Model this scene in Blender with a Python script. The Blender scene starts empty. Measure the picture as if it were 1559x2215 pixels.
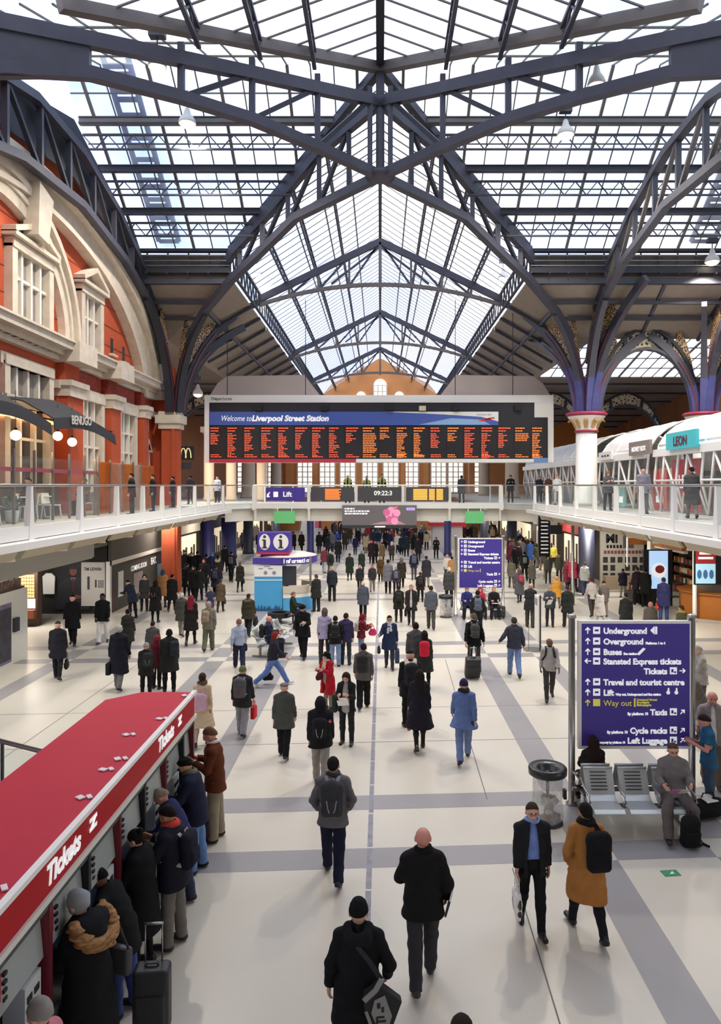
import bpy, bmesh, math, random
import numpy as np
from mathutils import Vector, Matrix
# ---------------------------------------------------------------- camera, world, exposure
SC = bpy.context.scene
COL = SC.collection
F_PX, VX, VY, CAM_Z = 1600.0, 822.0, 1050.0, 5.9      # focal length and vanishing point in photo pixels, eye height
cam_d = bpy.data.cameras.new('camera')
cam_d.sensor_fit = 'HORIZONTAL'
cam_d.sensor_width = 36.0
cam_d.lens = 36.0 * F_PX / 1559.0
cam_d.shift_x = (779.5 - VX) / 1559.0
cam_d.shift_y = -(1107.5 - VY) / 1559.0
cam_d.clip_start, cam_d.clip_end = 0.05, 600
cam = bpy.data.objects.new('camera', cam_d)
cam.location = (0, 0, CAM_Z)
cam.rotation_euler = (math.pi / 2, 0, 0)
COL.objects.link(cam)
SC.camera = cam
SC.view_settings.view_transform = 'Standard'
SC.view_settings.look = 'None'
SC.view_settings.gamma = 1.0
SC.view_settings.use_curve_mapping = False
SC.view_settings.exposure = 0.52
SC.cycles.max_bounces = 6
SC.cycles.diffuse_bounces = 3
SC.cycles.glossy_bounces = 2
SC.cycles.transmission_bounces = 2
SC.cycles.transparent_max_bounces = 16
SC.cycles.caustics_reflective = False
SC.cycles.caustics_refractive = False
SC.cycles.sample_clamp_indirect = 4.0
SKY_STRENGTH = 1.75
w = bpy.data.worlds.new('sky')
SC.world = w
w.use_nodes = True
nt = w.node_tree
nt.nodes.clear()
o_ = nt.nodes.new('ShaderNodeOutputWorld')
bg = nt.nodes.new('ShaderNodeBackground')
tc = nt.nodes.new('ShaderNodeTexCoord')
nz = nt.nodes.new('ShaderNodeTexNoise')
nz.inputs['Scale'].default_value = 3.2
nz.inputs['Detail'].default_value = 4
rp = nt.nodes.new('ShaderNodeValToRGB')
rp.color_ramp.elements[0].position = 0.42
rp.color_ramp.elements[0].color = (0.42, 0.54, 0.86, 1)
rp.color_ramp.elements[1].position = 0.58
rp.color_ramp.elements[1].color = (1.0, 0.975, 0.94, 1)
nt.links.new(tc.outputs['Generated'], nz.inputs['Vector'])
nt.links.new(nz.outputs['Fac'], rp.inputs['Fac'])
nt.links.new(rp.outputs['Color'], bg.inputs['Color'])
bg.inputs['Strength'].default_value = SKY_STRENGTH
nt.links.new(bg.outputs['Background'], o_.inputs['Surface'])
LAMP_WATTS = 420.0
def add_light(name, kind, loc, energy, color=(1, .93, .84), size=0.3, rot=(0, 0, 0), sy=None, spot=None, parent=None):
 d = bpy.data.lights.new(name, kind)
 d.energy = energy
 d.color = color
 if kind == 'AREA':
  d.size = size
  if sy:
   d.shape = 'RECTANGLE'
   d.size_y = sy
 else:
  d.shadow_soft_size = size
 if spot:
  d.spot_size = spot
  d.spot_blend = 0.6
 o = bpy.data.objects.new(name, d)
 o.location = loc
 o.rotation_euler = rot
 COL.objects.link(o)
 if parent:
  o.parent = parent
 return o
# ---------------------------------------------------------------- helpers
def lin(c):
 if isinstance(c, str):
  c = tuple(int(c[i:i + 2], 16) for i in (0, 2, 4))
 return tuple(((v / 255) / 12.92 if v / 255 <= 0.04045 else ((v / 255 + 0.055) / 1.055) ** 2.4) for v in c)
_mats = {}
def mat(name, col='808080', rough=0.6, metal=0.0, emit=0.0, noise=None, bump=None, alpha=None, spec=None):
 """principled material; noise=(scale, amount) varies the base colour, bump=(scale, strength)."""
 if name in _mats:
  return _mats[name]
 m = bpy.data.materials.new(name)
 m.use_nodes = True
 t = m.node_tree
 b = t.nodes['Principled BSDF']
 c = lin(col)
 b.inputs['Base Color'].default_value = (*c, 1)
 b.inputs['Roughness'].default_value = rough
 b.inputs['Metallic'].default_value = metal
 if spec is not None:
  b.inputs['Specular IOR Level'].default_value = spec
 if emit:
  b.inputs['Emission Color'].default_value = (*c, 1)
  b.inputs['Emission Strength'].default_value = emit
 if alpha is not None:
  b.inputs['Alpha'].default_value = alpha
 if noise or bump:
  tcn = t.nodes.new('ShaderNodeTexCoord')
 if noise:
  n = t.nodes.new('ShaderNodeTexNoise')
  n.inputs['Scale'].default_value = noise[0]
  n.inputs['Detail'].default_value = 5
  r = t.nodes.new('ShaderNodeValToRGB')
  a = noise[1]
  r.color_ramp.elements[0].position = 0.3
  r.color_ramp.elements[1].position = 0.7
  r.color_ramp.elements[0].color = (*[max(0, v * (1 - a)) for v in c], 1)
  r.color_ramp.elements[1].color = (*[min(1, v * (1 + a)) for v in c], 1)
  t.links.new(tcn.outputs['Object'], n.inputs['Vector'])
  t.links.new(n.outputs['Fac'], r.inputs['Fac'])
  t.links.new(r.outputs['Color'], b.inputs['Base Color'])
 if bump:
  n2 = t.nodes.new('ShaderNodeTexNoise')
  n2.inputs['Scale'].default_value = bump[0]
  n2.inputs['Detail'].default_value = 4
  bp = t.nodes.new('ShaderNodeBump')
  bp.inputs['Strength'].default_value = bump[1]
  t.links.new(tcn.outputs['Object'], n2.inputs['Vector'])
  t.links.new(n2.outputs['Fac'], bp.inputs['Height'])
  t.links.new(bp.outputs['Normal'], b.inputs['Normal'])
 _mats[name] = m
 return m
def glass_mat(name, tint=(1, 1, 1), haze=0.2, haze_col=(0.9, 0.93, 0.95), scale=0.6, gloss=0.0, translucent=True):
 """thin glazing: clear transmission mixed with dusty translucence that varies in patches."""
 if name in _mats:
  return _mats[name]
 m = bpy.data.materials.new(name)
 m.use_nodes = True
 t = m.node_tree
 t.nodes.clear()
 out = t.nodes.new('ShaderNodeOutputMaterial')
 tr = t.nodes.new('ShaderNodeBsdfTransparent')
 tr.inputs['Color'].default_value = (*tint, 1)
 df = t.nodes.new('ShaderNodeBsdfTranslucent' if translucent else 'ShaderNodeBsdfDiffuse')
 df.inputs['Color'].default_value = (*haze_col, 1)
 mx = t.nodes.new('ShaderNodeMixShader')
 tcn = t.nodes.new('ShaderNodeTexCoord')
 n = t.nodes.new('ShaderNodeTexNoise')
 n.inputs['Scale'].default_value = scale
 n.inputs['Detail'].default_value = 3
 mr = t.nodes.new('ShaderNodeMapRange')
 mr.inputs['From Min'].default_value = 0.3
 mr.inputs['From Max'].default_value = 0.7
 mr.inputs['To Min'].default_value = haze * 0.4
 mr.inputs['To Max'].default_value = haze * 1.6
 t.links.new(tcn.outputs['Object'], n.inputs['Vector'])
 t.links.new(n.outputs['Fac'], mr.inputs['Value'])
 t.links.new(mr.outputs['Result'], mx.inputs['Fac'])
 t.links.new(tr.outputs['BSDF'], mx.inputs[1])
 t.links.new(df.outputs['BSDF'], mx.inputs[2])
 last = mx
 if gloss:
  gl = t.nodes.new('ShaderNodeBsdfGlossy')
  gl.inputs['Roughness'].default_value = 0.05
  m2 = t.nodes.new('ShaderNodeMixShader')
  m2.inputs['Fac'].default_value = gloss
  t.links.new(mx.outputs['Shader'], m2.inputs[1])
  t.links.new(gl.outputs['BSDF'], m2.inputs[2])
  last = m2
 t.links.new(last.outputs['Shader'], out.inputs['Surface'])
 _mats[name] = m
 return m
class MB:
 """collects boxes, bars, tubes and plates and links them as ONE mesh object."""
 def __init__(s):
  s.v, s.f, s.mi, s.sm = [], [], [], []
 def add(s, verts, faces, mi=0, smooth=False):
  k = len(s.v)
  s.v += [tuple(p) for p in verts]
  s.f += [tuple(i + k for i in f) for f in faces]
  s.mi += [mi] * len(faces)
  s.sm += [smooth] * len(faces)
  return s
 def box(s, lo, hi, mi=0):
  x0, y0, z0 = lo
  x1, y1, z1 = hi
  return s.add([(x0, y0, z0), (x1, y0, z0), (x1, y1, z0), (x0, y1, z0), (x0, y0, z1), (x1, y0, z1), (x1, y1, z1), (x0, y1, z1)],
      [(3, 2, 1, 0), (4, 5, 6, 7), (0, 1, 5, 4), (1, 2, 6, 5), (2, 3, 7, 6), (3, 0, 4, 7)], mi)
 def cbox(s, c, d, mi=0, rz=0.0, rx=0.0):
  M = Matrix.Rotation(rz, 3, 'Z') @ Matrix.Rotation(rx, 3, 'X')
  c = Vector(c)
  hx, hy, hz = d[0] / 2, d[1] / 2, d[2] / 2
  vs = [c + M @ Vector((x * hx, y * hy, z * hz)) for z in (-1, 1) for x, y in ((-1, -1), (1, -1), (1, 1), (-1, 1))]
  return s.add(vs, [(3, 2, 1, 0), (4, 5, 6, 7), (0, 1, 5, 4), (1, 2, 6, 5), (2, 3, 7, 6), (3, 0, 4, 7)], mi)
 def bar(s, a, b, w, h=None, up=(0, 0, 1), mi=0, w2=None, h2=None):
  """box beam from a to b, w across, h along up."""
  h = w if h is None else h
  a, b = Vector(a), Vector(b)
  d = (b - a)
  if d.length < 1e-6:
   return s
  d.normalize()
  u = Vector(up)
  side = d.cross(u)
  if side.length < 1e-4:
   side = d.cross(Vector((1, 0, 0)))
  side.normalize()
  u = side.cross(d).normalized()
  w2 = w if w2 is None else w2
  h2 = h if h2 is None else h2
  vs = []
  for p, ww, hh in ((a, w, h), (b, w2, h2)):
   for sx, sy in ((-1, -1), (1, -1), (1, 1), (-1, 1)):
    vs.append(p + side * sx * ww / 2 + u * sy * hh / 2)
  return s.add(vs, [(0, 1, 2, 3), (7, 6, 5, 4), (0, 4, 5, 1), (1, 5, 6, 2), (2, 6, 7, 3), (3, 7, 4, 0)], mi)
 def chain(s, pts, w, h=None, up=(0, 0, 1), mi=0):
  """box-section sweep through points with mitred joints; w, h may be lists."""
  P = [Vector(p) for p in pts]
  n = len(P)
  ws = w if isinstance(w, (list, tuple)) else [w] * n
  h = ws if h is None else h
  hs = h if isinstance(h, (list, tuple)) else [h] * n
  vs = []
  for i, p in enumerate(P):
   d = (P[min(i + 1, n - 1)] - P[max(i - 1, 0)]).normalized()
   u = Vector(up)
   side = d.cross(u)
   if side.length < 1e-4:
    side = d.cross(Vector((0, 1, 0)))
   side.normalize()
   u = side.cross(d).normalized()
   for sx, sy in ((-1, -1), (1, -1), (1, 1), (-1, 1)):
    vs.append(p + side * sx * ws[i] / 2 + u * sy * hs[i] / 2)
  fs = [(0, 1, 2, 3), tuple(4 * (n - 1) + j for j in (3, 2, 1, 0))]
  for i in range(n - 1):
   for j in range(4):
    k = (j + 1) % 4
    fs.append((4 * i + j, 4 * i + 4 + j, 4 * i + 4 + k, 4 * i + k))
  return s.add(vs, fs, mi)
 def tube(s, pts, r, n=8, mi=0, caps=True):
  P = [Vector(p) for p in pts]
  m = len(P)
  rs = r if isinstance(r, (list, tuple)) else [r] * m
  vs = []
  ref = None
  for i, p in enumerate(P):
   d = (P[min(i + 1, m - 1)] - P[max(i - 1, 0)])
   if d.length < 1e-9:
    d = Vector((0, 0, 1))
   d.normalize()
   if ref is None:
    ref = Vector((0, 0, 1)) if abs(d.z) < 0.9 else Vector((1, 0, 0))
   a = d.cross(ref)
   if a.length < 1e-4:
    a = d.cross(Vector((0, 1, 0)))
   a.normalize()
   b = d.cross(a)
   ref = b.cross(d) if False else ref
   for j in range(n):
    t = 2 * math.pi * j / n
    vs.append(p + (a * math.cos(t) + b * math.sin(t)) * rs[i])
  fs = []
  for i in range(m - 1):
   for j in range(n):
    k = (j + 1) % n
    fs.append((i * n + j, i * n + k, (i + 1) * n + k, (i + 1) * n + j))
  s.add(vs, fs, mi, True)
  if caps:
   s.add(vs[:n], [tuple(range(n))[::-1]], mi)
   s.add(vs[-n:], [tuple(range(n))], mi)
  return s
 def lathe(s, c, prof, n=16, mi=0, smooth=True, axis='Z'):
  """prof: (radius, height) pairs from the bottom up around c."""
  vs, fs = [], []
  for r, z in prof:
   for j in range(n):
    t = 2 * math.pi * j / n
    if axis == 'Z':
     vs.append((c[0] + r * math.cos(t), c[1] + r * math.sin(t), c[2] + z))
    elif axis == 'Y':
     vs.append((c[0] + r * math.cos(t), c[1] + z, c[2] + r * math.sin(t)))
    else:
     vs.append((c[0] + z, c[1] + r * math.cos(t), c[2] + r * math.sin(t)))
  for i in range(len(prof) - 1):
   for j in range(n):
    k = (j + 1) % n
    fs.append((i * n + j, i * n + k, (i + 1) * n + k, (i + 1) * n + j))
  s.add(vs, fs, mi, smooth)
  if prof[0][0] > 1e-4:
   s.add(vs[:n], [tuple(range(n))[::-1]], mi)
  if prof[-1][0] > 1e-4:
   s.add(vs[-n:], [tuple(range(n))], mi)
  return s
 def prism(s, poly, d, mi=0):
  """polygon (3-D points in a plane) pushed along vector d."""
  n = len(poly)
  d = Vector(d)
  vs = [Vector(p) for p in poly] + [Vector(p) + d for p in poly]
  fs = [tuple(range(n))[::-1], tuple(range(n, 2 * n))]
  fs += [(i, (i + 1) % n, n + (i + 1) % n, n + i) for i in range(n)]
  return s.add(vs, fs, mi)
 def strip(s, A, B, d, mi=0):
  """solid band between two point rows A and B of equal length, pushed along d."""
  n = len(A)
  d = Vector(d)
  vs = [Vector(p) for p in A] + [Vector(p) for p in B] + [Vector(p) + d for p in A] + [Vector(p) + d for p in B]
  fs = []
  for i in range(n - 1):
   fs += [(i, i + 1, n + i + 1, n + i), (2 * n + i, 3 * n + i, 3 * n + i + 1, 2 * n + i + 1),
     (i, 2 * n + i, 2 * n + i + 1, i + 1), (n + i, n + i + 1, 3 * n + i + 1, 3 * n + i)]
  fs += [(0, n, 3 * n, 2 * n), (n - 1, 3 * n - 1, 4 * n - 1, 2 * n - 1)]
  return s.add(vs, fs, mi)
 def quad(s, a, b, c, d, mi=0):
  return s.add([a, b, c, d], [(0, 1, 2, 3)], mi)
 def sphere(s, c, r, n=12, m=8, mi=0, sc=(1, 1, 1)):
  prof = [(r * math.sin(math.pi * i / m), -r * math.cos(math.pi * i / m)) for i in range(m + 1)]
  vs, fs = [], []
  for a, z in prof:
   for j in range(n):
    t = 2 * math.pi * j / n
    vs.append((c[0] + a * math.cos(t) * sc[0], c[1] + a * math.sin(t) * sc[1], c[2] + z * sc[2]))
  for i in range(m):
   for j in range(n):
    k = (j + 1) % n
    fs.append((i * n + j, i * n + k, (i + 1) * n + k, (i + 1) * n + j))
  return s.add(vs, fs, mi, True)
 def mesh(s, name, mats):
  me = bpy.data.meshes.new(name)
  me.from_pydata(s.v, [], s.f)
  for m in (mats if isinstance(mats, (list, tuple)) else [mats]):
   me.materials.append(m)
  me.polygons.foreach_set('material_index', s.mi)
  me.polygons.foreach_set('use_smooth', s.sm)
  bm = bmesh.new()
  bm.from_mesh(me)
  bmesh.ops.remove_doubles(bm, verts=bm.verts, dist=1e-5)
  bmesh.ops.recalc_face_normals(bm, faces=bm.faces)
  bm.to_mesh(me)
  bm.free()
  me.update()
  return me
 def build(s, name, mats, parent=None, loc=None, rz=0.0, bevel=None):
  o = bpy.data.objects.new(name, s.mesh(name, mats))
  COL.objects.link(o)
  if parent is not None:
   o.parent = parent
  if loc is not None:
   o.location = loc
  if rz:
   o.rotation_euler = (0, 0, rz)
  if bevel:
   md = o.modifiers.new('bevel', 'BEVEL')
   md.width = bevel
   md.segments = 2
   md.limit_method = 'ANGLE'
  return o
def tag(o, label=None, cat=None, group=None, kind=None):
 if label:
  o['label'] = label
 if cat:
  o['category'] = cat
 if group:
  o['group'] = group
 if kind:
  o['kind'] = kind
 return o
def thing(name, label, cat, loc=(0, 0, 0), rz=0.0, group=None):
 o = bpy.data.objects.new(name, None)
 o.empty_display_size = 0.1
 o.location = loc
 o.rotation_euler = (0, 0, rz)
 COL.objects.link(o)
 return tag(o, label, cat, group)
def struct(o, label=None):
 o['kind'] = 'structure'
 if label:
  o['label'] = label
 return o
def text(s, size, loc, rot, m, parent=None, name='lettering', align='LEFT', bold=0.0, ext=0.004, shear=0.0, space=1.0, width=1.0):
 c = bpy.data.curves.new(name, 'FONT')
 c.body = s
 c.size = size
 c.align_x = align
 c.offset = bold
 c.extrude = ext
 c.shear = shear
 c.space_line = space
 c.resolution_u = 3
 t = bpy.data.objects.new('tmp_text', c)
 COL.objects.link(t)
 me = bpy.data.meshes.new_from_object(t.evaluated_get(bpy.context.evaluated_depsgraph_get()))
 bpy.data.objects.remove(t)
 bpy.data.curves.remove(c)
 me.name = name
 me.materials.clear()
 me.materials.append(m)
 o = bpy.data.objects.new(name, me)
 COL.objects.link(o)
 o.location = loc
 o.rotation_euler = rot
 o.scale = (width, 1, 1)
 if parent is not None:
  o.parent = parent
 return o
PI = math.pi
TO_CAM = (PI / 2, 0, 0)            # lettering that faces -Y
TO_EAST = (PI / 2, 0, PI / 2)      # lettering on a wall that faces +X
TO_WEST = (PI / 2, 0, -PI / 2)     # lettering on a wall that faces -X
def at(px, py, Y):
 """photo pixel at depth Y -> metres."""
 return Vector(((px - VX) * Y / F_PX, Y, CAM_Z - (py - VY) * Y / F_PX))
def on_floor(px, py, z=0.0):
 Y = F_PX * (CAM_Z - z) / (py - VY)
 return Vector(((px - VX) * Y / F_PX, Y, z))
def lerp(a, b, t):
 return a + (b - a) * t
def bez(p0, p1, p2, n=8):
 p0, p1, p2 = Vector(p0), Vector(p1), Vector(p2)
 return [p0 * (1 - t) ** 2 + p1 * 2 * t * (1 - t) + p2 * t * t for t in [i / n for i in range(n + 1)]]
# shared materials
IRON = mat('slate iron paint', '44444f', 0.5, 0.2, noise=(1.5, .12))
IRON_W = mat('warm grey iron paint', '6a645f', 0.55, 0.2, noise=(1.5, .12))
BLUE_IRON = mat('blue iron paint', '4a4d83', 0.5, 0.1, noise=(2, .12))
DARK_IRON = mat('dark iron paint', '2c2d36', 0.55, 0.1)
TAUPE = mat('taupe roof boarding', '8d8176', 0.85, noise=(3, .06))
WHITE = mat('white painted metal', 'f1efe8', 0.4)
OFFWHITE = mat('off white render', 'dcd8cc', 0.75, noise=(1, .04))
STEEL = mat('brushed steel', 'a9a7a2', 0.3, 0.9)
STEEL_D = mat('dull steel', '8a8884', 0.45, 0.7)
BLACK = mat('black plastic', '16161a', 0.5)
CHARCOAL = mat('charcoal panel', '33333a', 0.6)
STONE = mat('carved cream stone', 'cfc3b2', 0.85, noise=(2.5, .10), bump=(30, .15))
GLASS = glass_mat('clear balustrade glass', (0.90, 0.95, 0.94), 0.05, gloss=0.05, translucent=False)
ORANGE_LED = mat('orange lit dots', 'f07a34', 0.5, emit=.75)
RED_LED = mat('red lit dots', 'ee5534', 0.5, emit=.7)
WHITE_INK = mat('white lettering', 'fbfbfb', 0.5, emit=0.25)
SIGN_BLUE = mat('station sign purple', '4a399c', 0.45)
LAMP_GLOW = mat('lamp glow', 'fff0d0', 0.5, emit=7.0)
# ---------------------------------------------------------------- floor
def floor_material():
 m = mat('cream terrazzo', 'd6cfc0', 0.32, noise=(0.35, .05), spec=0.35)
 t = m.node_tree
 b = t.nodes['Principled BSDF']
 n = t.nodes.new('ShaderNodeTexNoise')
 n.inputs['Scale'].default_value = 60
 mx = t.nodes.new('ShaderNodeMixRGB')
 mx.blend_type = 'MULTIPLY'
 mx.inputs['Fac'].default_value = 0.12
 src = b.inputs['Base Color'].links[0].from_socket
 tcn = t.nodes.new('ShaderNodeTexCoord')
 t.links.new(tcn.outputs['Object'], n.inputs['Vector'])
 t.links.new(src, mx.inputs['Color1'])
 t.links.new(n.outputs['Color'], mx.inputs['Color2'])
 t.links.new(mx.outputs['Color'], b.inputs['Base Color'])
 return m
GREY_TZ = mat('grey terrazzo band', '979494', 0.4, noise=(.5, .07), spec=0.35)
LINE_TZ = mat('dark floor joint', '6d6a66', 0.7)
CENTRE_TZ = mat('blue grey centre strip', '85848d', 0.45, noise=(6, .25))
fl = MB()
fl.quad((-34, -6, 0), (34, -6, 0), (34, 110, 0), (-34, 110, 0), 0)
LONG = [(-11.0, -10.4), (-5.85, -5.22), (-3.70, -3.08), (3.14, 3.74), (5.35, 5.95), (10.2, 10.8)]
SL = 0.06
TRANS = []
for y0 in (-1.9, 11.42, 25.15, 38.0, 46.4, 56.0, 68.0):
 g = 2.05 if y0 < 40 else 2.6
 TRANS += [(y0, y0 + 0.62), (y0 + g, y0 + g + 0.62)]
xs = sorted([v for p in LONG for v in p])
for (a, b) in TRANS:
 e = [-30] + xs + [30]
 for i in range(0, len(e) - 1, 2):
  x0, x1 = e[i], e[i + 1]
  fl.quad((x0, a + SL * x0, .002), (x1, a + SL * x1, .002), (x1, b + SL * x1, .002), (x0, b + SL * x0, .002), 1)
for (x0, x1) in LONG:
 prev = -6
 for (a, b) in TRANS + [(92, 92)]:
  if a + SL * x0 > prev:
   fl.quad((x0, prev, .002), (x1, prev, .002), (x1, a + SL * x1, .002), (x0, a + SL * x0, .002), 1)
  prev = b + SL * x0
# centre strip, in lengths with pale gaps
y = 2.0
while y < 60:
 xa = -0.235 + 0.0022 * y
 fl.quad((xa, y, .003), (xa + .085, y, .003), (xa + .085, y + 1.2, .003), (xa, y + 1.2, .003), 3)
 y += 1.26
# joints
for x, ya, yb in ((1.83, 2, 11.4), (2.0, 13.9, 25.1), (-8.2, 13.5, 25.0), (7.6, 4, 25)):
 fl.quad((x, ya, .003), (x + .018, ya, .003), (x + .018 + .2, yb, .003), (x + .2, yb, .003), 2)
for yy in (5.6, 17.0, 19.6, 29.8, 33.0):
 fl.quad((-12, yy - .7, .0025), (12, yy + .7, .0025), (12, yy + .72, .0025), (-12, yy - .68, .0025), 2)
floor = fl.build('floor', [floor_material(), GREY_TZ, LINE_TZ, CENTRE_TZ])
struct(floor, 'cream terrazzo concourse floor with grey bands and a blue grey centre strip')
st = MB()
st.cbox((0, 0, .004), (.26, .17, .004))
g_ = on_floor(1450, 1889)
o = st.build('floor_sticker', mat('green sticker', '2c8a5c', .5), loc=(g_.x, g_.y, 0), rz=.1)
tag(o, 'small green sticker lying on the cream floor by the grey band', 'sticker')
ar = MB()
ar.prism([(-.03, -.03, .007), (.05, -.03, .007), (.05, .05, .007)], (0, 0, .001))
ar.build('arrow', WHITE, o)
# ---------------------------------------------------------------- roof shell
HW, ZE, ZR, YC, XC = 7.45, 17.8, 22.7, 29.5, 11.4
Y1 = YC + 7.5                      # far eave of the transept
YCOL = YC + XC                     # far columns
NEW_, NEZ, NEY = 8.5, 19.6, 21.0   # near eave: half width, height, depth
ROOF_GLASS = glass_mat('dusty roof glass', (0.93, 0.95, 1.0), 0.20, (0.93, 0.94, 0.96), 0.35)
ROOF_GLASS_B = glass_mat('blue tinted roof glass', (0.62, 0.70, 0.90), 0.22, (0.78, 0.84, 1.0), 0.3)
ROOF_GLASS_G = glass_mat('green tinted roof glass', (0.80, 0.93, 0.90), 0.35, (0.84, 0.95, 0.92), 0.3)
ROOF_GLASS_N = glass_mat('grey dusty roof glass', (0.80, 0.85, 0.93), 0.42, (0.93, 0.94, 0.96), 0.35)
BAR = mat('roof glazing bar', '615c5a', 0.6)
def glazing(name, corners, glass, nbar, ncross, major=0, th=0.05, label=None):
 """sloped glazing: corners a,b (low edge) c,d (high edge, d above a); bars run low->high, cross bars along."""
 a, b, c, d = [Vector(p) for p in corners]
 root = MB().quad(a, b, c, d).build(name, glass)
 struct(root, label)
 nrm = (b - a).cross(d - a).normalized()
 if nrm.z > 0:
  nrm = -nrm
 mb = MB()
 for i in range(nbar + 1):
  t = i / nbar
  w_ = th * 2.1 if major and i % major == 0 else th
  mb.bar(lerp(a, b, t) + nrm * w_ / 2, lerp(d, c, t) + nrm * w_ / 2, w_, w_, nrm)
 for j in range(ncross + 1):
  t = j / ncross
  mb.bar(lerp(a, d, t) + nrm * .04, lerp(b, c, t) + nrm * .04, .07, .07, nrm)
 mb.build('glazing_bars', BAR, root)
 return root
YF = 97.0
glazing('ceiling_1', [(-HW, Y1, ZE), (-HW, YF, ZE), (0, YF, ZR), (0, Y1, ZR)], ROOF_GLASS, 62, 5, 0, .035, 'glazed slope of the nave roof beyond the crossing, on the brick facade side')
glazing('ceiling_2', [(HW, Y1, ZE), (HW, YF, ZE), (0, YF, ZR), (0, Y1, ZR)], ROOF_GLASS, 62, 5, 0, .035, 'glazed slope of the nave roof beyond the crossing, on the white pod side')
for sx, nm in ((-1, 'ceiling_3'), (1, 'ceiling_4')):
 root = MB().add([(sx * HW, Y1, ZE), (0, Y1, ZR), (0, YC, ZR)], [(0, 1, 2)]).build(nm, ROOF_GLASS)
 struct(root, 'triangular glazed nave slope above the crossing, ' + ('facade side' if sx < 0 else 'pod side'))
 mb = MB()
 for i in range(1, 9):
  yy = lerp(YC, Y1, i / 8.5)
  k = (yy - YC) / (Y1 - YC)
  mb.bar((0, yy, ZR - .03), (sx * HW * k, yy, lerp(ZR, ZE, k) - .03), .05, .05)
 mb.build('glazing_bars', BAR, root)
XL, XR = -12.75, 27.0
# transept, far slope, split where the valley cuts it
for sx, nm, X2, gl in ((-1, 'ceiling_5', XL, ROOF_GLASS_B), (1, 'ceiling_6', XR, ROOF_GLASS)):
 a, b, c, d = [Vector(p) for p in ((sx * HW, Y1, ZE), (X2, Y1, ZE), (X2, YC, ZR), (0, YC, ZR))]
 root = MB().quad(a, b, c, d).build(nm, gl)
 struct(root, 'glazed far slope of the transept roof over ' + ('the brick facade' if sx < 0 else 'the white pods'))
 mb = MB()
 n = int(abs(X2) / .93)
 for i in range(n + 1):
  x = sx * i * .93
  t0 = max(0.0, 1 - abs(x) / HW)
  w_ = .12 if i % 3 == 1 else .05
  lo_ = Vector((x, lerp(Y1, YC, t0), lerp(ZE, ZR, t0)))
  mb.bar(lo_ + Vector((0, 0, -.04)), Vector((x, YC, ZR - .04)), w_, w_, (0, 0, 1))
 for t in (.125, .375, .625, .875):
  x0 = HW * (1 - t)
  mb.bar((sx * x0, lerp(Y1, YC, t), lerp(ZE, ZR, t) - .05), (X2, lerp(Y1, YC, t), lerp(ZE, ZR, t) - .05), .05, .05)
 mb.build('glazing_bars', BAR, root)
# near half: nave over the viewer and the transept's near slope
for sx, nm, nm2, X2 in ((-1, 'ceiling_7', 'ceiling_9', XL), (1, 'ceiling_8', 'ceiling_10', XR)):
 root = MB().add([(0, YC, ZR), (sx * NEW_, NEY, NEZ), (sx * NEW_, 11, NEZ), (0, 11, ZR)], [(0, 1, 2, 3)]).build(nm, ROOF_GLASS_N)
 struct(root, 'glazed nave slope near the viewer, ' + ('facade side' if sx < 0 else 'pod side'))
 mb = MB()
 for i in range(19):
  yy = 29.2 - i * .95
  k = min(1.0, (YC - yy) / (YC - NEY))
  mb.bar((0, yy, ZR - .03), (sx * NEW_ * k, yy, lerp(ZR, NEZ, k) - .03), .055, .055)
 mb.build('glazing_bars', BAR, root)
 root = MB().add([(0, YC, ZR), (X2, YC, ZR), (X2, NEY, NEZ), (sx * NEW_, NEY, NEZ)], [(0, 1, 2, 3)]).build(nm2, ROOF_GLASS_G)
 struct(root, 'glazed near slope of the transept roof, ' + ('facade side' if sx < 0 else 'pod side'))
 mb = MB()
 for i in range(int(abs(X2) / .93) + 1):
  x = sx * i * .93
  k = min(1.0, abs(x) / NEW_)
  mb.bar((x, YC, ZR - .03), (x, lerp(YC, NEY, k), lerp(ZR, NEZ, k) - .03), .055, .055)
 for t in (.2, .45, .7):
  mb.bar((sx * NEW_ * t, lerp(YC, NEY, t), lerp(ZR, NEZ, t) - .05), (X2, lerp(YC, NEY, t), lerp(ZR, NEZ, t) - .05), .06, .06)
 mb.build('glazing_bars', BAR, root)
# maintenance walkways lying on the far transept slope, outside the glass
o = MB().prism([(0, 11, ZR), (-NEW_, 11, NEZ), (-14, 11, 17), (-14, 11, 16.8), (0, 11, ZR - .3)], (0, -25, 0)).prism([(0, 11, ZR), (NEW_, 11, NEZ), (28, 11, 14), (28, 11, 13.7), (0, 11, ZR - .3)], (0, -25, 0)).build('ceiling_24', TAUPE)
struct(o, 'unseen boarded roof over the viewer, opaque to darken the near floor')  # unseen roof, made opaque to cut sky light on the near floor
o = MB().box((-14, -14.4, 0), (28, -14, 22)).build('wall_rear_blocker', mat('rear blocker render', 'a89a8c', .8))
struct(o, 'unseen plain wall behind the viewer, added to shut out sky light')  # unseen wall added to close off the open sky behind the camera
o = MB().box((-13, -8, 4.45), (13, .7, 4.8)).build('floor_viewing_gallery', OFFWHITE)
struct(o, 'gallery floor the viewer stands on')
o = MB().box((27.2, -14, 15), (27.7, 40, 23)).build('wall_side_blocker', TAUPE)
struct(o, 'unseen boarded wall beyond the pods, added to shut out side light')  # unseen wall added to stop sky light coming in past the pods
RWALK = mat('roof walkway grating', '5a5f78', .7)
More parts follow.
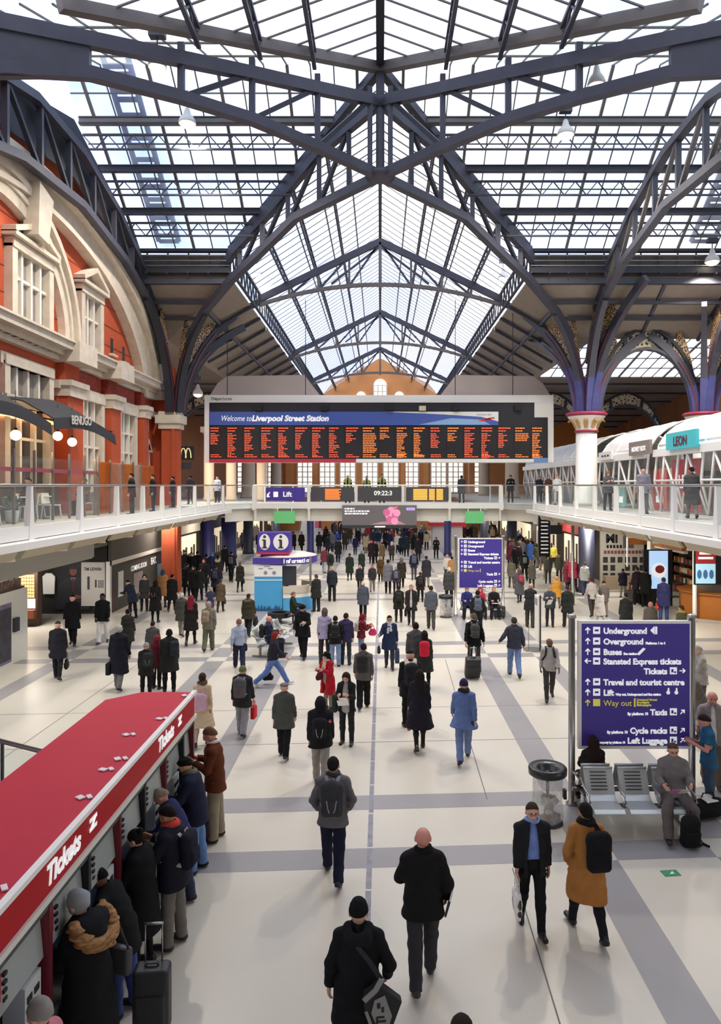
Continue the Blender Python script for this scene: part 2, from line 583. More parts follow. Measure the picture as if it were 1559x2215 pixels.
for x0, wd, lab in ((-11.1, 1.0, 'grey maintenance walkway lying on the glass above the brick facade'), (15.6, 1.1, 'grey maintenance walkway lying on the glass above the white pods')):
 t_ = thing('roof_walkway', lab, 'walkway', (x0, Y1, ZE))
 up = Vector((0, YC - Y1, ZR - ZE))
 off = Vector((0, .12, .35))
 mb = MB()
 for sx in (0, wd):
  mb.bar(Vector((sx, 0, 0)) + off, Vector((sx, 0, 0)) + up + off, .22, .1)
 mb.build('side_rail', RWALK, t_)
 mb = MB()
 for i in range(26):
  p = off + up * (i / 26)
  if i % 3 != 2:
   mb.bar(p, p + Vector((wd, 0, 0)), .24, .03, (0, .55, .83))
 mb.build('tread_grating', RWALK, t_)
# boarded soffits below the eaves
def soffit(name, pts, label, ribs=()):
 o = MB().prism(pts, (0, 0, .12)).build(name, TAUPE)
 struct(o, label)
 if ribs:
  mb = MB()
  for a, b in ribs:
   mb.bar(a, b, .16, .18)
  mb.build('batten', IRON, o)
 return o
soffit('ceiling_11', [(XL, Y1 + .4, 16.35), (-HW - .2, Y1 + .4, 16.35), (-XC - .4, YCOL + .6, 14.1), (XL, YCOL + .6, 14.1)], 'taupe boarded soffit between the facade and the dark roof column',
  [((XL, 38.6, 15.45), (-8.6, 38.6, 15.45)), ((XL, 39.7, 14.85), (-9.6, 39.7, 14.85))])
soffit('ceiling_12', [(HW + .2, Y1 + .4, 16.35), (XR, Y1 + .4, 16.35), (XR, YCOL + .6, 14.1), (XC + .4, YCOL + .6, 14.1)], 'taupe boarded soffit above the white pods',
  [((8.6, 38.6, 15.45), (XR, 38.6, 15.45)), ((9.6, 39.7, 14.85), (XR, 39.7, 14.85))] + [((x, Y1 + .4, 16.3), (x, YCOL + .6, 14.05)) for x in (14.5, 17.8, 21, 24)])
for sx, nm in ((-1, 'ceiling_13'), (1, 'ceiling_14')):
 soffit(nm, [(sx * (HW + .15), Y1 + .5, 16.35), (sx * (HW + .15), YF, 16.35), (sx * (XC + .6), YF, 14.1), (sx * (XC + .6), YCOL + .6, 14.1)], 'taupe boarded soffit along the nave, ' + ('facade side' if sx < 0 else 'pod side'),
   [((sx * HW, yy, 16.3), (sx * XC, yy, 14.05)) for yy in range(43, 97, 3)] + [((sx * 9.3, 40, 15.25), (sx * 9.3, 96, 15.25))])
for sx, X2, nm in ((-1, -30, 'ceiling_15'), (1, 32, 'ceiling_16')):
 x0 = sx * (XC + .6)
 soffit(nm, [(x0, YCOL + .7, 14.15), (X2, YCOL + .7, 14.15), (X2, 52, 16.4), (x0, 52, 16.4)], 'taupe boarded aisle ceiling behind the columns, ' + ('facade side' if sx < 0 else 'pod side'))
 if sx > 0:
  glazing('ceiling_18', [(x0, 60, 14.7), (X2, 60, 14.7), (X2, 52, 16.4), (x0, 52, 16.4)], ROOF_GLASS, 22, 4, 4, .06, 'skylight strip of the aisle behind the columns')
 else:
  soffit('ceiling_17', [(x0, 52, 16.4), (X2, 52, 16.4), (X2, 60, 14.6), (x0, 60, 14.6)], 'taupe boarded aisle ceiling behind the brick pier')
 soffit('ceiling_%d' % (19 if sx < 0 else 20), [(x0, 60, 14.6), (X2, 60, 14.6), (X2, 97, 12.0), (x0, 97, 12.0)], 'taupe boarded ceiling far down the aisle, ' + ('facade side' if sx < 0 else 'pod side'),
   [((x0, yy, lerp(14.6, 12.0, (yy - 60) / 37) - .05), (X2, yy, lerp(14.6, 12.0, (yy - 60) / 37) - .05)) for yy in range(62, 97, 4)])
# ---------------------------------------------------------------- roof ironwork
def fabric(o):
 o['kind'] = 'structure'
 return o
def lattice(name, a, b, depth, label, group, m=IRON, step=1.1, r=.05, drop=(0, 0, -1)):
 """lattice girder hanging below the line a-b."""
 a, b = Vector(a), Vector(b)
 t_ = thing(name, label, 'lattice girder', a, group=group)
 v = b - a
 dn = Vector(drop) * depth
 MB().bar((0, 0, 0), v, r * 2.2, r * 1.8).build('top_chord', m, t_)
 MB().bar(dn, v + dn, r * 2.0, r * 1.6).build('bottom_chord', m, t_)
 mb = MB()
 n = max(2, int(v.length / step))
 for i in range(n):
  p, q, c_ = v * (i / n), v * ((i + 1) / n), v * ((i + .5) / n) + dn
  mb.bar(p, c_, r, r)
  mb.bar(c_, q, r, r)
 mb.build('lattice_web', m, t_)
 return t_
for sx, X2, side in ((-1, XL, 'facade'), (1, XR, 'pod')):
 for t, pos in ((.25, 'lowest'), (.5, 'middle'), (.75, 'topmost')):
  x0 = HW * (1 - t)
  p = Vector((sx * (x0 + .1), lerp(Y1, YC, t), lerp(ZE, ZR, t) - .12))
  q = Vector((X2, p.y, p.z))
  t_ = thing('purlin_beam', 'horizontal %s purlin beam across the transept glass, %s of the three on the %s side' % ('tan' if t == .75 else 'dark', pos, side), 'beam', p)
  MB().bar((0, 0, 0), q - p, .2, .34 if t == .75 else .22).build('web', IRON_W if t == .75 else DARK_IRON, t_)
  mb = MB()
  for k in (-1, 1):
   mb.bar(Vector((0, 0, k * .12)), q - p + Vector((0, 0, k * .12)), .3, .04)
  mb.build('flange', IRON, t_)
  lattice('lattice_purlin', p + Vector((0, .35, -.42)), q + Vector((0, .35, -.42)), .62, 'zigzag lattice girder hung under the %s transept purlin, %s side' % (pos, side), None, step=1.0, r=.045)
 # eave gantry
 p, q = Vector((sx * (HW + .1), Y1 + .2, ZE - .1)), Vector((X2, Y1 + .2, ZE - .1))
 t_ = thing('eave_gantry', 'dark gantry girder with handrails along the transept eave, %s side' % side, 'gantry', p)
 v = q - p
 mb = MB()
 for dz, h_ in ((0, .16), (-1.0, .28)):
  mb.bar(Vector((0, 0, dz)), v + Vector((0, 0, dz)), .3, h_)
 mb.build('chord', DARK_IRON, t_)
 mb = MB()
 for dz in (-.3, -.55, -.8):
  mb.bar(Vector((0, -.2, dz)), v + Vector((0, -.2, dz)), .04, .04)
 mb.build('handrail', STEEL_D, t_)
 mb = MB()
 n = int(v.length / .9)
 for i in range(n + 1):
  mb.bar(v * (i / n), v * (i / n) + Vector((0, 0, -1)), .07, .07, (0, 1, 0))
  mb.bar(v * (i / n) + Vector((0, -.25, -1.15)), v * (i / n) + Vector((0, .1, -1.15)), .05, .12)
 mb.build('lattice_web', IRON, t_)
 MB().bar(Vector((0, .3, -.75)), v + Vector((0, .3, -.75)), .06, 1.3).build('back_panel', mat('gantry backing', '5c5450', .8, noise=(1, .3)), t_)
 b_ = MB().bar(p + Vector((0, .3, -1.45)), q + Vector((0, .3, -1.45)), .3, .3).build('eave_beam', IRON)
 tag(b_, 'plain dark beam below the eave gantry, %s side' % side, 'beam')
for sx, side in ((-1, 'facade'), (1, 'pod')):
 for x, k in ((2.4, 'nearest the ridge'), (4.1, 'in the middle'), (5.8, 'nearest the eave')):
  z = ZR - (ZR - ZE) * x / HW
  lattice('lattice_purlin', (sx * x, YC + x, z - .1), (sx * x, YF, z - .1), .45, 'lattice purlin running down the far nave roof, %s on the %s side' % (k, side), None, step=1.5, r=.05)
  zn = ZR - (ZR - NEZ) * x / NEW_
  yn = YC - x * (YC - NEY) / NEW_
  lattice('lattice_purlin', (sx * x, yn, zn - .1), (sx * x, -11, zn - .1), .55, 'lattice purlin of the near nave roof, %s on the %s side' % (k, side), None, step=1.2, r=.07, m=IRON)
 lattice('eave_girder', (sx * HW, Y1 + .3, ZE - .05), (sx * HW, YF, ZE - .05), 1.15, 'deep lattice girder along the nave eave, %s side' % side, None, step=1.0, r=.07, m=DARK_IRON)
 # valley beams
 o = MB().bar((0, YC, ZR - .15), (sx * HW, Y1, ZE - .15), .34, .34).build('valley_beam', IRON)
 tag(o, 'heavy valley beam rising from the far eave corner to the ridge, %s side' % side, 'beam')
 o = MB().bar((0, YC, ZR - .15), (sx * NEW_ * 1.05, NEY - .4, NEZ - .3), .34, .36).build('valley_beam', IRON_W)
 tag(o, 'warm grey valley beam of the near roof, %s side' % side, 'beam')
o = MB().bar((0, YC, ZR - .1), (0, YF, ZR - .1), .2, .22).build('ridge_beam', IRON)
tag(o, 'dark ridge beam along the top of the far nave roof', 'beam')
o = MB().bar((0, YC, ZR - .1), (0, -11, ZR - .1), .3, .28).build('ridge_beam', DARK_IRON)
tag(o, 'dark ridge beam of the near nave roof above the hub post', 'beam')
def diag_truss(sx, sy, top, bot, posts, label, feet_w=.3):
 """half truss from the crossing hub towards a column; top/bot: (run, height) pairs along the diagonal."""
 t_ = thing('diagonal_truss', label, 'roof truss', (0, YC, 0))
 P = lambda r, z: Vector((sx * r, sy * r, z))
 MB().chain([P(r, z) for r, z in top], .3, .42).build('top_chord', IRON, t_)
 MB().chain([P(r, z) for r, z in bot], .34, .34).build('bottom_chord', IRON, t_)
 def z_at(c, r):
  for (r0, z0), (r1, z1) in zip(c, c[1:]):
   if r0 <= r <= r1:
    return lerp(z0, z1, (r - r0) / (r1 - r0))
  return c[-1][1]
 for r in posts:
  MB().bar(P(r, z_at(bot, r)), P(r, z_at(top, r) + .5), .2, .2, (1, 0, 0)).build('post', IRON, t_)
 for r0, r1 in zip(posts, posts[1:]):
  MB().bar(P(r0, z_at(top, r0)), P(r1, z_at(bot, r1)), .16, .16).build('brace', DARK_IRON, t_)
 return t_
FAR_TOP = [(0, 21.2), (2.65, 20.4), (4.75, 19.0), (7.35, 17.5), (8.2, 16.7)]
FAR_BOT = [(0, 18.25), (3.8, 17.97), (5.9, 16.9), (7.4, 16.2), (9.2, 15.0), (10.3, 13.8)]
NEAR_TOP = [(0, 21.2), (2.3, 20.5), (4.35, 19.9), (6.25, 19.3), (8.3, 18.65), (10.0, 18.1), (12.2, 17.4)]
NEAR_BOT = [(0, 18.25), (2.3, 18.35), (4.35, 18.35), (6.25, 18.1), (8.3, 17.7), (10.0, 16.9), (12.2, 15.4)]
for sx, side in ((-1, 'facade'), (1, 'pod')):
 diag_truss(sx, 1, FAR_TOP, FAR_BOT, (1.3, 2.65, 4.2, 5.6, 6.9), 'diagonal roof truss from the hub down to the far column, %s side' % side)
 n_ = diag_truss(sx, -1, NEAR_TOP, NEAR_BOT, (.4, 2.3, 4.35, 6.25), 'big diagonal roof truss coming overhead towards the viewer, %s side' % side)
 # plated haunch with rivets
 MB().prism([(sx * 8.3, -8.3 - .1, 17.6), (sx * 8.3, -8.3 - .1, 18.6), (sx * 12.2, -12.2 - .1, 17.4), (sx * 12.2, -12.2 - .1, 15.4)], (0, .2, 0)).build('web_plate', IRON, n_)
 mb = MB()
 for i in range(3):
  for j in range(6):
   r = 8.9 + i * .55
   mb.cbox((sx * r, -r - .12 + .35, 18.3 - .05 - i * .17 - j * .13), (.05, .05, .05))
 mb.build('rivet_heads', DARK_IRON, n_)
hp = thing('hub_post', 'riveted central king post hanging where the diagonal trusses meet', 'post', (0, YC, 18.2))
MB().bar((0, 0, 0), (0, 0, 4.3), .34, .34, (1, 0, 0)).build('shaft', IRON, hp)
mb = MB()
for i in range(34):
 for sx in (-.12, .12):
  mb.cbox((sx, -.18, .3 + i * .085), (.035, .03, .035))
mb.build('rivet_heads', DARK_IRON, hp)
MB().lathe((0, 0, -.1), [(.25, -.1), (.6, .05), (.6, .22), (.25, .4)], 12).build('hub_boss', IRON, hp)
MB().lathe((0, 0, 3.0), [(.25, -.2), (.45, 0), (.25, .2)], 12).build('upper_boss', IRON, hp)
for sx, X, side in ((-1, -11.9, 'facade'), (1, 11.4, 'pod')):
 t_ = thing('side_truss', 'arched roof truss spanning the transept opening, %s side' % side, 'roof truss', (X, YC, 0))
 bot = [(11.0, 12.6), (10.0, 14.3), (8.0, 15.5), (5, 16.4), (0, 17.1), (-5, 16.8), (-8, 16.1), (-11, 13)]
 top = [(9.6, 15.2), (7.6, 16.8), (4, 18.3), (0, 19.2), (-4, 19.3), (-8, 18.4), (-11, 16.5)]
 MB().chain([(0, a, z) for a, z in bot], .3, .34, (1, 0, 0)).build('bottom_chord', IRON, t_)
 MB().chain([(0, a, z) for a, z in top], .3, .34, (1, 0, 0)).build('top_chord', IRON, t_)
 def zz(c, r):
  c = sorted(c)
  for (r0, z0), (r1, z1) in zip(c, c[1:]):
   if r0 <= r <= r1:
    return lerp(z0, z1, (r - r0) / (r1 - r0))
  return c[0][1]
 ps = [8.2, 6, 3.6, 1.2, -1.2, -3.6, -6, -8.5]
 for i, r in enumerate(ps):
  MB().bar((0, r, zz(bot, r)), (0, r, zz(top, r)), .16, .2, (1, 0, 0)).build('post', IRON, t_)
  if i:
   MB().bar((0, ps[i - 1], zz(bot, ps[i - 1])), (0, r, zz(top, r)), .14, .16, (1, 0, 0)).build('brace', IRON_W if sx > 0 else DARK_IRON, t_)
 if sx < 0:
  o = MB().prism([(-.3, 11.2, 13), (-.3, 9.0, 15.8), (-.3, 4, 17.4), (-.3, 0, 18.2), (-.3, -6, 17.5), (-.3, -6, 19), (-.3, 0, 20.5), (-.3, 5, 19.0), (-.3, 10, 16.2), (-.3, 12, 14.2)], (-.1, 0, 0)).build('gusset_plate', DARK_IRON, t_)
for Y, pos in ((45.5, 'first'), (64.0, 'second'), (81.0, 'third')):
 t_ = thing('nave_truss', 'arched truss across the far nave roof, %s beyond the crossing' % pos, 'roof truss', (0, Y, 0))
 for sx in (-1, 1):
  MB().bar((0, 0, 20.9), (sx * HW, 0, 17.35), .26, .4).build('top_chord', IRON, t_)
  xs_ = [0, 1.9, 3.8, 5.6]
  zb = lambda x: 18.25 - 1.25 * (x / HW) ** 2
  ztp = lambda x: 20.9 - 3.55 * x / HW
  for i, x in enumerate(xs_[1:]):
   MB().bar((sx * x, 0, zb(x)), (sx * x, 0, ztp(x)), .14, .14, (1, 0, 0)).build('post', IRON_W, t_)
   MB().bar((sx * xs_[i], 0, ztp(xs_[i])), (sx * x, 0, zb(x)), .12, .12, (0, 1, 0)).build('brace', IRON, t_)
  MB().bar((0, 0, 20.6), (sx * 3.0, 0, 18.3), .12, .12, (0, 1, 0)).build('brace', IRON, t_)
 MB().chain([(x, 0, 18.25 - 1.25 * (x / HW) ** 2) for x in [HW * (i / 8 - 1) for i in range(17)]], .22, .22, (0, 1, 0)).build('bottom_chord', IRON_W, t_)
 MB().bar((0, 0, 18.0), (0, 0, 21.0), .2, .2, (1, 0, 0)).build('king_post', IRON_W, t_)
# gold filigree brackets between near purlins and the nave truss
FILI = bpy.data.materials.new('gold scrollwork on dark iron')
FILI.use_nodes = True
_t = FILI.node_tree
_b = _t.nodes['Principled BSDF']
_tc = _t.nodes.new('ShaderNodeTexCoord')
_vo = _t.nodes.new('ShaderNodeTexVoronoi')
_vo.feature = 'DISTANCE_TO_EDGE'
_vo.inputs['Scale'].default_value = 8
_cr = _t.nodes.new('ShaderNodeValToRGB')
_cr.color_ramp.elements[0].position = .09
_cr.color_ramp.elements[0].color = (*lin('c9a878'), 1)
_cr.color_ramp.elements[1].position = .13
_cr.color_ramp.elements[1].color = (*lin('2b2330'), 1)
_t.links.new(_tc.outputs['Object'], _vo.inputs['Vector'])
_t.links.new(_vo.outputs['Distance'], _cr.inputs['Fac'])
_t.links.new(_cr.outputs['Color'], _b.inputs['Base Color'])
_b.inputs['Roughness'].default_value = .55
RED_TRIM = mat('dark red trim paint', '6b3844', .5)
GOLD = mat('old gold paint', 'c79f63', .5)
# ---------------------------------------------------------------- columns with fanning ribs
def fan_column(X, Y, label, ribs, shaft_mat, low_mat, iron, detail=True, cap_z=9.9, base_z=4.8, round_shaft=True, lit=True):
 """ribs: list of target points (world) for curved ribs that spring from the capital."""
 t_ = thing('roof_column', label, 'column', (X, Y, 0))
 if round_shaft:
  MB().lathe((0, 0, 0), [(.5, 0), (.5, .2), (.43, .3), (.43, 4.3)], 20).build('lower_shaft', low_mat, t_)
  MB().lathe((0, 0, 0), [(.72, 4.8), (.72, 5.0), (.6, 5.1), (.57, cap_z - 1.05)], 24).build('upper_shaft', shaft_mat, t_)
  cp = MB().lathe((0, 0, cap_z - 1.05), [(.57, 0), (.6, .12), (.58, .2), (.72, .5), (1.0, .8), (1.02, .86)], 24).build('capital', mat('cream carved capital', 'efe6da', .6), t_)
  mb = MB()
  for k in range(10):
   a = 2 * PI * k / 10
   d = Vector((math.cos(a), math.sin(a), 0))
   mb.chain([d * .6 + Vector((0, 0, cap_z - .85)), d * .72 + Vector((0, 0, cap_z - .55)), d * .92 + Vector((0, 0, cap_z - .38)), d * 1.02 + Vector((0, 0, cap_z - .5))], [.2, .26, .2, .1], .06, tuple(d))
  mb.build('leaf_ornament', GOLD, cp)
  MB().lathe((0, 0, cap_z - .18), [(1.0, 0), (1.12, .06), (1.12, .14), (1.0, .2)], 24).build('abacus_ring', mat('crimson ring paint', 'a2314e', .5), cp)
  MB().lathe((0, 0, cap_z - 1.1), [(.57, 0), (.66, .04), (.66, .12), (.57, .16)], 24).build('neck_ring', mat('crimson ring paint', 'a2314e', .5), cp)
 for q in ribs:
  q = Vector(q) - Vector((X, Y, 0))
  h = Vector((q.x, q.y, 0))
  p0 = Vector((0, 0, cap_z)) + (h.normalized() * .45 if h.length > .1 else Vector((0, 0, 0)))
  p1 = Vector((h.x * .10, h.y * .10, lerp(cap_z, q.z, .62))) + (h.normalized() * .3 if h.length > .1 else Vector((0, 0, 0)))
  pts = bez(p0, p1, q, 10)
  side = h.cross(Vector((0, 0, 1))).normalized() if h.length > .1 else Vector((1, 0, 0))
  upv = h.normalized() if h.length > .1 else Vector((0, 1, 0))
  rw, rh = [lerp(.42, .26, i / 10) for i in range(11)], [lerp(.5, .4, i / 10) for i in range(11)]
  rb = MB().chain(pts[3:], rw[3:], rh[3:], tuple(-upv)).build('rib', IRON if iron == BLUE_IRON else iron, t_)
  MB().chain(pts[:4], rw[:4], rh[:4], tuple(-upv)).build('rib_foot', iron, rb)
  if detail:
   # trim line and the scrollwork panel inside the curve
   MB().chain([p + upv * .02 + side * .21 for p in pts[:7]], .02, [lerp(.12, .08, i / 6) for i in range(7)], tuple(-upv)).build('edge_trim', RED_TRIM, rb)
   MB().chain([p + upv * .02 - side * .21 for p in pts[:7]], .02, [lerp(.12, .08, i / 6) for i in range(7)], tuple(-upv)).build('edge_trim', RED_TRIM, rb)
   A = [p + Vector((0, 0, .1)) for p in pts[1:8]]
   B = [Vector((p.x * .75, p.y * .75, p.z + .3 + .22 * i)) for i, p in enumerate(pts[1:8])]
   MB().strip(A, B, side * .06).build('scroll_panel', FILI, rb)
 return t_
BASE_NAVY = mat('navy column paint', '2c2f42', .45)
hubs = lambda s: [(s * 10.0, YC + 10.1, 14.1)]
fan_column(XC, YCOL, 'white column with gold capital and blue fan ribs beside the white pods',
   [(9.2, YC + 9.2, 14.9), (HW, 45.5, 17.2), (8.6, 52, 16.9), (XC, YC + 8.0, 15.4), (XC + 1.8, YC + 7.2, 16.2), (14.6, YCOL, 14.2)], WHITE, BASE_NAVY, BLUE_IRON)
fan_column(-XC, YCOL, 'dark roof column fanning out from the red brick pier',
   [(-9.2, YC + 9.2, 14.9), (-HW, 45.5, 17.2), (-8.6, 52, 16.9), (-XC - .4, YC + 8.0, 15.4), (-8.3, 45.0, 15.5)], WHITE, BASE_NAVY, DARK_IRON, round_shaft=False)
fan_column(17.9, YCOL, 'slim roof column standing behind the pod roofs with red and gold ribs',
   [(17.9, YC + 7.6, 15.6), (14.9, YCOL, 14.2), (20.5, YCOL, 14.2), (16.6, YC + 8.4, 15.2)], WHITE, BASE_NAVY, BLUE_IRON)
for Y, n_ in ((64.0, 'second'), (81.0, 'third')):
 for sx, side in ((-1, 'facade'), (1, 'pod')):
  fan_column(sx * XC, Y, 'distant roof column under the %s nave truss, %s side' % (n_, side), [(sx * HW, Y, 17.2), (sx * (XC + 3), Y, 14.0)], mat('buff column paint', 'b9a48c', .7), BASE_NAVY, IRON, detail=False)
# transverse decorated arches of the side aisle
def scroll_arch(x0, x1, Y, zs, rise, label):
 t_ = thing('scroll_arch', label, 'arch', ((x0 + x1) / 2, Y, 0))
 hw = (x1 - x0) / 2
 inner = [(-hw * math.cos(PI * i / 14) * .90, 0, zs + rise * .93 * math.sin(PI * i / 14)) for i in range(15)]
 outer = []
 for i in range(15):
  c, s_ = math.cos(PI * i / 14), math.sin(PI * i / 14)
  outer.append((-hw * c * 1.0, 0, zs + rise * (s_ * 1.13 + .10 * (1 - abs(c)))))
 MB().strip([Vector(p) for p in inner], [Vector(p) for p in outer], (0, .14, 0)).build('scroll_panel', mat('pale scrollwork panel', 'b9a88c', .7) if False else FILI2, t_)
 MB().chain(inner, .16, .42, (0, 1, 0)).build('inner_rib', IRON, t_)
 MB().chain(outer, .18, .42, (0, 1, 0)).build('outer_rib', DARK_IRON, t_)
 for i in (3, 5, 9, 11):
  MB().bar(Vector(inner[i]) + Vector((0, -.08, 0)), Vector(outer[i]) + Vector((0, -.08, 0)), .22, .22, (0, 1, 0)).build('spoke_bar', DARK_IRON, t_)
 return t_
FILI2 = FILI.copy()
FILI2.name = 'cream scrollwork on dark iron'
for n_ in FILI2.node_tree.nodes:
 if n_.type == 'VALTORGB':
  n_.color_ramp.elements[0].color = (*lin('d8cba9'), 1)
  n_.color_ramp.elements[0].position = .16
  n_.color_ramp.elements[1].position = .2
 if n_.type == 'TEX_VORONOI':
  n_.inputs['Scale'].default_value = 4.0
scroll_arch(XC + .5, 17.6, YCOL + .1, 9.9, 3.85, 'large cream scrollwork arch between the white column and the slim column')
scroll_arch(18.2, 24.5, YCOL + .1, 9.9, 3.85, 'cream scrollwork arch beyond the slim column')
scroll_arch(XC + .3, 17.8, 64, 9.5, 3.6, 'scrollwork arch further down the pod side aisle')
scroll_arch(18.0, 24.5, 64, 9.5, 3.6, 'second scrollwork arch further down the pod side aisle')
scroll_arch(-18, -XC - .3, 64, 9.5, 3.6, 'scrollwork arch behind the departures board on the facade side')
# ---------------------------------------------------------------- hanging floodlights
DOME = mat('pale lamp dome', 'c9c5bd', .4)
for px, py, Y, s_, lab in ((405, 262, 31.0, 1.0, 'glowing dome floodlight hung below the tan purlin over the facade'), (1223, 287, 31.0, 1.0, 'glowing dome floodlight hung below the tan purlin over the pods'),
       (340, 138, 23.6, .8, 'dome floodlight half hidden behind the near truss on the facade side'), (1290, 178, 23.6, .8, 'dome floodlight half hidden behind the near truss on the pod side'),
       (1540, 562, 36.6, 1.0, 'dome floodlight hanging by the eave gantry above the pods'), (556, 590, 46.0, .9, 'dome floodlight by the nave eave on the facade side'),
       (1088, 598, 46.0, .9, 'dome floodlight by the nave eave on the pod side'), (428, 850, 47.0, .9, 'bright floodlight beside the top corner of the departures board')):
 p = at(px, py, Y)
 t_ = thing('floodlight', lab, 'lamp', p, group='roof floodlights')
 MB().lathe((0, 0, 0), [(.36 * s_, -.12), (.37 * s_, -.05), (.3 * s_, .12), (.16 * s_, .28), (.1 * s_, .5), (.06 * s_, .55)], 16).build('lamp_shade', DOME, t_)
 MB().sphere((0, 0, -.12), .3 * s_, 14, 8, sc=(1, 1, .55)).build('bulb', LAMP_GLOW, t_)
 MB().bar((0, 0, .5), (0, 0, 1.3), .04, .04, (1, 0, 0)).build('hanger', DARK_IRON, t_)
 MB().cbox((0, 0, .95), (.5, .3, .22)).build('control_box', IRON, t_)
 add_light('floodlight_beam', 'SPOT', p + Vector((0, 0, -.45)), LAMP_WATTS * 6, (1, .9, .76), .3, spot=2.4)
# ---------------------------------------------------------------- brick facade on the gallery
XF = -12.7
BRICK = mat('orange red brick', 'b4502f', .9, noise=(1.2, .10), bump=(60, .2))
BRICK_D = mat('deep red terracotta', '8a3326', .85, noise=(9, .35), bump=(14, .6))
PANE = mat('grey window pane', '8f8883', .25, noise=(1.5, .25))
PANE_D = mat('dark window pane', '3a3a40', .2)
wall = MB().prism([(XF, 8, 4.3), (XF, 41.6, 4.3), (XF, 41.6, 13.8), (XF, 36.8, 17.4), (XF, 33, 19.8), (XF, 26, 20), (XF, 8, 19)], (-.5, 0, 0)).build('wall_facade', BRICK)
struct(wall, 'orange red brick facade wall of the old hotel above the gallery')
COURSE = mat('dark brick course joint', '7e3520', .9)  # darker lines marking the joints between brick courses
mb = MB()
for z in (12.4, 13.3, 14.2, 15.1):
 mb.box((XF, 24, z), (XF + .015, 40, z + .04))
mb.build('brick_course_joint', COURSE, wall)
def ell(yc, zb, a, b, y0, y1, n=28):
 r = []
 for i in range(n + 1):
  y = lerp(y0, y1, i / n)
  k = max(0, 1 - ((y - yc) / a) ** 2)
  r.append((y, zb + b * math.sqrt(k)))
 return r
W_ = lambda y, z, d=0.0: Vector((XF + d, y, z))
t_ = thing('stone_arch', 'sweeping cream stone arch band framing the top of the brick facade', 'arch', (0, 0, 0))
th = [i / 34 for i in range(35)]
ang = [lerp(-1.42, 1.48, t) for t in th]
outer = [(27 + 14.85 * math.sin(a), 10 + 7.4 * math.cos(a)) for a in ang]
inner = [(27 + 11.75 * math.sin(a), 10 + 6.1 * math.cos(a)) for a in ang]
mid = [lerp(Vector(o), Vector(i), .28) for o, i in zip(outer, inner)]
MB().strip([W_(y, z) for y, z in outer], [W_(y, z) for y, z in inner], (.35, 0, 0)).build('arch_band', STONE, t_)
MB().strip([W_(y, z, .35) for y, z in outer], [W_(y, z, .35) for y, z in mid], (.3, 0, 0)).build('outer_moulding', STONE, t_)
o2 = [lerp(Vector(o), Vector(i), .85) for o, i in zip(outer, inner)]
MB().strip([W_(y, z, .35) for y, z in o2], [W_(y, z, .35) for y, z in inner], (.12, 0, 0)).build('inner_moulding', STONE, t_)
t_ = thing('window_arch', 'inner cream stone arch curving over the big gallery window', 'arch')
ang = [lerp(-1.5, 1.57, i / 26) for i in range(27)]
A = [(24.2 + 6.1 * math.sin(a), 11.6 + 5.0 * math.cos(a)) for a in ang]
B = [(24.2 + 5.0 * math.sin(a), 11.6 + 3.9 * math.cos(a)) for a in ang]
MB().strip([W_(y, z) for y, z in A], [W_(y, z) for y, z in B], (.3, 0, 0)).build('arch_band', STONE, t_)
for k0, k1, d in ((0, .22, .18), (.45, .6, .08)):
 MB().strip([W_(*lerp(Vector(p), Vector(q), k0), .3) for p, q in zip(A, B)], [W_(*lerp(Vector(p), Vector(q), k1), .3) for p, q in zip(A, B)], (d, 0, 0)).build('moulding', STONE, t_)
MB().prism([W_(25.9, 14.7, .2), W_(26.7, 14.6, .2), W_(27.1, 16.3, .2), W_(26.0, 16.6, .2)], (.55, 0, 0)).build('keystone', STONE, t_)
# cornice and string course
t_ = thing('cornice', 'long projecting cream cornice running along the brick facade', 'cornice')
for z0, z1, d in ((10.75, 10.95, .25), (10.95, 11.15, .45), (11.15, 11.42, .8), (11.42, 11.5, .9)):
 MB().box((XF, 20, z0), (XF + d, 41.45, z1)).build('moulding', STONE, t_)
mb = MB()
for i in range(40):
 mb.box((XF, 20.2 + i * .53, 10.95), (XF + .4, 20.4 + i * .53, 11.12))
mb.build('dentil_rib', STONE, t_)
for y in (29.6, 34.2):
 MB().box((XF, y - .9, 10.72), (XF + 1.05, y + .9, 11.52)).build('block', STONE, t_)
o = MB().box((XF, 28.6, 9.68), (XF + .28, 41.3, 9.98)).build('string_course', STONE)
tag(o, 'thin cream string course below the terracotta panels', 'moulding')
for y, pos in ((31.9, 'between the two brick pilasters'), (36.6, 'beside the dark roof column')):
 o = MB().box((XF, y - 1.3, 10.02), (XF + .1, y + 1.3, 10.7)).build('terracotta_panel', BRICK_D)
 tag(o, 'carved dark red terracotta panel ' + pos, 'panel')
for y, w_, pos in ((29.65, 1.5, 'nearest the cafe canopy'), (34.2, 1.2, 'in the middle of the facade'), (38.6, .8, 'closest to the dark roof column')):
 t_ = thing('brick_pilaster', 'red brick pilaster with cream stone cap, ' + pos, 'pilaster', (XF, y, 4.8))
 MB().box((0, -w_ / 2, 0), (.5, w_ / 2, 4.7)).build('shaft', BRICK, t_)
 MB().box((0, -w_ / 2 - .06, 4.6), (.62, w_ / 2 + .06, 5.0)).box((0, -w_ / 2 - .14, 5.0), (.72, w_ / 2 + .14, 5.22)).build('cap', STONE, t_)
 MB().box((0, -w_ / 2 + .05, 5.22), (.35, w_ / 2 - .05, 5.92)).build('upper_shaft', BRICK_D if y > 30 else BRICK, t_)
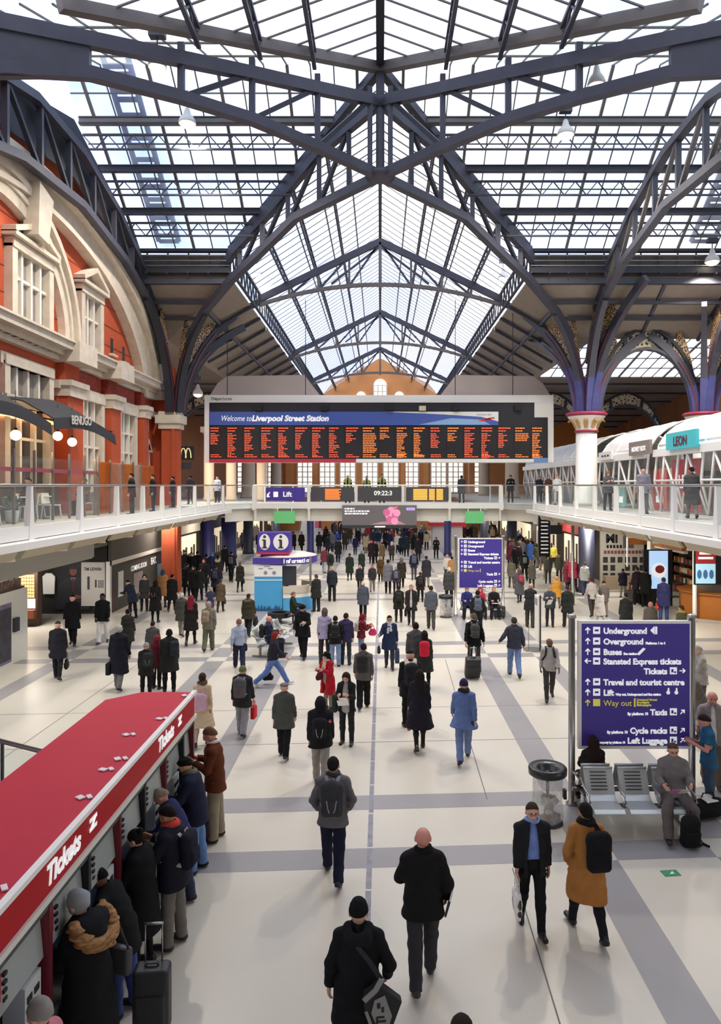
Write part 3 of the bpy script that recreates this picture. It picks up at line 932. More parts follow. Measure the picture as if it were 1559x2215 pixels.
def facade_window(name, y, w_, z0, z1, cols, rows, label, ped=0.0, pane=PANE):
 root = MB().box((XF - .2, y - w_ / 2, z0), (XF + .03, y + w_ / 2, z1)).build(name, pane)
 struct(root, label)
 fr = MB()
 for yy in (y - w_ / 2, y + w_ / 2):
  fr.box((XF, yy - .18, z0), (XF + .3, yy + .18, z1 + .1))
 fr.box((XF, y - w_ / 2 - .18, z1), (XF + .34, y + w_ / 2 + .18, z1 + .32))
 fr.build('window_frame', STONE, root)
 MB().box((XF, y - w_ / 2 - .3, z0 - .16), (XF + .42, y + w_ / 2 + .3, z0)).build('sill', STONE, root)
 mu = MB()
 for i in range(1, cols):
  yy = y - w_ / 2 + w_ * i / cols
  mu.box((XF, yy - .07, z0), (XF + .2, yy + .07, z1))
 for j in range(1, rows):
  zz = lerp(z0, z1, j / rows if rows > 2 else .62)
  mu.box((XF, y - w_ / 2, zz - .05), (XF + .17, y + w_ / 2, zz + .05))
 mu.build('mullion', WHITE_STONE, root)
 if ped:
  b = z1 + .35
  pd = MB()
  hw = w_ / 2 + .35
  pd.prism([W_(y - hw, b), W_(y + hw, b), W_(y + hw, b + .14), W_(y - hw, b + .14)], (.5, 0, 0))
  for s in (-1, 1):
   pd.prism([W_(y + s * hw, b + .1), W_(y + s * hw, b + .3), W_(y, b + ped + .2), W_(y, b + ped)], (.5, 0, 0))
  pd.build('pediment', STONE, root)
  MB().prism([W_(y - hw * .8, b + .14), W_(y + hw * .8, b + .14), W_(y, b + ped)], (.12, 0, 0)).build('pediment_relief', mat('grey carved relief', '968b80', .9, bump=(25, .8)), root)
 return root
WHITE_STONE = mat('white painted mullion', 'e2dacd', .7)
facade_window('window_1', 26.55, 2.8, 11.55, 14.0, 4, 2, 'big pedimented stone window under the inner arch', .75)
facade_window('window_2', 32.0, 2.1, 11.55, 14.0, 3, 2, 'tall pedimented stone window to the side of the inner arch', .75)
facade_window('window_3', 26.3, 3.3, 8.95, 9.95, 4, 1, 'row of small lights above the cafe canopy')
facade_window('window_4', 32.0, 2.3, 5.6, 9.5, 3, 4, 'tall cream stone window between the brick pilasters')
facade_window('window_5', 36.5, 2.3, 5.6, 9.4, 3, 4, 'cream stone window beside the brick pier')
facade_window('window_6', 26.3, 3.3, 5.4, 8.6, 3, 3, 'large gallery window behind the cafe canopy', pane=PANE_D)
MB().box((XF, 24.3, 8.6), (XF + .3, 28.3, 8.95)).build('transom', STONE, bpy.data.objects['window_3'])
MB().box((XF, 24.3, 9.95), (XF + .25, 28.3, 10.35)).build('head_stone', STONE, bpy.data.objects['window_3'])
for y, z, n_ in ((35.0, 12.1, 'nearer the tall window'), (36.6, 12.0, 'nearer the arch foot')):
 t_ = thing('niche', 'narrow dark slot niche in the red brick, ' + n_, 'niche', (XF, y, z))
 MB().box((0, -.16, 0), (.02, .16, .75)).build('recess', PANE_D, t_)
 MB().box((0, -.35, -.1), (.18, .35, 0)).build('sill', STONE, t_)
t_ = thing('niche', 'white framed square niche high on the pier wall', 'niche', (XF, 39.9, 8.85))
MB().box((0, -.5, 0), (.08, .5, 1.0)).build('surround', STONE, t_)
MB().box((.08, -.28, .2), (.1, .28, .8)).build('recess', PANE_D, t_)
t_ = thing('niche', 'white pedimented niche low on the pier wall', 'niche', (XF, 39.9, 6.2))
MB().box((0, -.5, 0), (.14, .5, 1.5)).prism([(0, -.65, 1.5), (0, .65, 1.5), (0, 0, 2.2)], (.25, 0, 0)).build('surround', STONE, t_)
MB().prism([(.26, -.3, 1.6), (.26, .3, 1.6), (.26, 0, 1.98)], (.01, 0, 0)).build('recess', PANE_D, t_)
# pier below the dark roof column
t_ = thing('brick_pier', 'square red brick pier carrying the dark roof column', 'pier', (-11.52, 40.9, 0))
MB().box((-.45, -.4, 0), (.42, .4, 9.0)).build('shaft', BRICK, t_)
MB().box((.12, -.5, 0), (.3, -.4, 9.0)).build('rib', BRICK, t_)
MB().box((-.6, -.5, 9.0), (.55, .5, 9.3)).box((-.75, -.6, 9.3), (.68, .6, 9.75)).box((-.6, -.5, 9.75), (.55, .5, 9.95)).build('cap', STONE, t_)
o = MB().box((-14, 41.35, 4.3), (-11.5, 41.75, 12.5)).build('wall_pier', BRICK)
struct(o, 'red brick return wall behind the pier')
# ---------------------------------------------------------------- galleries and bridge
DECK = 4.8
GREY_DECK = mat('grey gallery paving', 'b9b7b0', .5, noise=(.8, .06))
SOFF = mat('beige soffit panel', 'b5a992', .7)
o = MB().prism([(XF, 4, 4.45), (-9.1, 4, 4.45), (-9.1, 43.0, 4.45), (-7.9, 45, 4.45), (-7.9, 49.5, 4.45), (-9.1, 52, 4.45), (-9.1, 97, 4.45), (XF - 3, 97, 4.45), (XF - 3, 42, 4.45), (XF, 42, 4.45)], (0, 0, .35)).build('floor_gallery_facade', [GREY_DECK])
struct(o, 'raised gallery floor in front of the brick facade')
o = MB().prism([(28, 4, 4.45), (8.95, 4, 4.45), (8.95, 43.0, 4.45), (7.4, 45, 4.45), (7.4, 49.5, 4.45), (8.95, 52, 4.45), (8.95, 97, 4.45), (28, 97, 4.45)], (0, 0, .35)).build('floor_gallery_pods', [GREY_DECK])
struct(o, 'raised gallery floor under the white retail pods')
o = MB().box((-7.9, 45, 4.45), (7.4, 49.5, 4.8)).build('floor_bridge', GREY_DECK)
struct(o, 'footbridge deck crossing the concourse below the departures board')
def fin_post(t_, p, out):
 """white tapered balustrade fin; out = direction pointing over the concourse."""
 out = Vector(out)
 al = Vector((-out.y, out.x, 0))
 c = Vector(p)
 poly = []
 for k, z, wd in ((0, 5.88, .05), (0, 4.42, .15)):
  poly.append((z, wd))
 a = [c + al * -.05 + Vector((0, 0, 5.88)), c + al * .05 + Vector((0, 0, 5.88)), c + al * .16 + Vector((0, 0, 4.4)), c + al * -.16 + Vector((0, 0, 4.4))]
 return MB().prism(a, out * .14).build('post', WHITE, t_)
def balustrade(label, pts, out, end=None):
 t_ = thing('balustrade', label, 'balustrade')
 for p in pts:
  fin_post(t_, (p[0], p[1], 0), out)
 MB().tube([(p[0], p[1], 5.9) for p in ([end] if end else []) + pts], .04, 8).build('handrail', STEEL, t_)
 for p, q in zip(pts, pts[1:]):
  p, q = Vector((p[0], p[1], 0)), Vector((q[0], q[1], 0))
  d = (q - p).normalized() * .1
  MB().quad(p + d + Vector((0, 0, 4.7)), q - d + Vector((0, 0, 4.7)), q - d + Vector((0, 0, 5.82)), p + d + Vector((0, 0, 5.82))).build('glass_panel', GLASS, t_)
 return t_
LY = [13.2, 16.1, 19.1, 22.3, 25.4, 28.2, 30.7, 33.3, 36.1, 39.0, 42.6]
balustrade('glass balustrade with white fins along the facade gallery', [(-9.12, y) for y in LY] + [(-7.75, 44.9)], (1, 0, 0))
RY = [13.5, 16.5, 19.5, 22.4, 25.2, 27.9, 30.7, 33.6, 36.6, 39.5, 42.6]
balustrade('glass balustrade with white fins along the pod gallery', [(8.97, y) for y in RY] + [(7.45, 44.9)], (-1, 0, 0))
BX = [-7.6, -4.33, -1.46, 1.38, 4.22, 7.3]
t_ = thing('balustrade', 'white railing with square posts along the footbridge', 'balustrade', (0, 44.95, 4.8))
for x in BX:
 MB().box((x - .09, -.1, -.35), (x + .09, .08, 1.1)).build('post', WHITE, t_)
MB().tube([(-7.75, 0, 1.1), (7.4, 0, 1.1)], .05, 8).build('handrail', WHITE, t_)
for x0, x1 in zip(BX, BX[1:]):
 MB().quad((x0 + .1, 0, .1), (x1 - .1, 0, .1), (x1 - .1, 0, 1.02), (x0 + .1, 0, 1.02)).build('glass_panel', GLASS, t_)
t_ = thing('balustrade', 'far railing on the other edge of the footbridge', 'balustrade', (0, 49.4, 4.8))
MB().tube([(-7.75, 0, 1.1), (7.4, 0, 1.1)], .04, 8).build('handrail', WHITE, t_)
for i in range(9):
 MB().box((-7.7 + i * 1.88 - .04, -.04, 0), (-7.7 + i * 1.88 + .04, .04, 1.1)).build('post', WHITE, t_)
for sx, ys, X, side in ((-1, LY, -9.12, 'facade'), (1, RY, 8.97, 'pod')):
 t_ = thing('gallery_fascia', 'white stepped edge fascia below the %s gallery balustrade' % side, 'fascia')
 ye = 43.0
 MB().box((min(X, X - sx * .12), 10, 4.52), (max(X, X - sx * .12), ye, 4.86)).build('upper_band', WHITE, t_)
 MB().prism([(X - sx * .02, 10, 4.5), (X - sx * .02, 10, 4.32), (X - sx * .5, 10, 4.32), (X - sx * .5, 10, 4.5)], (0, ye - 10, 0)).build('lower_band', WHITE, t_)
 for y0, y1 in zip(ys, ys[1:]):
  MB().prism([(X + sx * .04, y0 + .2, 4.32), (X + sx * .26, y0 + .2, 3.98), (X + sx * .34, y0 + .2, 3.98), (X + sx * .12, y0 + .2, 4.32)], (0, y1 - y0 - .4, 0)).build('soffit_panel', SOFF, t_)
 for y0 in ys:
  MB().prism([(X - sx * .1, y0 - .12, 4.42), (X - sx * .1, y0 + .12, 4.42), (X + sx * .9, y0 + .18, 3.95), (X + sx * .9, y0 - .18, 3.95)], (0, 0, -.06)).build('bracket', WHITE, t_)
  MB().lathe((X + sx * .5, y0, 4.05), [(.2, -.12), (.17, -.05), (.04, .1)], 10).build('downlight', WHITE, t_)
 o = MB().box((min(X + sx * .95, X + sx * 12), 8, 4.1), (max(X + sx * .95, X + sx * 12), 97, 4.35)).build('ceiling_%d' % (21 if sx < 0 else 22), OFFWHITE)
 struct(o, 'pale soffit under the %s gallery' % side)
t_ = thing('bridge_fascia', 'white girder and soffit box along the footbridge edge', 'fascia', (0, 45, 0))
MB().box((-7.9, -.15, 4.5), (7.5, .05, 4.83)).build('upper_band', WHITE, t_)
MB().box((-9.3, .25, 3.72), (9.2, .6, 4.42)).build('soffit_box', OFFWHITE, t_)
MB().box((-9.3, .6, 3.72), (9.2, 4.4, 3.85)).build('underside', OFFWHITE, t_)
for x in BX:
 MB().prism([(x - .07, -.1, 4.5), (x - .07, .3, 4.5), (x - .07, .3, 3.75), (x - .07, .1, 3.75)], (.14, 0, 0)).build('bracket', WHITE, t_)
for sx in (-1, 1):
 x1, y1, x0, y0 = sx * 7.7, 0, sx * 9.1, -2.0
 MB().prism([(x0, y0, 4.5), (x1, y1, 4.5), (x1, y1, 4.84), (x0, y0, 4.84)], (0, .12, 0)).build('corner_band', WHITE, t_)
 MB().prism([(x0, y0 + .4, 3.75), (x1, y1 + .4, 3.75), (x1, y1 + .4, 4.5), (x0, y0 + .4, 4.5)], (0, .12, 0)).build('corner_soffit', OFFWHITE, t_)
# beige round columns behind the bridge
BUFF = mat('beige round column', 'c9b39a', .7)
for px, n_ in ((452, 'nearest the golden arch sign'), (500, 'between the two others'), (566, 'closest to the lift sign')):
 p = at(px, 1050, 52)
 t_ = thing('round_column', 'beige round column standing on the bridge gallery, ' + n_, 'column', (p.x, 52, 4.8))
 MB().lathe((0, 0, 0), [(.42, 0), (.42, .2), (.36, .3), (.36, 4.6), (.45, 4.8)], 16).build('shaft', BUFF, t_)
 MB().box((-.5, -.5, 4.8), (.5, .5, 5.2)).build('capital', BUFF, t_)
# ---------------------------------------------------------------- end wall with gable
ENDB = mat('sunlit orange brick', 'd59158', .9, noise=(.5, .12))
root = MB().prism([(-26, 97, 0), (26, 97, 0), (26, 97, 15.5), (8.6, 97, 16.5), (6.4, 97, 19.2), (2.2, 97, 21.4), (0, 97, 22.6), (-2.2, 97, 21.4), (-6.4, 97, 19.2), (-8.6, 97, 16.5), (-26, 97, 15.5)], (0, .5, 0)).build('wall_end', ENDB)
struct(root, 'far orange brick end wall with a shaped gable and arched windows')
ENDG = mat('bright window light', 'fdf6ea', .5, emit=.9)
ENDF = mat('pale stone trim', 'e6d6c0', .8)
k = 31
def end_window(x, z0, w_, h_, arch, label, cols=3, rows=3):
 global k
 y = 96.95
 pts = [(x - w_ / 2, y, z0), (x + w_ / 2, y, z0), (x + w_ / 2, y, z0 + h_)]
 if arch:
  pts += [(x + w_ / 2 * math.cos(PI * i / 8), y, z0 + h_ + w_ / 2 * math.sin(PI * i / 8)) for i in range(1, 8)]
 pts += [(x - w_ / 2, y, z0 + h_)]
 r = MB().prism(pts, (0, -.05, 0)).build('window_%d' % k, ENDG)
 struct(r, label)
 r['group'] = 'windows of the far end wall'
 k += 1
 m_ = MB()
 for i in range(cols + 1):
  xx = x - w_ / 2 + w_ * i / cols
  m_.box((xx - .08, y - .2, z0), (xx + .08, y, z0 + h_))
 for j in range(rows + 1):
  zz = z0 + h_ * j / rows
  m_.box((x - w_ / 2, y - .18, zz - .06), (x + w_ / 2, y, zz + .06))
 m_.build('mullion', ENDF, r)
 return r
end_window(0, 16.6, 1.7, 2.4, True, 'tall arched window in the middle of the far gable')
for s, n_ in ((-1, 'facade'), (1, 'pod')):
 end_window(s * 2.5, 15.6, 1.2, 2.0, True, 'arched gable window on the %s side of the tall one' % n_)
 end_window(s * 5.2, 14.8, 1.0, 1.5, True, 'small arched gable window at the %s side' % n_)
for px in (485, 530, 585, 660, 708, 752, 800, 845, 888, 948, 985, 1030):
 x = (px - VX) * 97 / F_PX
 end_window(x, 5.0, 2.0, 4.0, False, 'bright tall window of the far end wall', 3, 6)
for x in (-22, -17.2, -12, -8.5, 3.0, 6.0, 12.0):
 o = MB().box((x - .35, 96.5, 4.8), (x + .35, 97, 12)).build('pilaster', ENDB, root)
# side walls far down the hall
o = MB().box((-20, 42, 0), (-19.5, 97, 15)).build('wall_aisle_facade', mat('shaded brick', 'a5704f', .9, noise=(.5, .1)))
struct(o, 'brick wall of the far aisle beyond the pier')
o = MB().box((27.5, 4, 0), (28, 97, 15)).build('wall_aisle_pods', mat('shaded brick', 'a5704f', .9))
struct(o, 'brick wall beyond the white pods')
o = MB().prism([(16, 80, 4.8), (27, 80, 4.8), (27, 80, 13)] + [(21.5 + 5.5 * math.cos(PI * i / 8), 80, 7.5 + 5.5 * math.sin(PI * i / 8)) for i in range(1, 8)] + [(16, 80, 7.5)], (0, .5, 0)).build('wall_arch', mat('ochre arch wall', 'c47a3c', .9))
struct(o, 'ochre arched wall glimpsed beyond the white column')
for sx in (-1, 1):
 o = MB().prism([(sx * 3.6, 45, 11.3), (sx * 10.4, 45, 11.3), (sx * 9.9, 45, 12.1), (sx * 9.3, 45, 12.55), (sx * 4.6, 45, 12.62)], (0, .2, 0)).build('trim_%d' % (1 if sx < 0 else 2), mat('pale taupe bulkhead', 'b5a79c', .8))
 struct(o, 'plain taupe bulkhead panel above the departures board, ' + ('facade' if sx < 0 else 'pod') + ' side')
# ---------------------------------------------------------------- departures board
BY = 44.0
bd = thing('departures_board', 'huge departures board of dark columns with orange text in a white frame', 'departure board', (0, BY, 0))
pb = lambda px, py: at(px, py, BY) - Vector((0, BY, 0))
a, b = pb(443, 1001), pb(1196, 855)
x0, x1, z0, z1 = a.x, b.x, a.z, b.z
MB().box((x0, 0, z0), (x1, .45, z1)).build('housing', WHITE, bd)
fr = MB()
xi0, xi1, zi0, zi1 = pb(453, 0).x, pb(1184, 0).x, pb(0, 995).z, pb(0, 871).z
fr.box((x0, -.12, z0), (xi0, 0, zi1)).box((xi1, -.12, z0), (x1, 0, zi1)).box((x0, -.12, zi1), (x1, 0, z1))
fr.build('frame', WHITE, bd)
zt = pb(0, 921).z
MB().box((xi0, -.03, z0 + .05), (xi1, 0, zi1)).build('upper_panel', mat('black board panel', '2b2a30', .35), bd)
text('Departures', .27, (pb(457, 0).x, -.13, pb(0, 866).z), TO_CAM, mat('dark ink', '3a3a40', .6), bd)
bn = MB().box((xi0, -.12, pb(0, 920).z), (pb(1077, 0).x, -.05, pb(0, 891).z)).build('banner', mat('welcome banner blue', '4c63b0', .5), bd)
MB().prism([(pb(830, 0).x, -.125, pb(0, 891).z), (pb(1077, 0).x, -.125, pb(0, 891).z), (pb(1077, 0).x, -.125, pb(0, 912).z), (pb(1040, 0).x, -.125, pb(0, 902).z), (pb(960, 0).x, -.125, pb(0, 897).z)], (0, .004, 0)).build('white_sweep', WHITE, bn)
MB().prism([(pb(905, 0).x, -.128, pb(0, 919).z), (pb(1060, 0).x, -.128, pb(0, 919).z), (pb(1040, 0).x, -.128, pb(0, 908).z), (pb(975, 0).x, -.128, pb(0, 905).z)], (0, .004, 0)).build('sky_sweep', mat('pale sky blue', '8fb4dd', .5), bn)
mb = MB()
for k_ in range(2):
 x = pb(1046 + k_ * 8, 0).x
 z = pb(0, 910 - k_ * 3).z
 mb.prism([(x - .4, -.13, z), (x + .35, -.13, z + .12), (x + .45, -.13, z + .05), (x - .1, -.13, z - .05)], (0, .004, 0))
mb.build('rail_mark', mat('logo red', 'c8364a', .5), bn)
text('Network Rail', .16, (pb(1030, 0).x, -.135, pb(0, 899).z), TO_CAM, mat('pale grey ink', 'a8a8c0', .6), bn)
text('Welcome to', .47, (pb(478, 0).x, -.135, pb(0, 911).z), TO_CAM, WHITE_INK, bn, shear=.25, width=.76)
text('Liverpool Street Station', .47, (pb(545, 0).x, -.135, pb(0, 911).z), TO_CAM, WHITE_INK, bn, bold=.018, shear=.2, width=1.0)
scr = mat('dark dot screen', '2d2a2c', .3)
rr = random.Random(4)
N = 20
cw = (xi1 - xi0) / N
lines = [7, 14, 11, 10, 14, 10, 14, 12, 6, 12, 4, 15, 14, 9, 5, 13, 17, 9, 5, 17]
for i in range(N):
 xa = xi0 + cw * i
 p = MB().box((xa + .03, -.07, zi0 + .08), (xa + cw - .03, -.01, zt - .03)).build('screen', scr, bd)
 mb = MB()
 ztop = zt - .14
 left = xa + .08
 def row(z, n_, h_=.048):
  x = left
  for _ in range(n_):
   wd = rr.uniform(.07, .2)
   if x + wd > xa + cw - .1:
    break
   mb.quad((x, -.075, z), (x + wd, -.075, z), (x + wd, -.075, z + h_), (x, -.075, z + h_))
   x += wd + .03
 row(ztop - .04, 4, .065)
 row(ztop - .2, 3, .06)
 nl = lines[i]
 for j in range(nl):
  row(ztop - .36 - j * .1, rr.choice([2, 2, 3, 3]) if i not in (9, 18) else 5)
 row(zi0 + .16, 4)
 if i not in (1, 4, 6):
  row(zi0 + .28, 3)
 mb.build('lettering', RED_LED if i < 9 or i in (13, 15, 16, 17) else ORANGE_LED, p)
MB().box((xi0, -.12, z0 + .02), (pb(770, 0).x, -.02, zi0 + .06)).build('red_strip', mat('board strip red', 'c63247', .5), bd)
MB().box((pb(770, 0).x, -.12, z0 + .02), (pb(1153, 0).x, -.02, zi0 + .06)).build('white_strip', WHITE, bd)
MB().box((pb(1153, 0).x, -.12, z0 + .02), (xi1, -.02, zi0 + .12)).build('blue_strip', mat('board strip blue', '6f9fd8', .5), bd)
MB().box((pb(1155, 0).x, -.1, pb(0, 903).z), (xi1 + .02, -.02, zi1 + .02)).build('notice_plate', WHITE, bd)
for px in (560, 702, 842, 913, 985, 1119):
 x = pb(px, 0).x
 t2 = MB().box((x - .2, -.3, zi1 - .5), (x + .2, -.05, zi1 - .22)).build('bracket_box', BLACK if px != 913 else mat('cream notice', 'd9d2b0', .6), bd)
for px in (490, 660, 985, 1110):
 x = pb(px, 0).x
 MB().tube([(x, .2, z1), (x, .2, 17.0)], .025, 6).build('hanger_rod', DARK_IRON, bd)
# golden arch sign, signs on the bridge
mk = at(402, 980, 41.5)
t_ = thing('arch_sign', 'square black sign with a pale golden double arch letter by the brick pier', 'sign', (mk.x, 41.5, mk.z), group=None)
MB().box((-.42, 0, -.38), (.42, .12, .38)).build('panel', BLACK, t_)
mb = MB()
for s in (-1, 1):
 pts = [(s * .14 + .15 * math.cos(PI * i / 10), -.02, -.28 + .55 * math.sin(PI * i / 10)) for i in range(11)]
 mb.chain(pts, .05, .055, (0, 1, 0))
mb.build('letter', mat('pale golden letter', 'e9dfa8', .5, emit=.3), t_)
MB().bar((-.3, .06, .1), (-.5, -.35, .1), .05, .05).build('bracket', DARK_IRON, t_)
t_ = thing('hanging_sign', 'small dark square sign under the golden arch sign', 'sign', (at(402, 1008, 41.5).x, 41.5, at(402, 1008, 41.5).z))
MB().box((-.3, 0, -.2), (.3, .08, .2)).build('panel', CHARCOAL, t_)
MB().bar((-.2, .04, .1), (-.5, -.35, .1), .04, .04).build('bracket', DARK_IRON, t_)
SY = 44.78
def sgn(name, px0, px1, py0, py1, m, label, cat='sign', Y=SY, th_=.1):
 p, q = at(px0, py1, Y), at(px1, py0, Y)
 c = (p + q) / 2
 t_ = thing(name, label, cat, (c.x, Y, p.z))
 MB().box((p.x - c.x, 0, 0), (q.x - c.x, th_, q.z - p.z)).build('panel', m, t_)
 return t_, q.x - p.x, q.z - p.z
t_, w_, h_ = sgn('lift_sign', 575, 659, 1055, 1083, SIGN_BLUE, 'purple lift sign with white arrow on the footbridge railing')
text('Lift', .42, (-.15, -.01, .25), TO_CAM, WHITE_INK, t_, bold=.01)
MB().box((-.72, -.02, .22), (-.44, 0, .54)).build('pictogram', WHITE_INK, t_)
MB().bar((-.95, -.02, .52), (-1.1, -.02, .24), .07, .02, (0, 1, 0)).prism([(-1.12, -.03, .2), (-.92, -.03, .22), (-1.1, -.03, .44)], (0, .02, 0)).build('arrow', WHITE_INK, t_)
SCR_G = mat('grey LED cabinet', '4a4a4e', .5)
t_, w_, h_ = sgn('led_panel', 672, 766, 1054, 1083, SCR_G, 'grey LED panel with orange lines beside the lift sign')
mb = MB()
for i in range(8):
 mb.quad((-.45, -.01, .06 + i * .085), (.45 + .1 * math.sin(i * 3), -.01, .06 + i * .085), (.45 + .1 * math.sin(i * 3), -.01, .12 + i * .085), (-.45, -.01, .12 + i * .085))
mb.build('lettering', ORANGE_LED, t_)
t_, w_, h_ = sgn('clock_panel', 774, 868, 1054, 1083, SCR_G, 'grey digital clock panel in the middle of the footbridge railing', 'clock')
text('09:22:3', .38, (-.35, -.01, .33), TO_CAM, mat('pale clock digits', 'd8d8d0', .5, emit=.5), t_, bold=.008)
t_, w_, h_ = sgn('led_panel', 878, 970, 1054, 1083, SCR_G, 'grey LED panel with a table of orange times next to the clock')
mb = MB()
for i in range(8):
 for xa, xb in ((-.85, .0), (.1, .45), (.55, .95)):
  mb.quad((xa, -.01, .05 + i * .085), (xb, -.01, .05 + i * .085), (xb, -.01, .11 + i * .085), (xa, -.01, .11 + i * .085))
mb.build('lettering', mat('amber lit dots', 'f0a040', .5, emit=1.0), t_)
t_, w_, h_ = sgn('advert_screen', 740, 901, 1093, 1136, mat('advert screen grey', '6c6768', .4, emit=.12), 'wide advert screen with a pink flower hung below the footbridge', 'screen', 44.6, .25)
PINKF = mat('pink flower', 'e58fae', .5, emit=.35)
mb = MB()
for i in range(11):
 a = i * 2.4
 r = .08 + .03 * i
 mb.add([(.75 + r * math.cos(a) + .22 * math.cos(a + 2 * PI * j / 10), -.02 - .001 * i, .62 + r * math.sin(a) * 1.1 + .22 * math.sin(a + 2 * PI * j / 10)) for j in range(10)], [tuple(range(10))], i % 2)
mb.build('flower_petal', [PINKF, mat('deep pink petal', 'c9648c', .5, emit=.25)], t_)
MB().prism([(.9, -.015, .85), (1.15, -.015, 1.15), (.75, -.015, 1.1)], (0, .005, 0)).build('flower_tip', mat('coral flower tip', 'd86a7c', .5, emit=.3), t_)
MB().quad((-.6, -.012, .04), (1.6, -.012, .04), (1.2, -.012, .25), (.1, -.012, .2)).build('pink_glow_print', mat('dusty pink print', 'b58a90', .5, emit=.15), t_)
text('Mother’s Day\nMake Mum’s Sunday shine\nfrom our station stores', .16, (-2.1, -.012, .95), TO_CAM, WHITE_INK, t_, space=.85) if False else None
mb = MB()
for i, (w0) in enumerate((.7, 1.55, 1.4)):
 x = -2.1
 for j in range(14):
  wd = .08 + .05 * ((i * 7 + j * 5) % 3)
  if x + wd > -2.1 + w0:
   break
  mb.quad((x, -.012, .95 - i * .15), (x + wd, -.012, .95 - i * .15), (x + wd, -.012, 1.04 - i * .15), (x, -.012, 1.04 - i * .15))
  x += wd + .04
mb.build('lettering', WHITE_INK, t_)
mb = MB()
for i in range(3):
 mb.add([(1.7 + i * .12 + .1 * math.cos(2 * PI * j / 8), -.012, .98 + .1 * math.sin(2 * PI * j / 8)) for j in range(8)], [tuple(range(8))])
mb.box((2.0, -.014, .9), (2.14, -.008, 1.06)).build('logo', mat('lilac logo', 'b8a5e0', .5, emit=.3), t_)
MB().box((-2.25, -.02, -.18), (2.25, .2, 0)).build('lower_housing', CHARCOAL, t_)
MB().box((-.3, -.03, -.13), (.35, -.02, -.05)).build('name_plate', WHITE_INK, t_)
EXITG = mat('lit green sign', '63b070', .5, emit=.25)
for a0, a1, lab in ((593, 637, 'plain lit green sign hung below the footbridge above the information kiosk'), (1007, 1046, 'plain lit green sign hung below the footbridge above the far direction sign')):
 t_, w_, h_ = sgn('green_sign', a0, a1, 1106, 1132, EXITG, lab, 'sign', 44.7, .14)
 for s in (-1, 1):
  MB().bar((s * w_ * .35, .07, h_), (s * w_ * .35, .3, h_ + .5), .04, .04, (1, 0, 0)).build('hanger', WHITE, t_)
# ---------------------------------------------------------------- white retail pods on the gallery
POD_SKIN = mat('milky pod skin', 'eeedea', .35, noise=(1.2, .05))
POD_GLASS = glass_mat('pod front glass', (.93, .96, .96), .10, gloss=.06, translucent=False)
POD_W = mat('white pod tube', 'f4f3ee', .35)
POD_IN = mat('warm pod interior', 'd8cfc2', .8)
def pod(y0, y1, label, end_sign=None):
 t_ = thing('retail_pod', label, 'pod', (0, y0, 4.8))
 L = y1 - y0
 xf, xb = 11.9, 17.2
 def prof(u):                      # front foot, front shoulder, crown, back
  pts = [(xf + .1, 0), (xf - .25, 1.3), (xf - .15, 2.35)]
  arc = [(14.5 - 2.75 * math.cos(PI * i / 12), 2.35 + 1.75 * math.sin(PI * i / 12)) for i in range(13)]
  return pts[:2] + arc + [(xb, 0)]
 P = prof(0)
 A = [Vector((x, 0, z)) for x, z in P[2:]]
 # roof skin
 mb = MB()
 n = max(2, int(L / 1.9))
 vs = []
 for i in range(n + 1):
  vs += [(x, L * i / n, z) for x, z in P[2:15]]
 k = 13
 mb.add(vs, [(i * k + j, i * k + j + 1, (i + 1) * k + j + 1, (i + 1) * k + j) for i in range(n) for j in range(k - 1)], 0, True)
 mb.build('roof_skin', POD_SKIN, t_)
 for i in range(n + 1):
  y = L * i / n
  MB().tube([(x, y, z) for x, z in P], .055, 6).build('rib', POD_W, t_)
  if i < n:
   MB().tube([(xf + .0, y, .0), (xf - .28, y + L / n * .5, 2.3)], .05, 6).build('strut', POD_W, t_)
   MB().tube([(xf - .28, y + L / n * .5, 2.3), (xf + .0, y + L / n, .0)], .05, 6).build('strut', POD_W, t_)
 mb = MB()
 for x, z in (P[1], P[3], P[6], P[9]):
  mb.tube([(x, 0, z), (x, L, z)], .045, 6)
 mb.build('purlin_rib', POD_W, t_)
 MB().box((xf - .35, 0, 2.3), (xf - .1, L, 2.6)).build('front_beam', POD_W, t_)
 MB().quad((xf + .1, 0, 0), (xf + .1, L, 0), (xf - .12, L, 2.3), (xf - .12, 0, 2.3)).build('front_glass', POD_GLASS, t_)
 MB().box((xb - .1, 0, 0), (xb, L, 3.2)).build('back_wall', POD_IN, t_)
 MB().box((13.4, .8, 0), (14.2, L - .8, 1.05)).build('counter', mat('pale counter', 'cfc9bf', .6), t_)
 r_ = random.Random(int(y0 * 10))
 for i in range(int(L / 1.5)):
  y = .5 + i * 1.5
  MB().box((16.2, y, .2), (17.0, y + 1.2, 2.1)).build('shelf', mat('shelf %d' % (i % 3), ('b9a58e', '8e8780', 'd8d3c8')[i % 3], .8), t_)
  mb = MB()
  for j in range(14):
   mb.cbox((16.1, y + .1 + r_.random() * 1.0, .5 + .4 * int(r_.random() * 4)), (.1, .16, .24))
  mb.build('goods_pattern', mat('goods %d' % (i % 4), ('8a6a4e', '4e4a48', '9aa0a0', 'a86a58')[i % 4], .7), t_)
 return t_
pod(20.0, 31.4, 'white tubular retail pod with the teal sign, closest to the viewer')
pod(32.4, 39.4, 'white tubular retail pod right behind the white column')
pod(42.0, 60.0, 'long grey white retail pod seen between the board and the white column')
def west_sign(name, y0, y1, z0, z1, X, m, label, cat='sign'):
 t_ = thing(name, label, cat, (X, (y0 + y1) / 2, z0))
 MB().box((-.06, (y0 - y1) / 2, 0), (.06, (y1 - y0) / 2, z1 - z0)).build('panel', m, t_)
 return t_
t_ = west_sign('shop_sign', 26.7, 29.5, 7.3, 7.95, 11.45, mat('teal sign face', '45b6bd', .5, emit=.1), 'teal shop sign with dark red letters on the pod front')
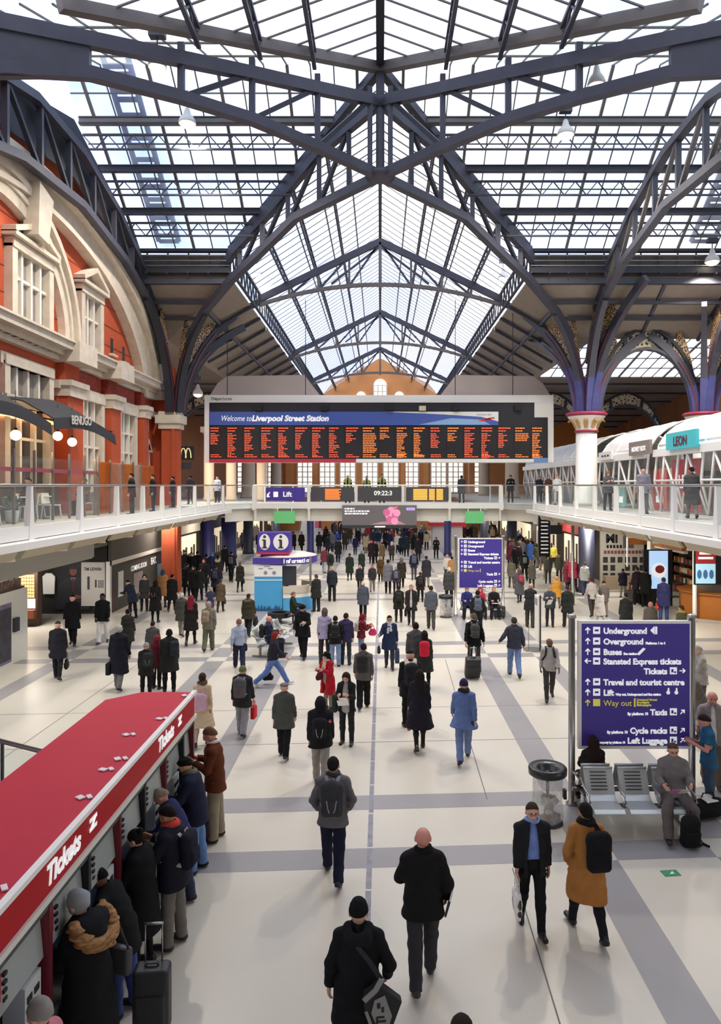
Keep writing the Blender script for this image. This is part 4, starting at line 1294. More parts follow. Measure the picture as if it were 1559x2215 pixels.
text('LEON', .50, (-.075, 0, .13), TO_WEST, mat('plum letters', '6a2440', .5), t_, align='CENTER', bold=.012)
t_ = west_sign('shop_sign', 31.3, 33.9, 7.25, 7.85, 11.45, mat('taupe sign face', '8b8078', .5), 'taupe shop sign with small white letters on the pod front')
text('MONEY BOX', .30, (-.075, 0, .16), TO_WEST, WHITE_INK, t_, align='CENTER', bold=.006)
t_ = west_sign('shop_sign', 36.5, 38.6, 7.2, 7.6, 11.45, WHITE, 'pale shop sign beside the white column')
mb = MB()
for i in range(3):
 mb.box((-.07, -.7 + i * .45, .14), (-.062, -.4 + i * .45, .24))
mb.build('lettering', SCR_G, t_)
RED = mat('bright red panel', 'd3283a', .5)
t_ = west_sign('window_banner', 28.2, 30.9, 4.85, 6.95, 12.25, RED, 'tall red window banner with white letters inside the pod glass', 'banner')
text('LEON', .75, (-.07, -.2, .95), TO_WEST, WHITE_INK, t_, align='CENTER', bold=.015, width=.9)
MB().box((-.075, -.35, .1), (-.062, .35, .5)).build('offer_print', mat('pale pink print', 'f0c0b8', .5), t_)
t_ = west_sign('window_banner', 31.6, 33.2, 4.85, 6.6, 12.3, mat('salmon red panel', 'd8564f', .5), 'salmon red window banner behind the woman on the pod gallery', 'banner')
MB().box((-.075, -.4, .3), (-.062, .4, .6)).build('offer_print', WHITE_INK, t_)
t_ = west_sign('dark_display', 21.4, 23.6, 4.85, 7.0, 12.3, mat('dark teal display', '3b4a4c', .4), 'dark display cabinet inside the pod nearest the viewer', 'display')
MB().box((-.08, -.7, .3), (-.062, .7, 1.8)).build('glass_front', mat('grey display glass', '7d8a88', .2), t_)
t_ = west_sign('aqua_panel', 36.2, 37.6, 4.85, 5.8, 12.0, mat('aqua panel', '8fd0c8', .5), 'pale aqua panel behind the balustrade by the white column', 'panel')
MB().box((-.075, -.5, .2), (-.062, .5, .5)).build('label_print', WHITE_INK, t_)
# ---------------------------------------------------------------- cafe on the facade gallery
CANVAS = mat('black cafe canvas', '26262b', .8)
for y0, y1, lab, tx in ((18.5, 23.6, 'black curved cafe canopy nearest the viewer', ''), (23.8, 29.3, 'black curved cafe canopy with pale lettering', 'BENUGO')):
 t_ = thing('cafe_canopy', lab, 'canopy', (-10.5, y0, 8.0))
 L = y1 - y0
 n = 8
 vs = []
 for i in range(n + 1):
  s = i / n
  sag = .55 * math.sin(PI * s * .9 + .2) - .25 * s
  vs += [(-2.0, L * s, .75 + sag * .5), (-1.0, L * s, .55 + sag * .8), (0, L * s, sag * .6), (.05, L * s, sag * .6 - .38)]
 mb = MB().add(vs, [(i * 4 + j, i * 4 + j + 1, i * 4 + j + 5, i * 4 + j + 4) for i in range(n) for j in range(3)], 0)
 o = mb.build('canvas', CANVAS, t_)
 md = o.modifiers.new('thick', 'SOLIDIFY')
 md.thickness = .03
 for s in (.05, .95):
  MB().bar((-2.0, L * s, .4), (0, L * s, .0), .05, .05).build('arm', BLACK, t_)
 MB().box((-2.1, L * .1, .2), (-1.9, L * .9, .32)).build('heater_strip', mat('warm strip light', 'ffb070', .5, emit=2.5), t_)
 if tx:
  text(tx, .42, (.08, 1.2, -.02), (PI / 2, -.05, PI / 2), mat('pale canopy letters', 'cfcac0', .6), t_, bold=.01)
for px, py, Y, lab in ((34, 941, 22.3, 'round warm globe lamp nearest the viewer'), (125, 943, 25.3, 'round warm globe lamp under the lettered canopy'), (156, 956, 26.5, 'round warm globe lamp furthest along the cafe')):
 p = at(px, py, Y)
 t_ = thing('globe_lamp', lab, 'lamp', p)
 MB().sphere((0, 0, 0), .16, 16, 10).build('globe', mat('warm globe', 'ffe2b0', .5, emit=1.6), t_)
 MB().tube([(0, 0, .15), (0, 0, 1.35)], .012, 6).build('cord', BLACK, t_)
 MB().lathe((0, 0, .12), [(.05, 0), (.06, .05), (.03, .1)], 10).build('cap', BLACK, t_)
 add_light('globe_light', 'POINT', p + Vector((.0, 0, -.25)), 35, (1, .75, .45), .15)
cf = thing('glass_screen', 'tall glass screen on steel posts along the cafe terrace', 'screen', (-10.35, 0, 4.8))
PY = [18.4, 19.65, 20.9, 22.15, 23.4, 24.65, 25.9, 27.15]
for y in PY:
 MB().box((-.03, y - .04, 0), (.03, y + .04, 2.15)).build('post', STEEL_D, cf)
for y0, y1 in zip(PY, PY[1:]):
 MB().quad((0, y0 + .06, .1), (0, y1 - .06, .1), (0, y1 - .06, 1.95), (0, y0 + .06, 1.95)).build('glass_panel', GLASS, cf)
MB().box((-.06, 18.3, 1.5), (-.02, 27.2, 1.62)).build('red_band', mat('red cafe band', 'b04050', .6), cf)
ORP = glass_mat('orange translucent panel', (.95, .62, .35), .6, (.95, .65, .4), .5)
WHP = glass_mat('white translucent panel', (.95, .93, .88), .6, (.95, .93, .9), .5)
for i, (y0, y1, m_, lab) in enumerate(((27.5, 29.0, ORP, 'orange translucent screen panel beside the cafe'), (29.05, 30.4, WHP, 'white translucent screen panel between two orange ones'), (30.45, 31.7, ORP, 'second orange translucent screen panel along the gallery'),
          (31.75, 32.7, WHP, 'narrow white translucent screen panel along the gallery'), (32.75, 34.6, ORP, 'wide orange translucent screen panel nearest the pier'))):
 t_ = thing('screen_panel', lab, 'screen panel', (-10.6, y0, 4.8))
 MB().box((-.02, 0, .05), (.02, y1 - y0, 2.0)).build('panel', m_, t_)
 MB().box((-.04, -.03, 0), (.04, .03, 2.1)).build('post', STEEL_D, t_)
def cafe_chair():
 t_ = thing('cafe_chair', '', 'chair')
 MB().box((-.21, -.21, .44), (.21, .21, .47)).build('seat', WHITE, t_)
 MB().prism([(-.2, .2, .5), (.2, .2, .5), (.18, .26, .85), (-.18, .26, .85)], (0, .025, 0)).build('backrest', WHITE, t_)
 for x in (-1, 1):
  for y in (-1, 1):
   MB().bar((x * .18, y * .18, .45), (x * .22, y * .22, 0), .03, .03, (1, 0, 0)).build('leg', WHITE, t_)
 return t_
def dup(root, loc, rz, label=None, group=None):
 r = root.copy()
 COL.objects.link(r)
 r.location = loc
 r.rotation_euler = (0, 0, rz)
 if label:
  r['label'] = label
 if group:
  r['group'] = group
 for ch in list(root.children):
  c = ch.copy()
  COL.objects.link(c)
  c.parent = r
  for g in ch.children:
   d = g.copy()
   COL.objects.link(d)
   d.parent = c
 return r
ch0 = cafe_chair()
spots = [(-10.75, 20.3, 1.4, 'white cafe chair closest to the viewer behind the glass screen'), (-11.6, 20.9, -1.5, 'white cafe chair facing the closest one across a table'), (-10.8, 22.6, 1.9, 'white cafe chair in the middle of the terrace, back to the glass'),
   (-11.6, 22.9, -1.2, 'white cafe chair in the middle of the terrace, by the wall'), (-10.8, 24.3, 1.3, 'white cafe chair near the globe lamps, back to the glass'), (-11.6, 24.9, -1.7, 'white cafe chair near the globe lamps, by the wall')]
for i, (x, y, r_, lab) in enumerate(spots):
 if i == 0:
  ch0.location = (x, y, DECK)
  ch0.rotation_euler = (0, 0, r_)
  ch0['label'] = lab
  ch0['group'] = 'cafe chairs on the gallery terrace'
 else:
  dup(ch0, (x, y, DECK), r_, lab, 'cafe chairs on the gallery terrace')
for y, n_ in ((20.6, 'closest to the viewer'), (22.75, 'in the middle of the terrace'), (24.6, 'near the globe lamps')):
 t_ = thing('cafe_table', 'round white cafe table ' + n_, 'table', (-11.2, y, DECK))
 MB().lathe((0, 0, .72), [(.34, 0), (.35, .015), (.34, .03)], 20).build('tabletop', WHITE, t_)
 MB().lathe((0, 0, 0), [(.22, 0), (.2, .03), (.035, .06), (.035, .72)], 14).build('pedestal', STEEL_D, t_)
t_ = thing('cafe_counter', 'dark cafe counter against the brick facade under the canopy', 'counter', (-12.3, 19.5, DECK))
MB().box((-.35, 0, 0), (.35, 8, 1.1)).build('body', mat('dark counter', '3a2e2a', .6), t_)
MB().box((-.4, 0, 1.1), (.4, 8, 1.16)).build('worktop', mat('timber worktop', '7a5238', .6), t_)
t_ = thing('potted_plant', 'dark leafy plant behind the cafe glass', 'plant', (-10.75, 21.6, DECK))
MB().lathe((0, 0, 0), [(.16, 0), (.2, .35), (.19, .36)], 12).build('pot', WHITE, t_)
mb = MB()
r_ = random.Random(2)
for i in range(50):
 a, e = r_.random() * 6.28, r_.uniform(.2, 1.3)
 d = Vector((math.cos(a) * math.cos(e), math.sin(a) * math.cos(e), math.sin(e)))
 b = Vector((0, 0, .36)) + d * r_.uniform(.1, .3)
 s = d.cross(Vector((0, 0, 1))).normalized() * .05
 mb.add([b, b + d * .12 + s, b + d * .26, b + d * .12 - s], [(0, 1, 2, 3)])
mb.build('foliage', mat('dark leaves', '2f4a34', .7), t_)
# ---------------------------------------------------------------- shops below the facade gallery
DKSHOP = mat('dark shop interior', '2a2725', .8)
o = MB().box((-10.55, 8, 3.28), (-10.35, 26.6, 4.15)).build('trim_3', mat('grey bulkhead', 'a8a59b', .8))
struct(o, 'plain grey bulkhead above the recessed shops')
o = MB().prism([(-12.55, 34.0, 2.4), (-12.35, 34.0, 2.4), (-12.35, 44.5, 2.4), (-12.55, 44.5, 2.4)], (0, 0, 1.75)).build('trim_4', mat('olive grey bulkhead', '55524a', .8))
struct(o, 'olive grey bulkhead above the hoarding')
o = MB().box((-12.5, 26.6, 3.3), (-10.4, 26.9, 4.15)).build('trim_5', mat('grey bulkhead', 'a8a59b', .8))
struct(o, 'short return of the grey bulkhead')
hd = thing('hoarding', 'dark shop hoarding with white band, posters and big white letters', 'hoarding', (-12.4, 34.0, 0))
MB().box((-.1, 0, 0), (0, 10.4, 2.25)).build('boarding', mat('dark hoarding board', '47473f', .7), hd)
MB().box((-.12, -.2, 2.22), (.06, 10.4, 2.42)).build('top_band', OFFWHITE, hd)
MB().box((-.12, -.22, 0), (.06, .0, 2.42)).build('corner_post', WHITE, hd)
text('COMING SOON', .36, (.01, 2.8, 1.62), TO_EAST, WHITE_INK, hd, bold=.006, width=.95)
text('EAT.', .5, (.01, 6.0, 1.62), TO_EAST, WHITE_INK, hd, bold=.012)
for y, wd, z0, z1, c, nm in ((1.0, .7, .6, 1.8, 'e6e4df', 'white_poster'), (3.2, 1.4, .4, 1.45, '9a938f', 'grey_poster'), (7.2, 1.5, .4, 1.5, '8fb0d0', 'blue_poster'), (9.3, .7, .5, 2.0, '9a8f78', 'buff_poster')):
 MB().box((0, y, z0), (.02, y + wd, z1)).build(nm, mat(nm, c, .5), hd)
MB().box((0, .1, .1), (.02, .55, 1.4)).build('dark_red_poster', mat('portrait poster', '4a2a2c', .5), hd)
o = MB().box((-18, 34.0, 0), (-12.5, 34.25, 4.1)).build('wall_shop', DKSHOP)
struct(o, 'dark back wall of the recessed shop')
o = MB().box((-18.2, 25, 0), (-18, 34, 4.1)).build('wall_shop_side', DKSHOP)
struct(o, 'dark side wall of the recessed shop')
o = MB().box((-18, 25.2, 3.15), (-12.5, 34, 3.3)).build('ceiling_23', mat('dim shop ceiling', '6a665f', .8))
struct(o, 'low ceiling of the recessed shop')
t_ = thing('wall_poster', 'large dark poster of a man in a suit on the shop back wall', 'poster', (-14.0, 33.95, 0))
t_.scale = (1, 1, .8)
MB().box((-.95, -.06, .25), (.7, 0, 3.05)).build('panel', mat('black poster ground', '171517', .5), t_)
MB().prism([(-.85, -.07, .3), (.6, -.07, .3), (.55, -.07, 1.7), (.25, -.07, 2.1), (-.35, -.07, 2.1), (-.75, -.07, 1.7)], (0, .01, 0)).build('suit_print', mat('charcoal suit print', '24232a', .5), t_)
MB().add([(-.05 + .17 * math.cos(2 * PI * j / 16), -.08, 2.45 + .24 * math.sin(2 * PI * j / 16)) for j in range(16)], [tuple(range(16))]).build('face_print', mat('dim face print', '7a4a40', .5), t_)
MB().add([(-.05 + .2 * math.cos(PI * j / 10), -.082, 2.58 + .18 * math.sin(PI * j / 10)) for j in range(11)], [tuple(range(11))]).build('hair_print', mat('dim hair print', '2a1c18', .5), t_)
MB().prism([(-.17, -.085, 2.1), (.07, -.085, 2.1), (-.05, -.085, 1.75)], (0, .004, 0)).build('shirt_print', mat('dim shirt print', '8a8078', .5), t_)
MB().prism([(-.1, -.087, 2.05), (0, -.087, 2.05), (.02, -.087, 1.3), (-.1, -.087, 1.3)], (0, .004, 0)).build('tie_print', mat('dim tie print', '4a1f28', .5), t_)
MB().add([(.05 + .28 * math.cos(2 * PI * j / 12), -.088, 1.0 + .12 * math.sin(2 * PI * j / 12)) for j in range(12)], [tuple(range(12))]).build('hand_print', mat('dim face print', '7a4a40', .5), t_)
t_ = thing('wall_poster', 'pale shop poster with dark letters beside the white corner post', 'poster', (-13.1, 33.95, -.62))
MB().box((-.58, -.08, 1.0), (.5, -.02, 3.0)).build('panel', mat('pale poster ground', 'cfc8c2', .6), t_)
text('TM LEWIN', .2, (-.46, -.085, 2.62), TO_CAM, mat('dark ink', '3a3a40', .6), t_, bold=.005, width=.85)
MB().box((-.3, -.09, 1.75), (-.2, -.08, 2.35)).box((.05, -.09, 1.85), (.12, -.08, 2.2)).build('bottle_print', mat('dark ink', '3a3a40', .6), t_)
mb = MB()
for i in range(4):
 mb.box((.18, -.09, 1.85 + i * .09), (.45, -.08, 1.89 + i * .09))
mb.build('lettering', mat('dark ink', '3a3a40', .6), t_)
t_ = thing('shirt_display', 'white shirt hanging in the dim shop behind the dark poster', 'shirt', (-15.1, 33.7, .95))
MB().prism([(-.25, 0, 0), (.25, 0, 0), (.28, 0, .8), (.12, 0, .95), (-.12, 0, .95), (-.28, 0, .8)], (0, .08, 0)).build('shirt_body', WHITE, t_)
MB().bar((0, .04, .95), (0, .04, 2.23), .02, .02, (1, 0, 0)).build('hanger', BLACK, t_)
t_ = thing('display_unit', 'glowing orange grid display unit in the shop recess', 'display', (-14.7, 31.0, 0))
MB().box((-.6, 0, 0), (.35, .4, 2.5)).build('cabinet', mat('brown cabinet', '4a3428', .7), t_)
mb = MB()
for i in range(6):
 for j in range(7):
  mb.box((-.42 + i * .11, -.02, 1.2 + j * .14), (-.34 + i * .11, 0, 1.31 + j * .14))
mb.build('grid_tile', mat('glowing amber cells', 'ffb468', .5, emit=1.2), t_)
MB().box((-.45, -.02, .75), (.25, 0, 1.15)).build('light_panel', mat('pale glowing panel', 'fff2dc', .5, emit=1.2), t_)
MB().box((-.45, -.25, .35), (.3, 0, .7)).build('tray', mat('rust tray', '8a4a30', .7), t_)
wp = thing('white_partition', 'white partition with a dark portrait poster beside the shop recess', 'partition', (-12.15, 22.0, 0))
MB().box((-.15, 0, 0), (0, 3.5, 2.4)).build('panel', mat('white partition paint', 'e4e3da', .6), wp)
MB().box((0, 1.0, .1), (.02, 2.35, 2.05)).build('poster', mat('lilac poster', '7b7390', .5, noise=(2, .3)), wp)
MB().box((.02, 1.6, .2), (.03, 2.3, 1.9)).build('figure_print', mat('dark figure print', '3d3a44', .5, noise=(4, .4)), wp)
MB().box((0, .75, .1), (.02, 1.0, 2.05)).build('teal_strip', mat('teal strip', '6aa6b4', .5), wp)
MB().box((0, 2.45, 1.05), (.1, 2.75, 1.5)).build('meter_box', CHARCOAL, wp)
t_ = thing('shelf_strip', 'lit strip with dark goods above the white partition', 'shelf', (-12.2, 22.0, 2.42))
MB().box((-.3, 0, 0), (0, 3.4, .05)).build('shelf', mat('brown cabinet', '4a3428', .7), t_)
MB().box((-.3, 0, .72), (0.02, 3.0, .8)).build('light_strip', mat('cool strip light', 'fff6e6', .5, emit=3), t_)
mb = MB()
r_ = random.Random(8)
for i in range(16):
 mb.cbox((-.12, .15 + i * .2, .2), (.15, .15, .2 + .25 * r_.random()))
mb.build('goods_pattern', mat('mottled goods', '6b5a50', .8, noise=(9, .6)), t_)
# ---------------------------------------------------------------- shops below the pod gallery
KIOSK_O = mat('amber kiosk timber', 'b56c22', .45, noise=(1.5, .1))
t_ = thing('kiosk_counter', 'curved amber kiosk counter under the pod gallery', 'kiosk', (15.4, 33.2, 0))
MB().lathe((0, 0, 0), [(2.05, 0), (2.05, .12), (1.9, .14), (1.9, 1.15), (2.0, 1.18), (2.0, 1.22)], 10, smooth=False).build('counter', KIOSK_O, t_)
MB().lathe((0, 0, 0), [(2.12, 0), (2.12, .13)], 10, smooth=False).build('plinth', mat('pale plinth', 'bdb7ab', .6), t_)
MB().box((-.9, -.9, 1.2), (.9, .9, 3.6)).build('core', mat('grey kiosk core', '8d8a82', .7), t_)
ms = thing('menu_screen', 'red and blue menu screen hanging above the amber kiosk', 'screen', (14.15, 31.9, 1.62))
MB().box((-.62, 0, 0), (.62, .12, 1.65)).build('housing', BLACK, ms)
MB().box((-.55, -.02, .9), (.3, 0, 1.6)).build('red_half', mat('menu red', '9c2b2e', .5, emit=.2), ms)
MB().box((-.55, -.02, .05), (.3, 0, .9)).build('blue_half', mat('menu pale blue', 'a9d2e6', .5, emit=.4), ms)
mb = MB()
for i in range(3):
 mb.add([(-.4 + i * .26 + .1 * math.cos(2 * PI * j / 12), -.03, .45 + .2 * math.sin(2 * PI * j / 12)) for j in range(12)], [tuple(range(12))])
mb.build('drink_print', mat('menu blue drink', '4b79a8', .5, emit=.1), ms)
text('FRESH', .2, (-.38, -.03, 1.3), TO_CAM, WHITE_INK, ms) if False else MB().box((-.4, -.03, 1.3), (.1, -.022, 1.4)).box((-.45, -.03, 1.1), (.2, -.022, 1.2)).build('lettering', WHITE_INK, ms)
for s in (-.15, .1):
 MB().bar((s, .06, 1.65), (s, .06, 2.6), .04, .04, (1, 0, 0)).build('hanger', BLACK, ms)
for x, y, lab in ((13.6, 32.0, 'slim white steel post beside the amber kiosk'), (9.5, 36.5, 'slim grey steel post by the navy column base')):
 o = MB().lathe((x, y, 0), [(.12, 0), (.09, .05), (.09, 4.1)], 12).build('steel_post', WHITE if x > 10 else STEEL)
 tag(o, lab, 'post')
t_ = thing('shop_unit', 'amber fronted shop unit with a blue advert screen', 'shop', (14.3, 35.35, 0))
MB().box((.1, 0, 2.75), (.5, 4.0, 4.1)).build('fascia', KIOSK_O, t_)
MB().box((.2, 0, 2.62), (.4, 4.0, 2.75)).build('fascia_rail', OFFWHITE, t_)
MB().box((1.6, 0, 0), (1.8, 4.0, 2.7)).build('back_wall', mat('brown shop wall', '5a3a28', .8), t_)
MB().box((.0, 3.8, 0), (.5, 4.3, 4.1)).build('pier', OFFWHITE, t_)
for j in range(4):
 MB().box((1.1, .2, .4 + j * .5), (1.6, 3.6, .44 + j * .5)).build('shelf', DKSHOP, t_)
mb = MB()
r_ = random.Random(5)
for j in range(4):
 for i in range(14):
  mb.cbox((1.25, .35 + i * .24, .56 + j * .5), (.2, .16, .2 + .1 * r_.random()), r_.randrange(4))
mb.build('goods_pattern', [mat('red packets', 'a83a2a', .6), mat('cream packets', 'd8c8a0', .6), mat('dark packets', '3a3030', .6), mat('orange packets', 'c87a30', .6)], t_)
t2 = thing('advert_screen', 'tall blue advert screen with a red dish in the amber shop front', 'screen', (13.65, 36.2, 0.75))
MB().box((-.75, 0, -.75), (.65, .15, 2.0)).build('housing', BLACK, t2)
MB().box((-.5, -.02, .1), (.42, 0, 1.95)).build('picture', mat('advert sky blue', 'a8c8ea', .5, emit=.6), t2)
MB().add([(-.02 + .36 * math.cos(2 * PI * j / 16), -.03, 1.0 + .36 * math.sin(2 * PI * j / 16)) for j in range(16)], [tuple(range(16))]).build('plate_print', mat('white plate print', 'f4f2f0', .5, emit=.4), t2)
MB().add([(.02 + .23 * math.cos(2 * PI * j / 14), -.035, 1.05 + .2 * math.sin(2 * PI * j / 14)) for j in range(14)], [tuple(range(14))]).build('dish_print', mat('red dish print', '8a3030', .5, emit=.1), t2)
t_ = thing('market_stall', 'pale food stall panel with black letters MI and a grid of dark pictures', 'stall', (12.85, 42.5, 0))
MB().box((-.2, 0, 0), (2.3, .15, 4.0)).build('panel', mat('pale stall panel', 'c9c3b5', .7), t_)
text('MI', .68, (.1, -.01, 2.62), TO_CAM, mat('black letters', '1c1a1a', .6), t_, bold=.03)
text('LK', .85, (1.2, -.01, 2.95), TO_CAM, mat('grey letters', '6a665f', .6), t_, bold=.02) if False else MB().box((1.1, -.02, 2.3), (1.3, 0, 3.2)).box((1.4, -.02, 2.3), (1.7, 0, 3.2)).build('grey_print', mat('grey letters', '6a665f', .6), t_)
mb = MB()
for i in range(5):
 mb.box((.15 + i * .19, -.02, 2.3), (.27 + i * .19, 0, 2.48))
mb.build('lettering', mat('black letters', '1c1a1a', .6), t_)
mb = MB()
for i in range(12):
 mb.box((.0 + i * .2, -.02, 1.98), (.14 + i * .2, 0, 2.16))
mb.build('red_lettering', mat('brick red letters', '8e4b42', .6), t_)
mb = MB()
for i in range(6):
 for j in range(3):
  if (i, j) != (2, 1):
   mb.box((-.05 + i * .42, -.02, .55 + j * .46), (.22 + i * .42, 0, .87 + j * .46))
mb.build('picture_tile', mat('dark picture tile', '3a3632', .6, noise=(6, .5)), t_)
MB().box((-.1, -.7, 0), (2.4, -.1, .75)).build('counter', mat('buff stall counter', 'a8957c', .7), t_)
t_ = thing('hanging_sign', 'small amber hanging sign over the stall', 'sign', (13.9, 40.0, 2.7))
MB().box((-.5, 0, 0), (.5, .1, .55)).build('panel', KIOSK_O, t_)
MB().box((-.55, -.02, -.05), (-.5, .12, 1.3)).box((-.55, -.02, -1.2), (-.5, .12, -.05)).build('hanger', WHITE, t_)
MB().box((.5, 0, .1), (.75, .1, .5)).build('end_cap', BLACK, t_)
t_ = thing('flower_display', 'bright flower display beside the stall entrance', 'flowers', (13.0, 37.2, 0))
MB().box((-.3, 0, 0), (.5, 1.2, .5)).build('stand', mat('dark stand', '2f2a26', .7), t_)
mb = MB()
r_ = random.Random(6)
for i in range(60):
 mb.sphere((r_.uniform(-.3, .5), r_.uniform(0, 1.2), .55 + r_.random() * .5), .06, 6, 4, r_.randrange(3))
mb.build('blossom', [mat('red blossom', 'b83a2e', .6), mat('orange blossom', 'd88a3e', .6), mat('leaf green', '40552e', .7)], t_)
# dark shop fronts along both sides further down
for sx, X, side in ((-1, -13.6, 'facade'), (1, 13.6, 'pod')):
 o = MB().box((min(X, X + sx * .3), 45, 0), (max(X, X + sx * .3), 96, 4.2)).build('wall_shops_%s' % side, mat('dim shop wall', '4b443f', .8, noise=(.6, .3)))
 struct(o, 'dim row of shop fronts under the far %s gallery' % side)
r_ = random.Random(11)
cols = [('cream', 'cfc6b4'), ('red', 'a83a3a'), ('navy', '2c2f55'), ('white', 'e8e6e0'), ('amber', 'c08a4a'), ('grey', '7d7a76')]
for sx, X, side in ((-1, -13.55, 'facade'), (1, 13.55, 'pod')):
 for i in range(5):
  y = 47 + i * 9.5
  cn, c = cols[(i * 2 + (sx > 0)) % 6]
  t_ = thing('shop_unit', '%s shop front, number %s along the far %s side' % (cn, ('one', 'two', 'three', 'four', 'five')[i], side), 'shop', (X, y, 0))
  MB().box((min(0, -sx * .3), 0, 2.6), (max(0, -sx * .3), 7.5, 3.4)).build('fascia', mat('shop fascia ' + cn, c, .6), t_)
  MB().box((min(0, -sx * .2), .3, 0), (max(0, -sx * .2), 7.2, .4)).build('stall_riser', mat('dim shop wall', '4b443f', .8), t_)
  MB().box((min(0, -sx * .1), .4, .4), (max(0, -sx * .1), 7.1, 2.4)).build('shop_window', mat('lit shop window', 'e8d8b8', .5, emit=.5), t_)
  mb = MB()
  for j in range(9):
   mb.box((min(-sx * .1, -sx * .16), .6 + j * .7, .4), (max(-sx * .1, -sx * .16), .9 + j * .7, .9 + r_.random() * 1.2))
  mb.build('goods_pattern', mat('dark goods', '4a3f3a', .8), t_)
# far ground level
NAVY = mat('navy column cladding', '2f2f66', .5)
for px, Y, lab in ((671, 64, 'slim navy column beside the stairs'), (968, 62, 'bright navy column behind the far direction sign'), (450, 56, 'navy column near the brick pier'), (495, 60, 'wide navy column beyond the brick pier')):
 p = at(px, 1100, Y)
 t_ = thing('navy_column', lab, 'column', (p.x, Y, 0))
 r0 = {495: .62, 450: .45}.get(px, .3)
 MB().lathe((0, 0, 0), [(r0 + .05, 0), (r0 + .05, .25), (r0, .3), (r0, 3.75)], 16).build('shaft', NAVY, t_)
 MB().lathe((0, 0, 3.3), [(r0 + .03, 0), (r0 + .06, .1), (r0 + .03, .2)], 16).build('collar', WHITE, t_)
t_ = thing('stairway', 'pale stairway rising at the far end beside the slim navy column', 'stairs', (-8.6, 78, 0))
for i in range(14):
 MB().box((0, i * .34, 0), (2.0, i * .34 + .36, .2 * (i + 1))).build('step', mat('pale stair tread', 'dcd9d2', .6), t_)
for s in (0, 2.0):
 MB().bar((s, 0, 1.0), (s, 4.8, 3.9), .06, .06).build('handrail', STEEL, t_)
t_ = thing('ticket_kiosk', 'small far kiosk with a white pyramid roof and red fascia', 'kiosk', (6.3, 70, 0))
MB().box((-1.4, -.8, 0), (1.4, .8, 2.1)).build('body', mat('pale kiosk body', 'cfccc6', .6), t_)
MB().box((-1.7, -1.1, 2.1), (1.7, 1.1, 2.45)).build('fascia', RED, t_)
MB().add([(-1.7, -1.1, 2.45), (1.7, -1.1, 2.45), (1.7, 1.1, 2.45), (-1.7, 1.1, 2.45), (-.5, 0, 3.4), (.5, 0, 3.4)], [(0, 1, 5, 4), (1, 2, 5), (2, 3, 4, 5), (3, 0, 4)]).build('roof', mat('pale roof sheet', 'dfe2dc', .5), t_)
t_ = thing('timetable_board', 'tall black timetable board with white lines under the pod gallery', 'timetable', (at(1177, 1100, 47).x, 47, 1.4))
MB().box((-.35, 0, 0), (.35, .12, 2.6)).build('panel', BLACK, t_)
mb = MB()
for i in range(10):
 mb.box((-.22, -.01, .2 + i * .24), (.25, 0, .28 + i * .24))
mb.build('lettering', WHITE_INK, t_)
for s in (-.38, .34):
 MB().box((s, 0, -.1), (s + .05, .12, 2.6)).build('frame', STEEL_D, t_)
MB().box((-.02, .06, -1.4), (.03, .1, 0)).build('stand', STEEL_D, t_)
t_ = thing('hanging_screen', 'dark hanging screen under the pod gallery', 'screen', (at(1200, 1100, 45.5).x, 45.5, 2.9))
MB().box((-.4, 0, 0), (.45, .2, .55)).build('housing', CHARCOAL, t_)
MB().bar((0, .1, .55), (0, .1, 1.2), .05, .05, (1, 0, 0)).build('hanger', WHITE, t_)
t_ = thing('banner', 'pink and red hanging banner beside the slim navy column', 'banner', (-5.40, 64, 2.2))
MB().bar((-.45, .03, 1.2), (.3, .03, 1.2), .05, .05).build('bracket', STEEL, t_)
MB().box((-.25, 0, 0), (.3, .06, 1.3)).build('cloth', mat('pink banner cloth', 'd8647e', .6), t_)
MB().box((.1, -.01, 0), (.3, 0, 1.3)).build('dark_stripe', mat('dark red stripe', '6a1a22', .6), t_)
# lighting under the galleries and bridge
for sx, X in ((-1, -11.6), (1, 11.6)):
 for i, y in enumerate((20, 30, 40, 52, 66, 80)):
  if sx < 0 and y == 30:
   continue
  t_ = thing('ceiling_light', 'flat square light panel in the soffit under the %s gallery' % ('facade' if sx < 0 else 'pod'), 'lamp', (X, y, 4.08), group='soffit light panels %s' % ('facade' if sx < 0 else 'pod'))
  MB().box((-.6, -.6, 0), (.6, .6, .02)).build('diffuser', mat('cool strip light', 'fff6e6', .5, emit=3), t_)
  add_light('soffit_glow', 'AREA', (X, y, 4.0), 80 if sx < 0 else 120, (1, .95, .88), 1.2)
for i, x in enumerate((-5, 0, 5)):
 t_ = thing('ceiling_light', 'square light panel under the footbridge', 'lamp', (x, 47.2, 3.7), group='footbridge light panels')
 MB().box((-.5, -.5, 0), (.5, .5, .02)).build('diffuser', mat('cool strip light', 'fff6e6', .5, emit=3), t_)
 add_light('soffit_glow', 'AREA', (x, 47.2, 3.62), 90, (1, .95, .88), 1.0)
t_ = thing('ceiling_light', 'square light panel added in the low shop ceiling to brighten the poster', 'lamp', (-14.8, 30.5, 3.1))
MB().box((-.6, -.6, 0), (.6, .6, .04)).build('diffuser', mat('cool strip light', 'fff6e6', .5, emit=3), t_)
add_light('poster_fill', 'AREA', (-14.8, 30.5, 3.05), 110, (1, .95, .88), 1.2)  # extra lamp added to brighten the poster in the recessed shop
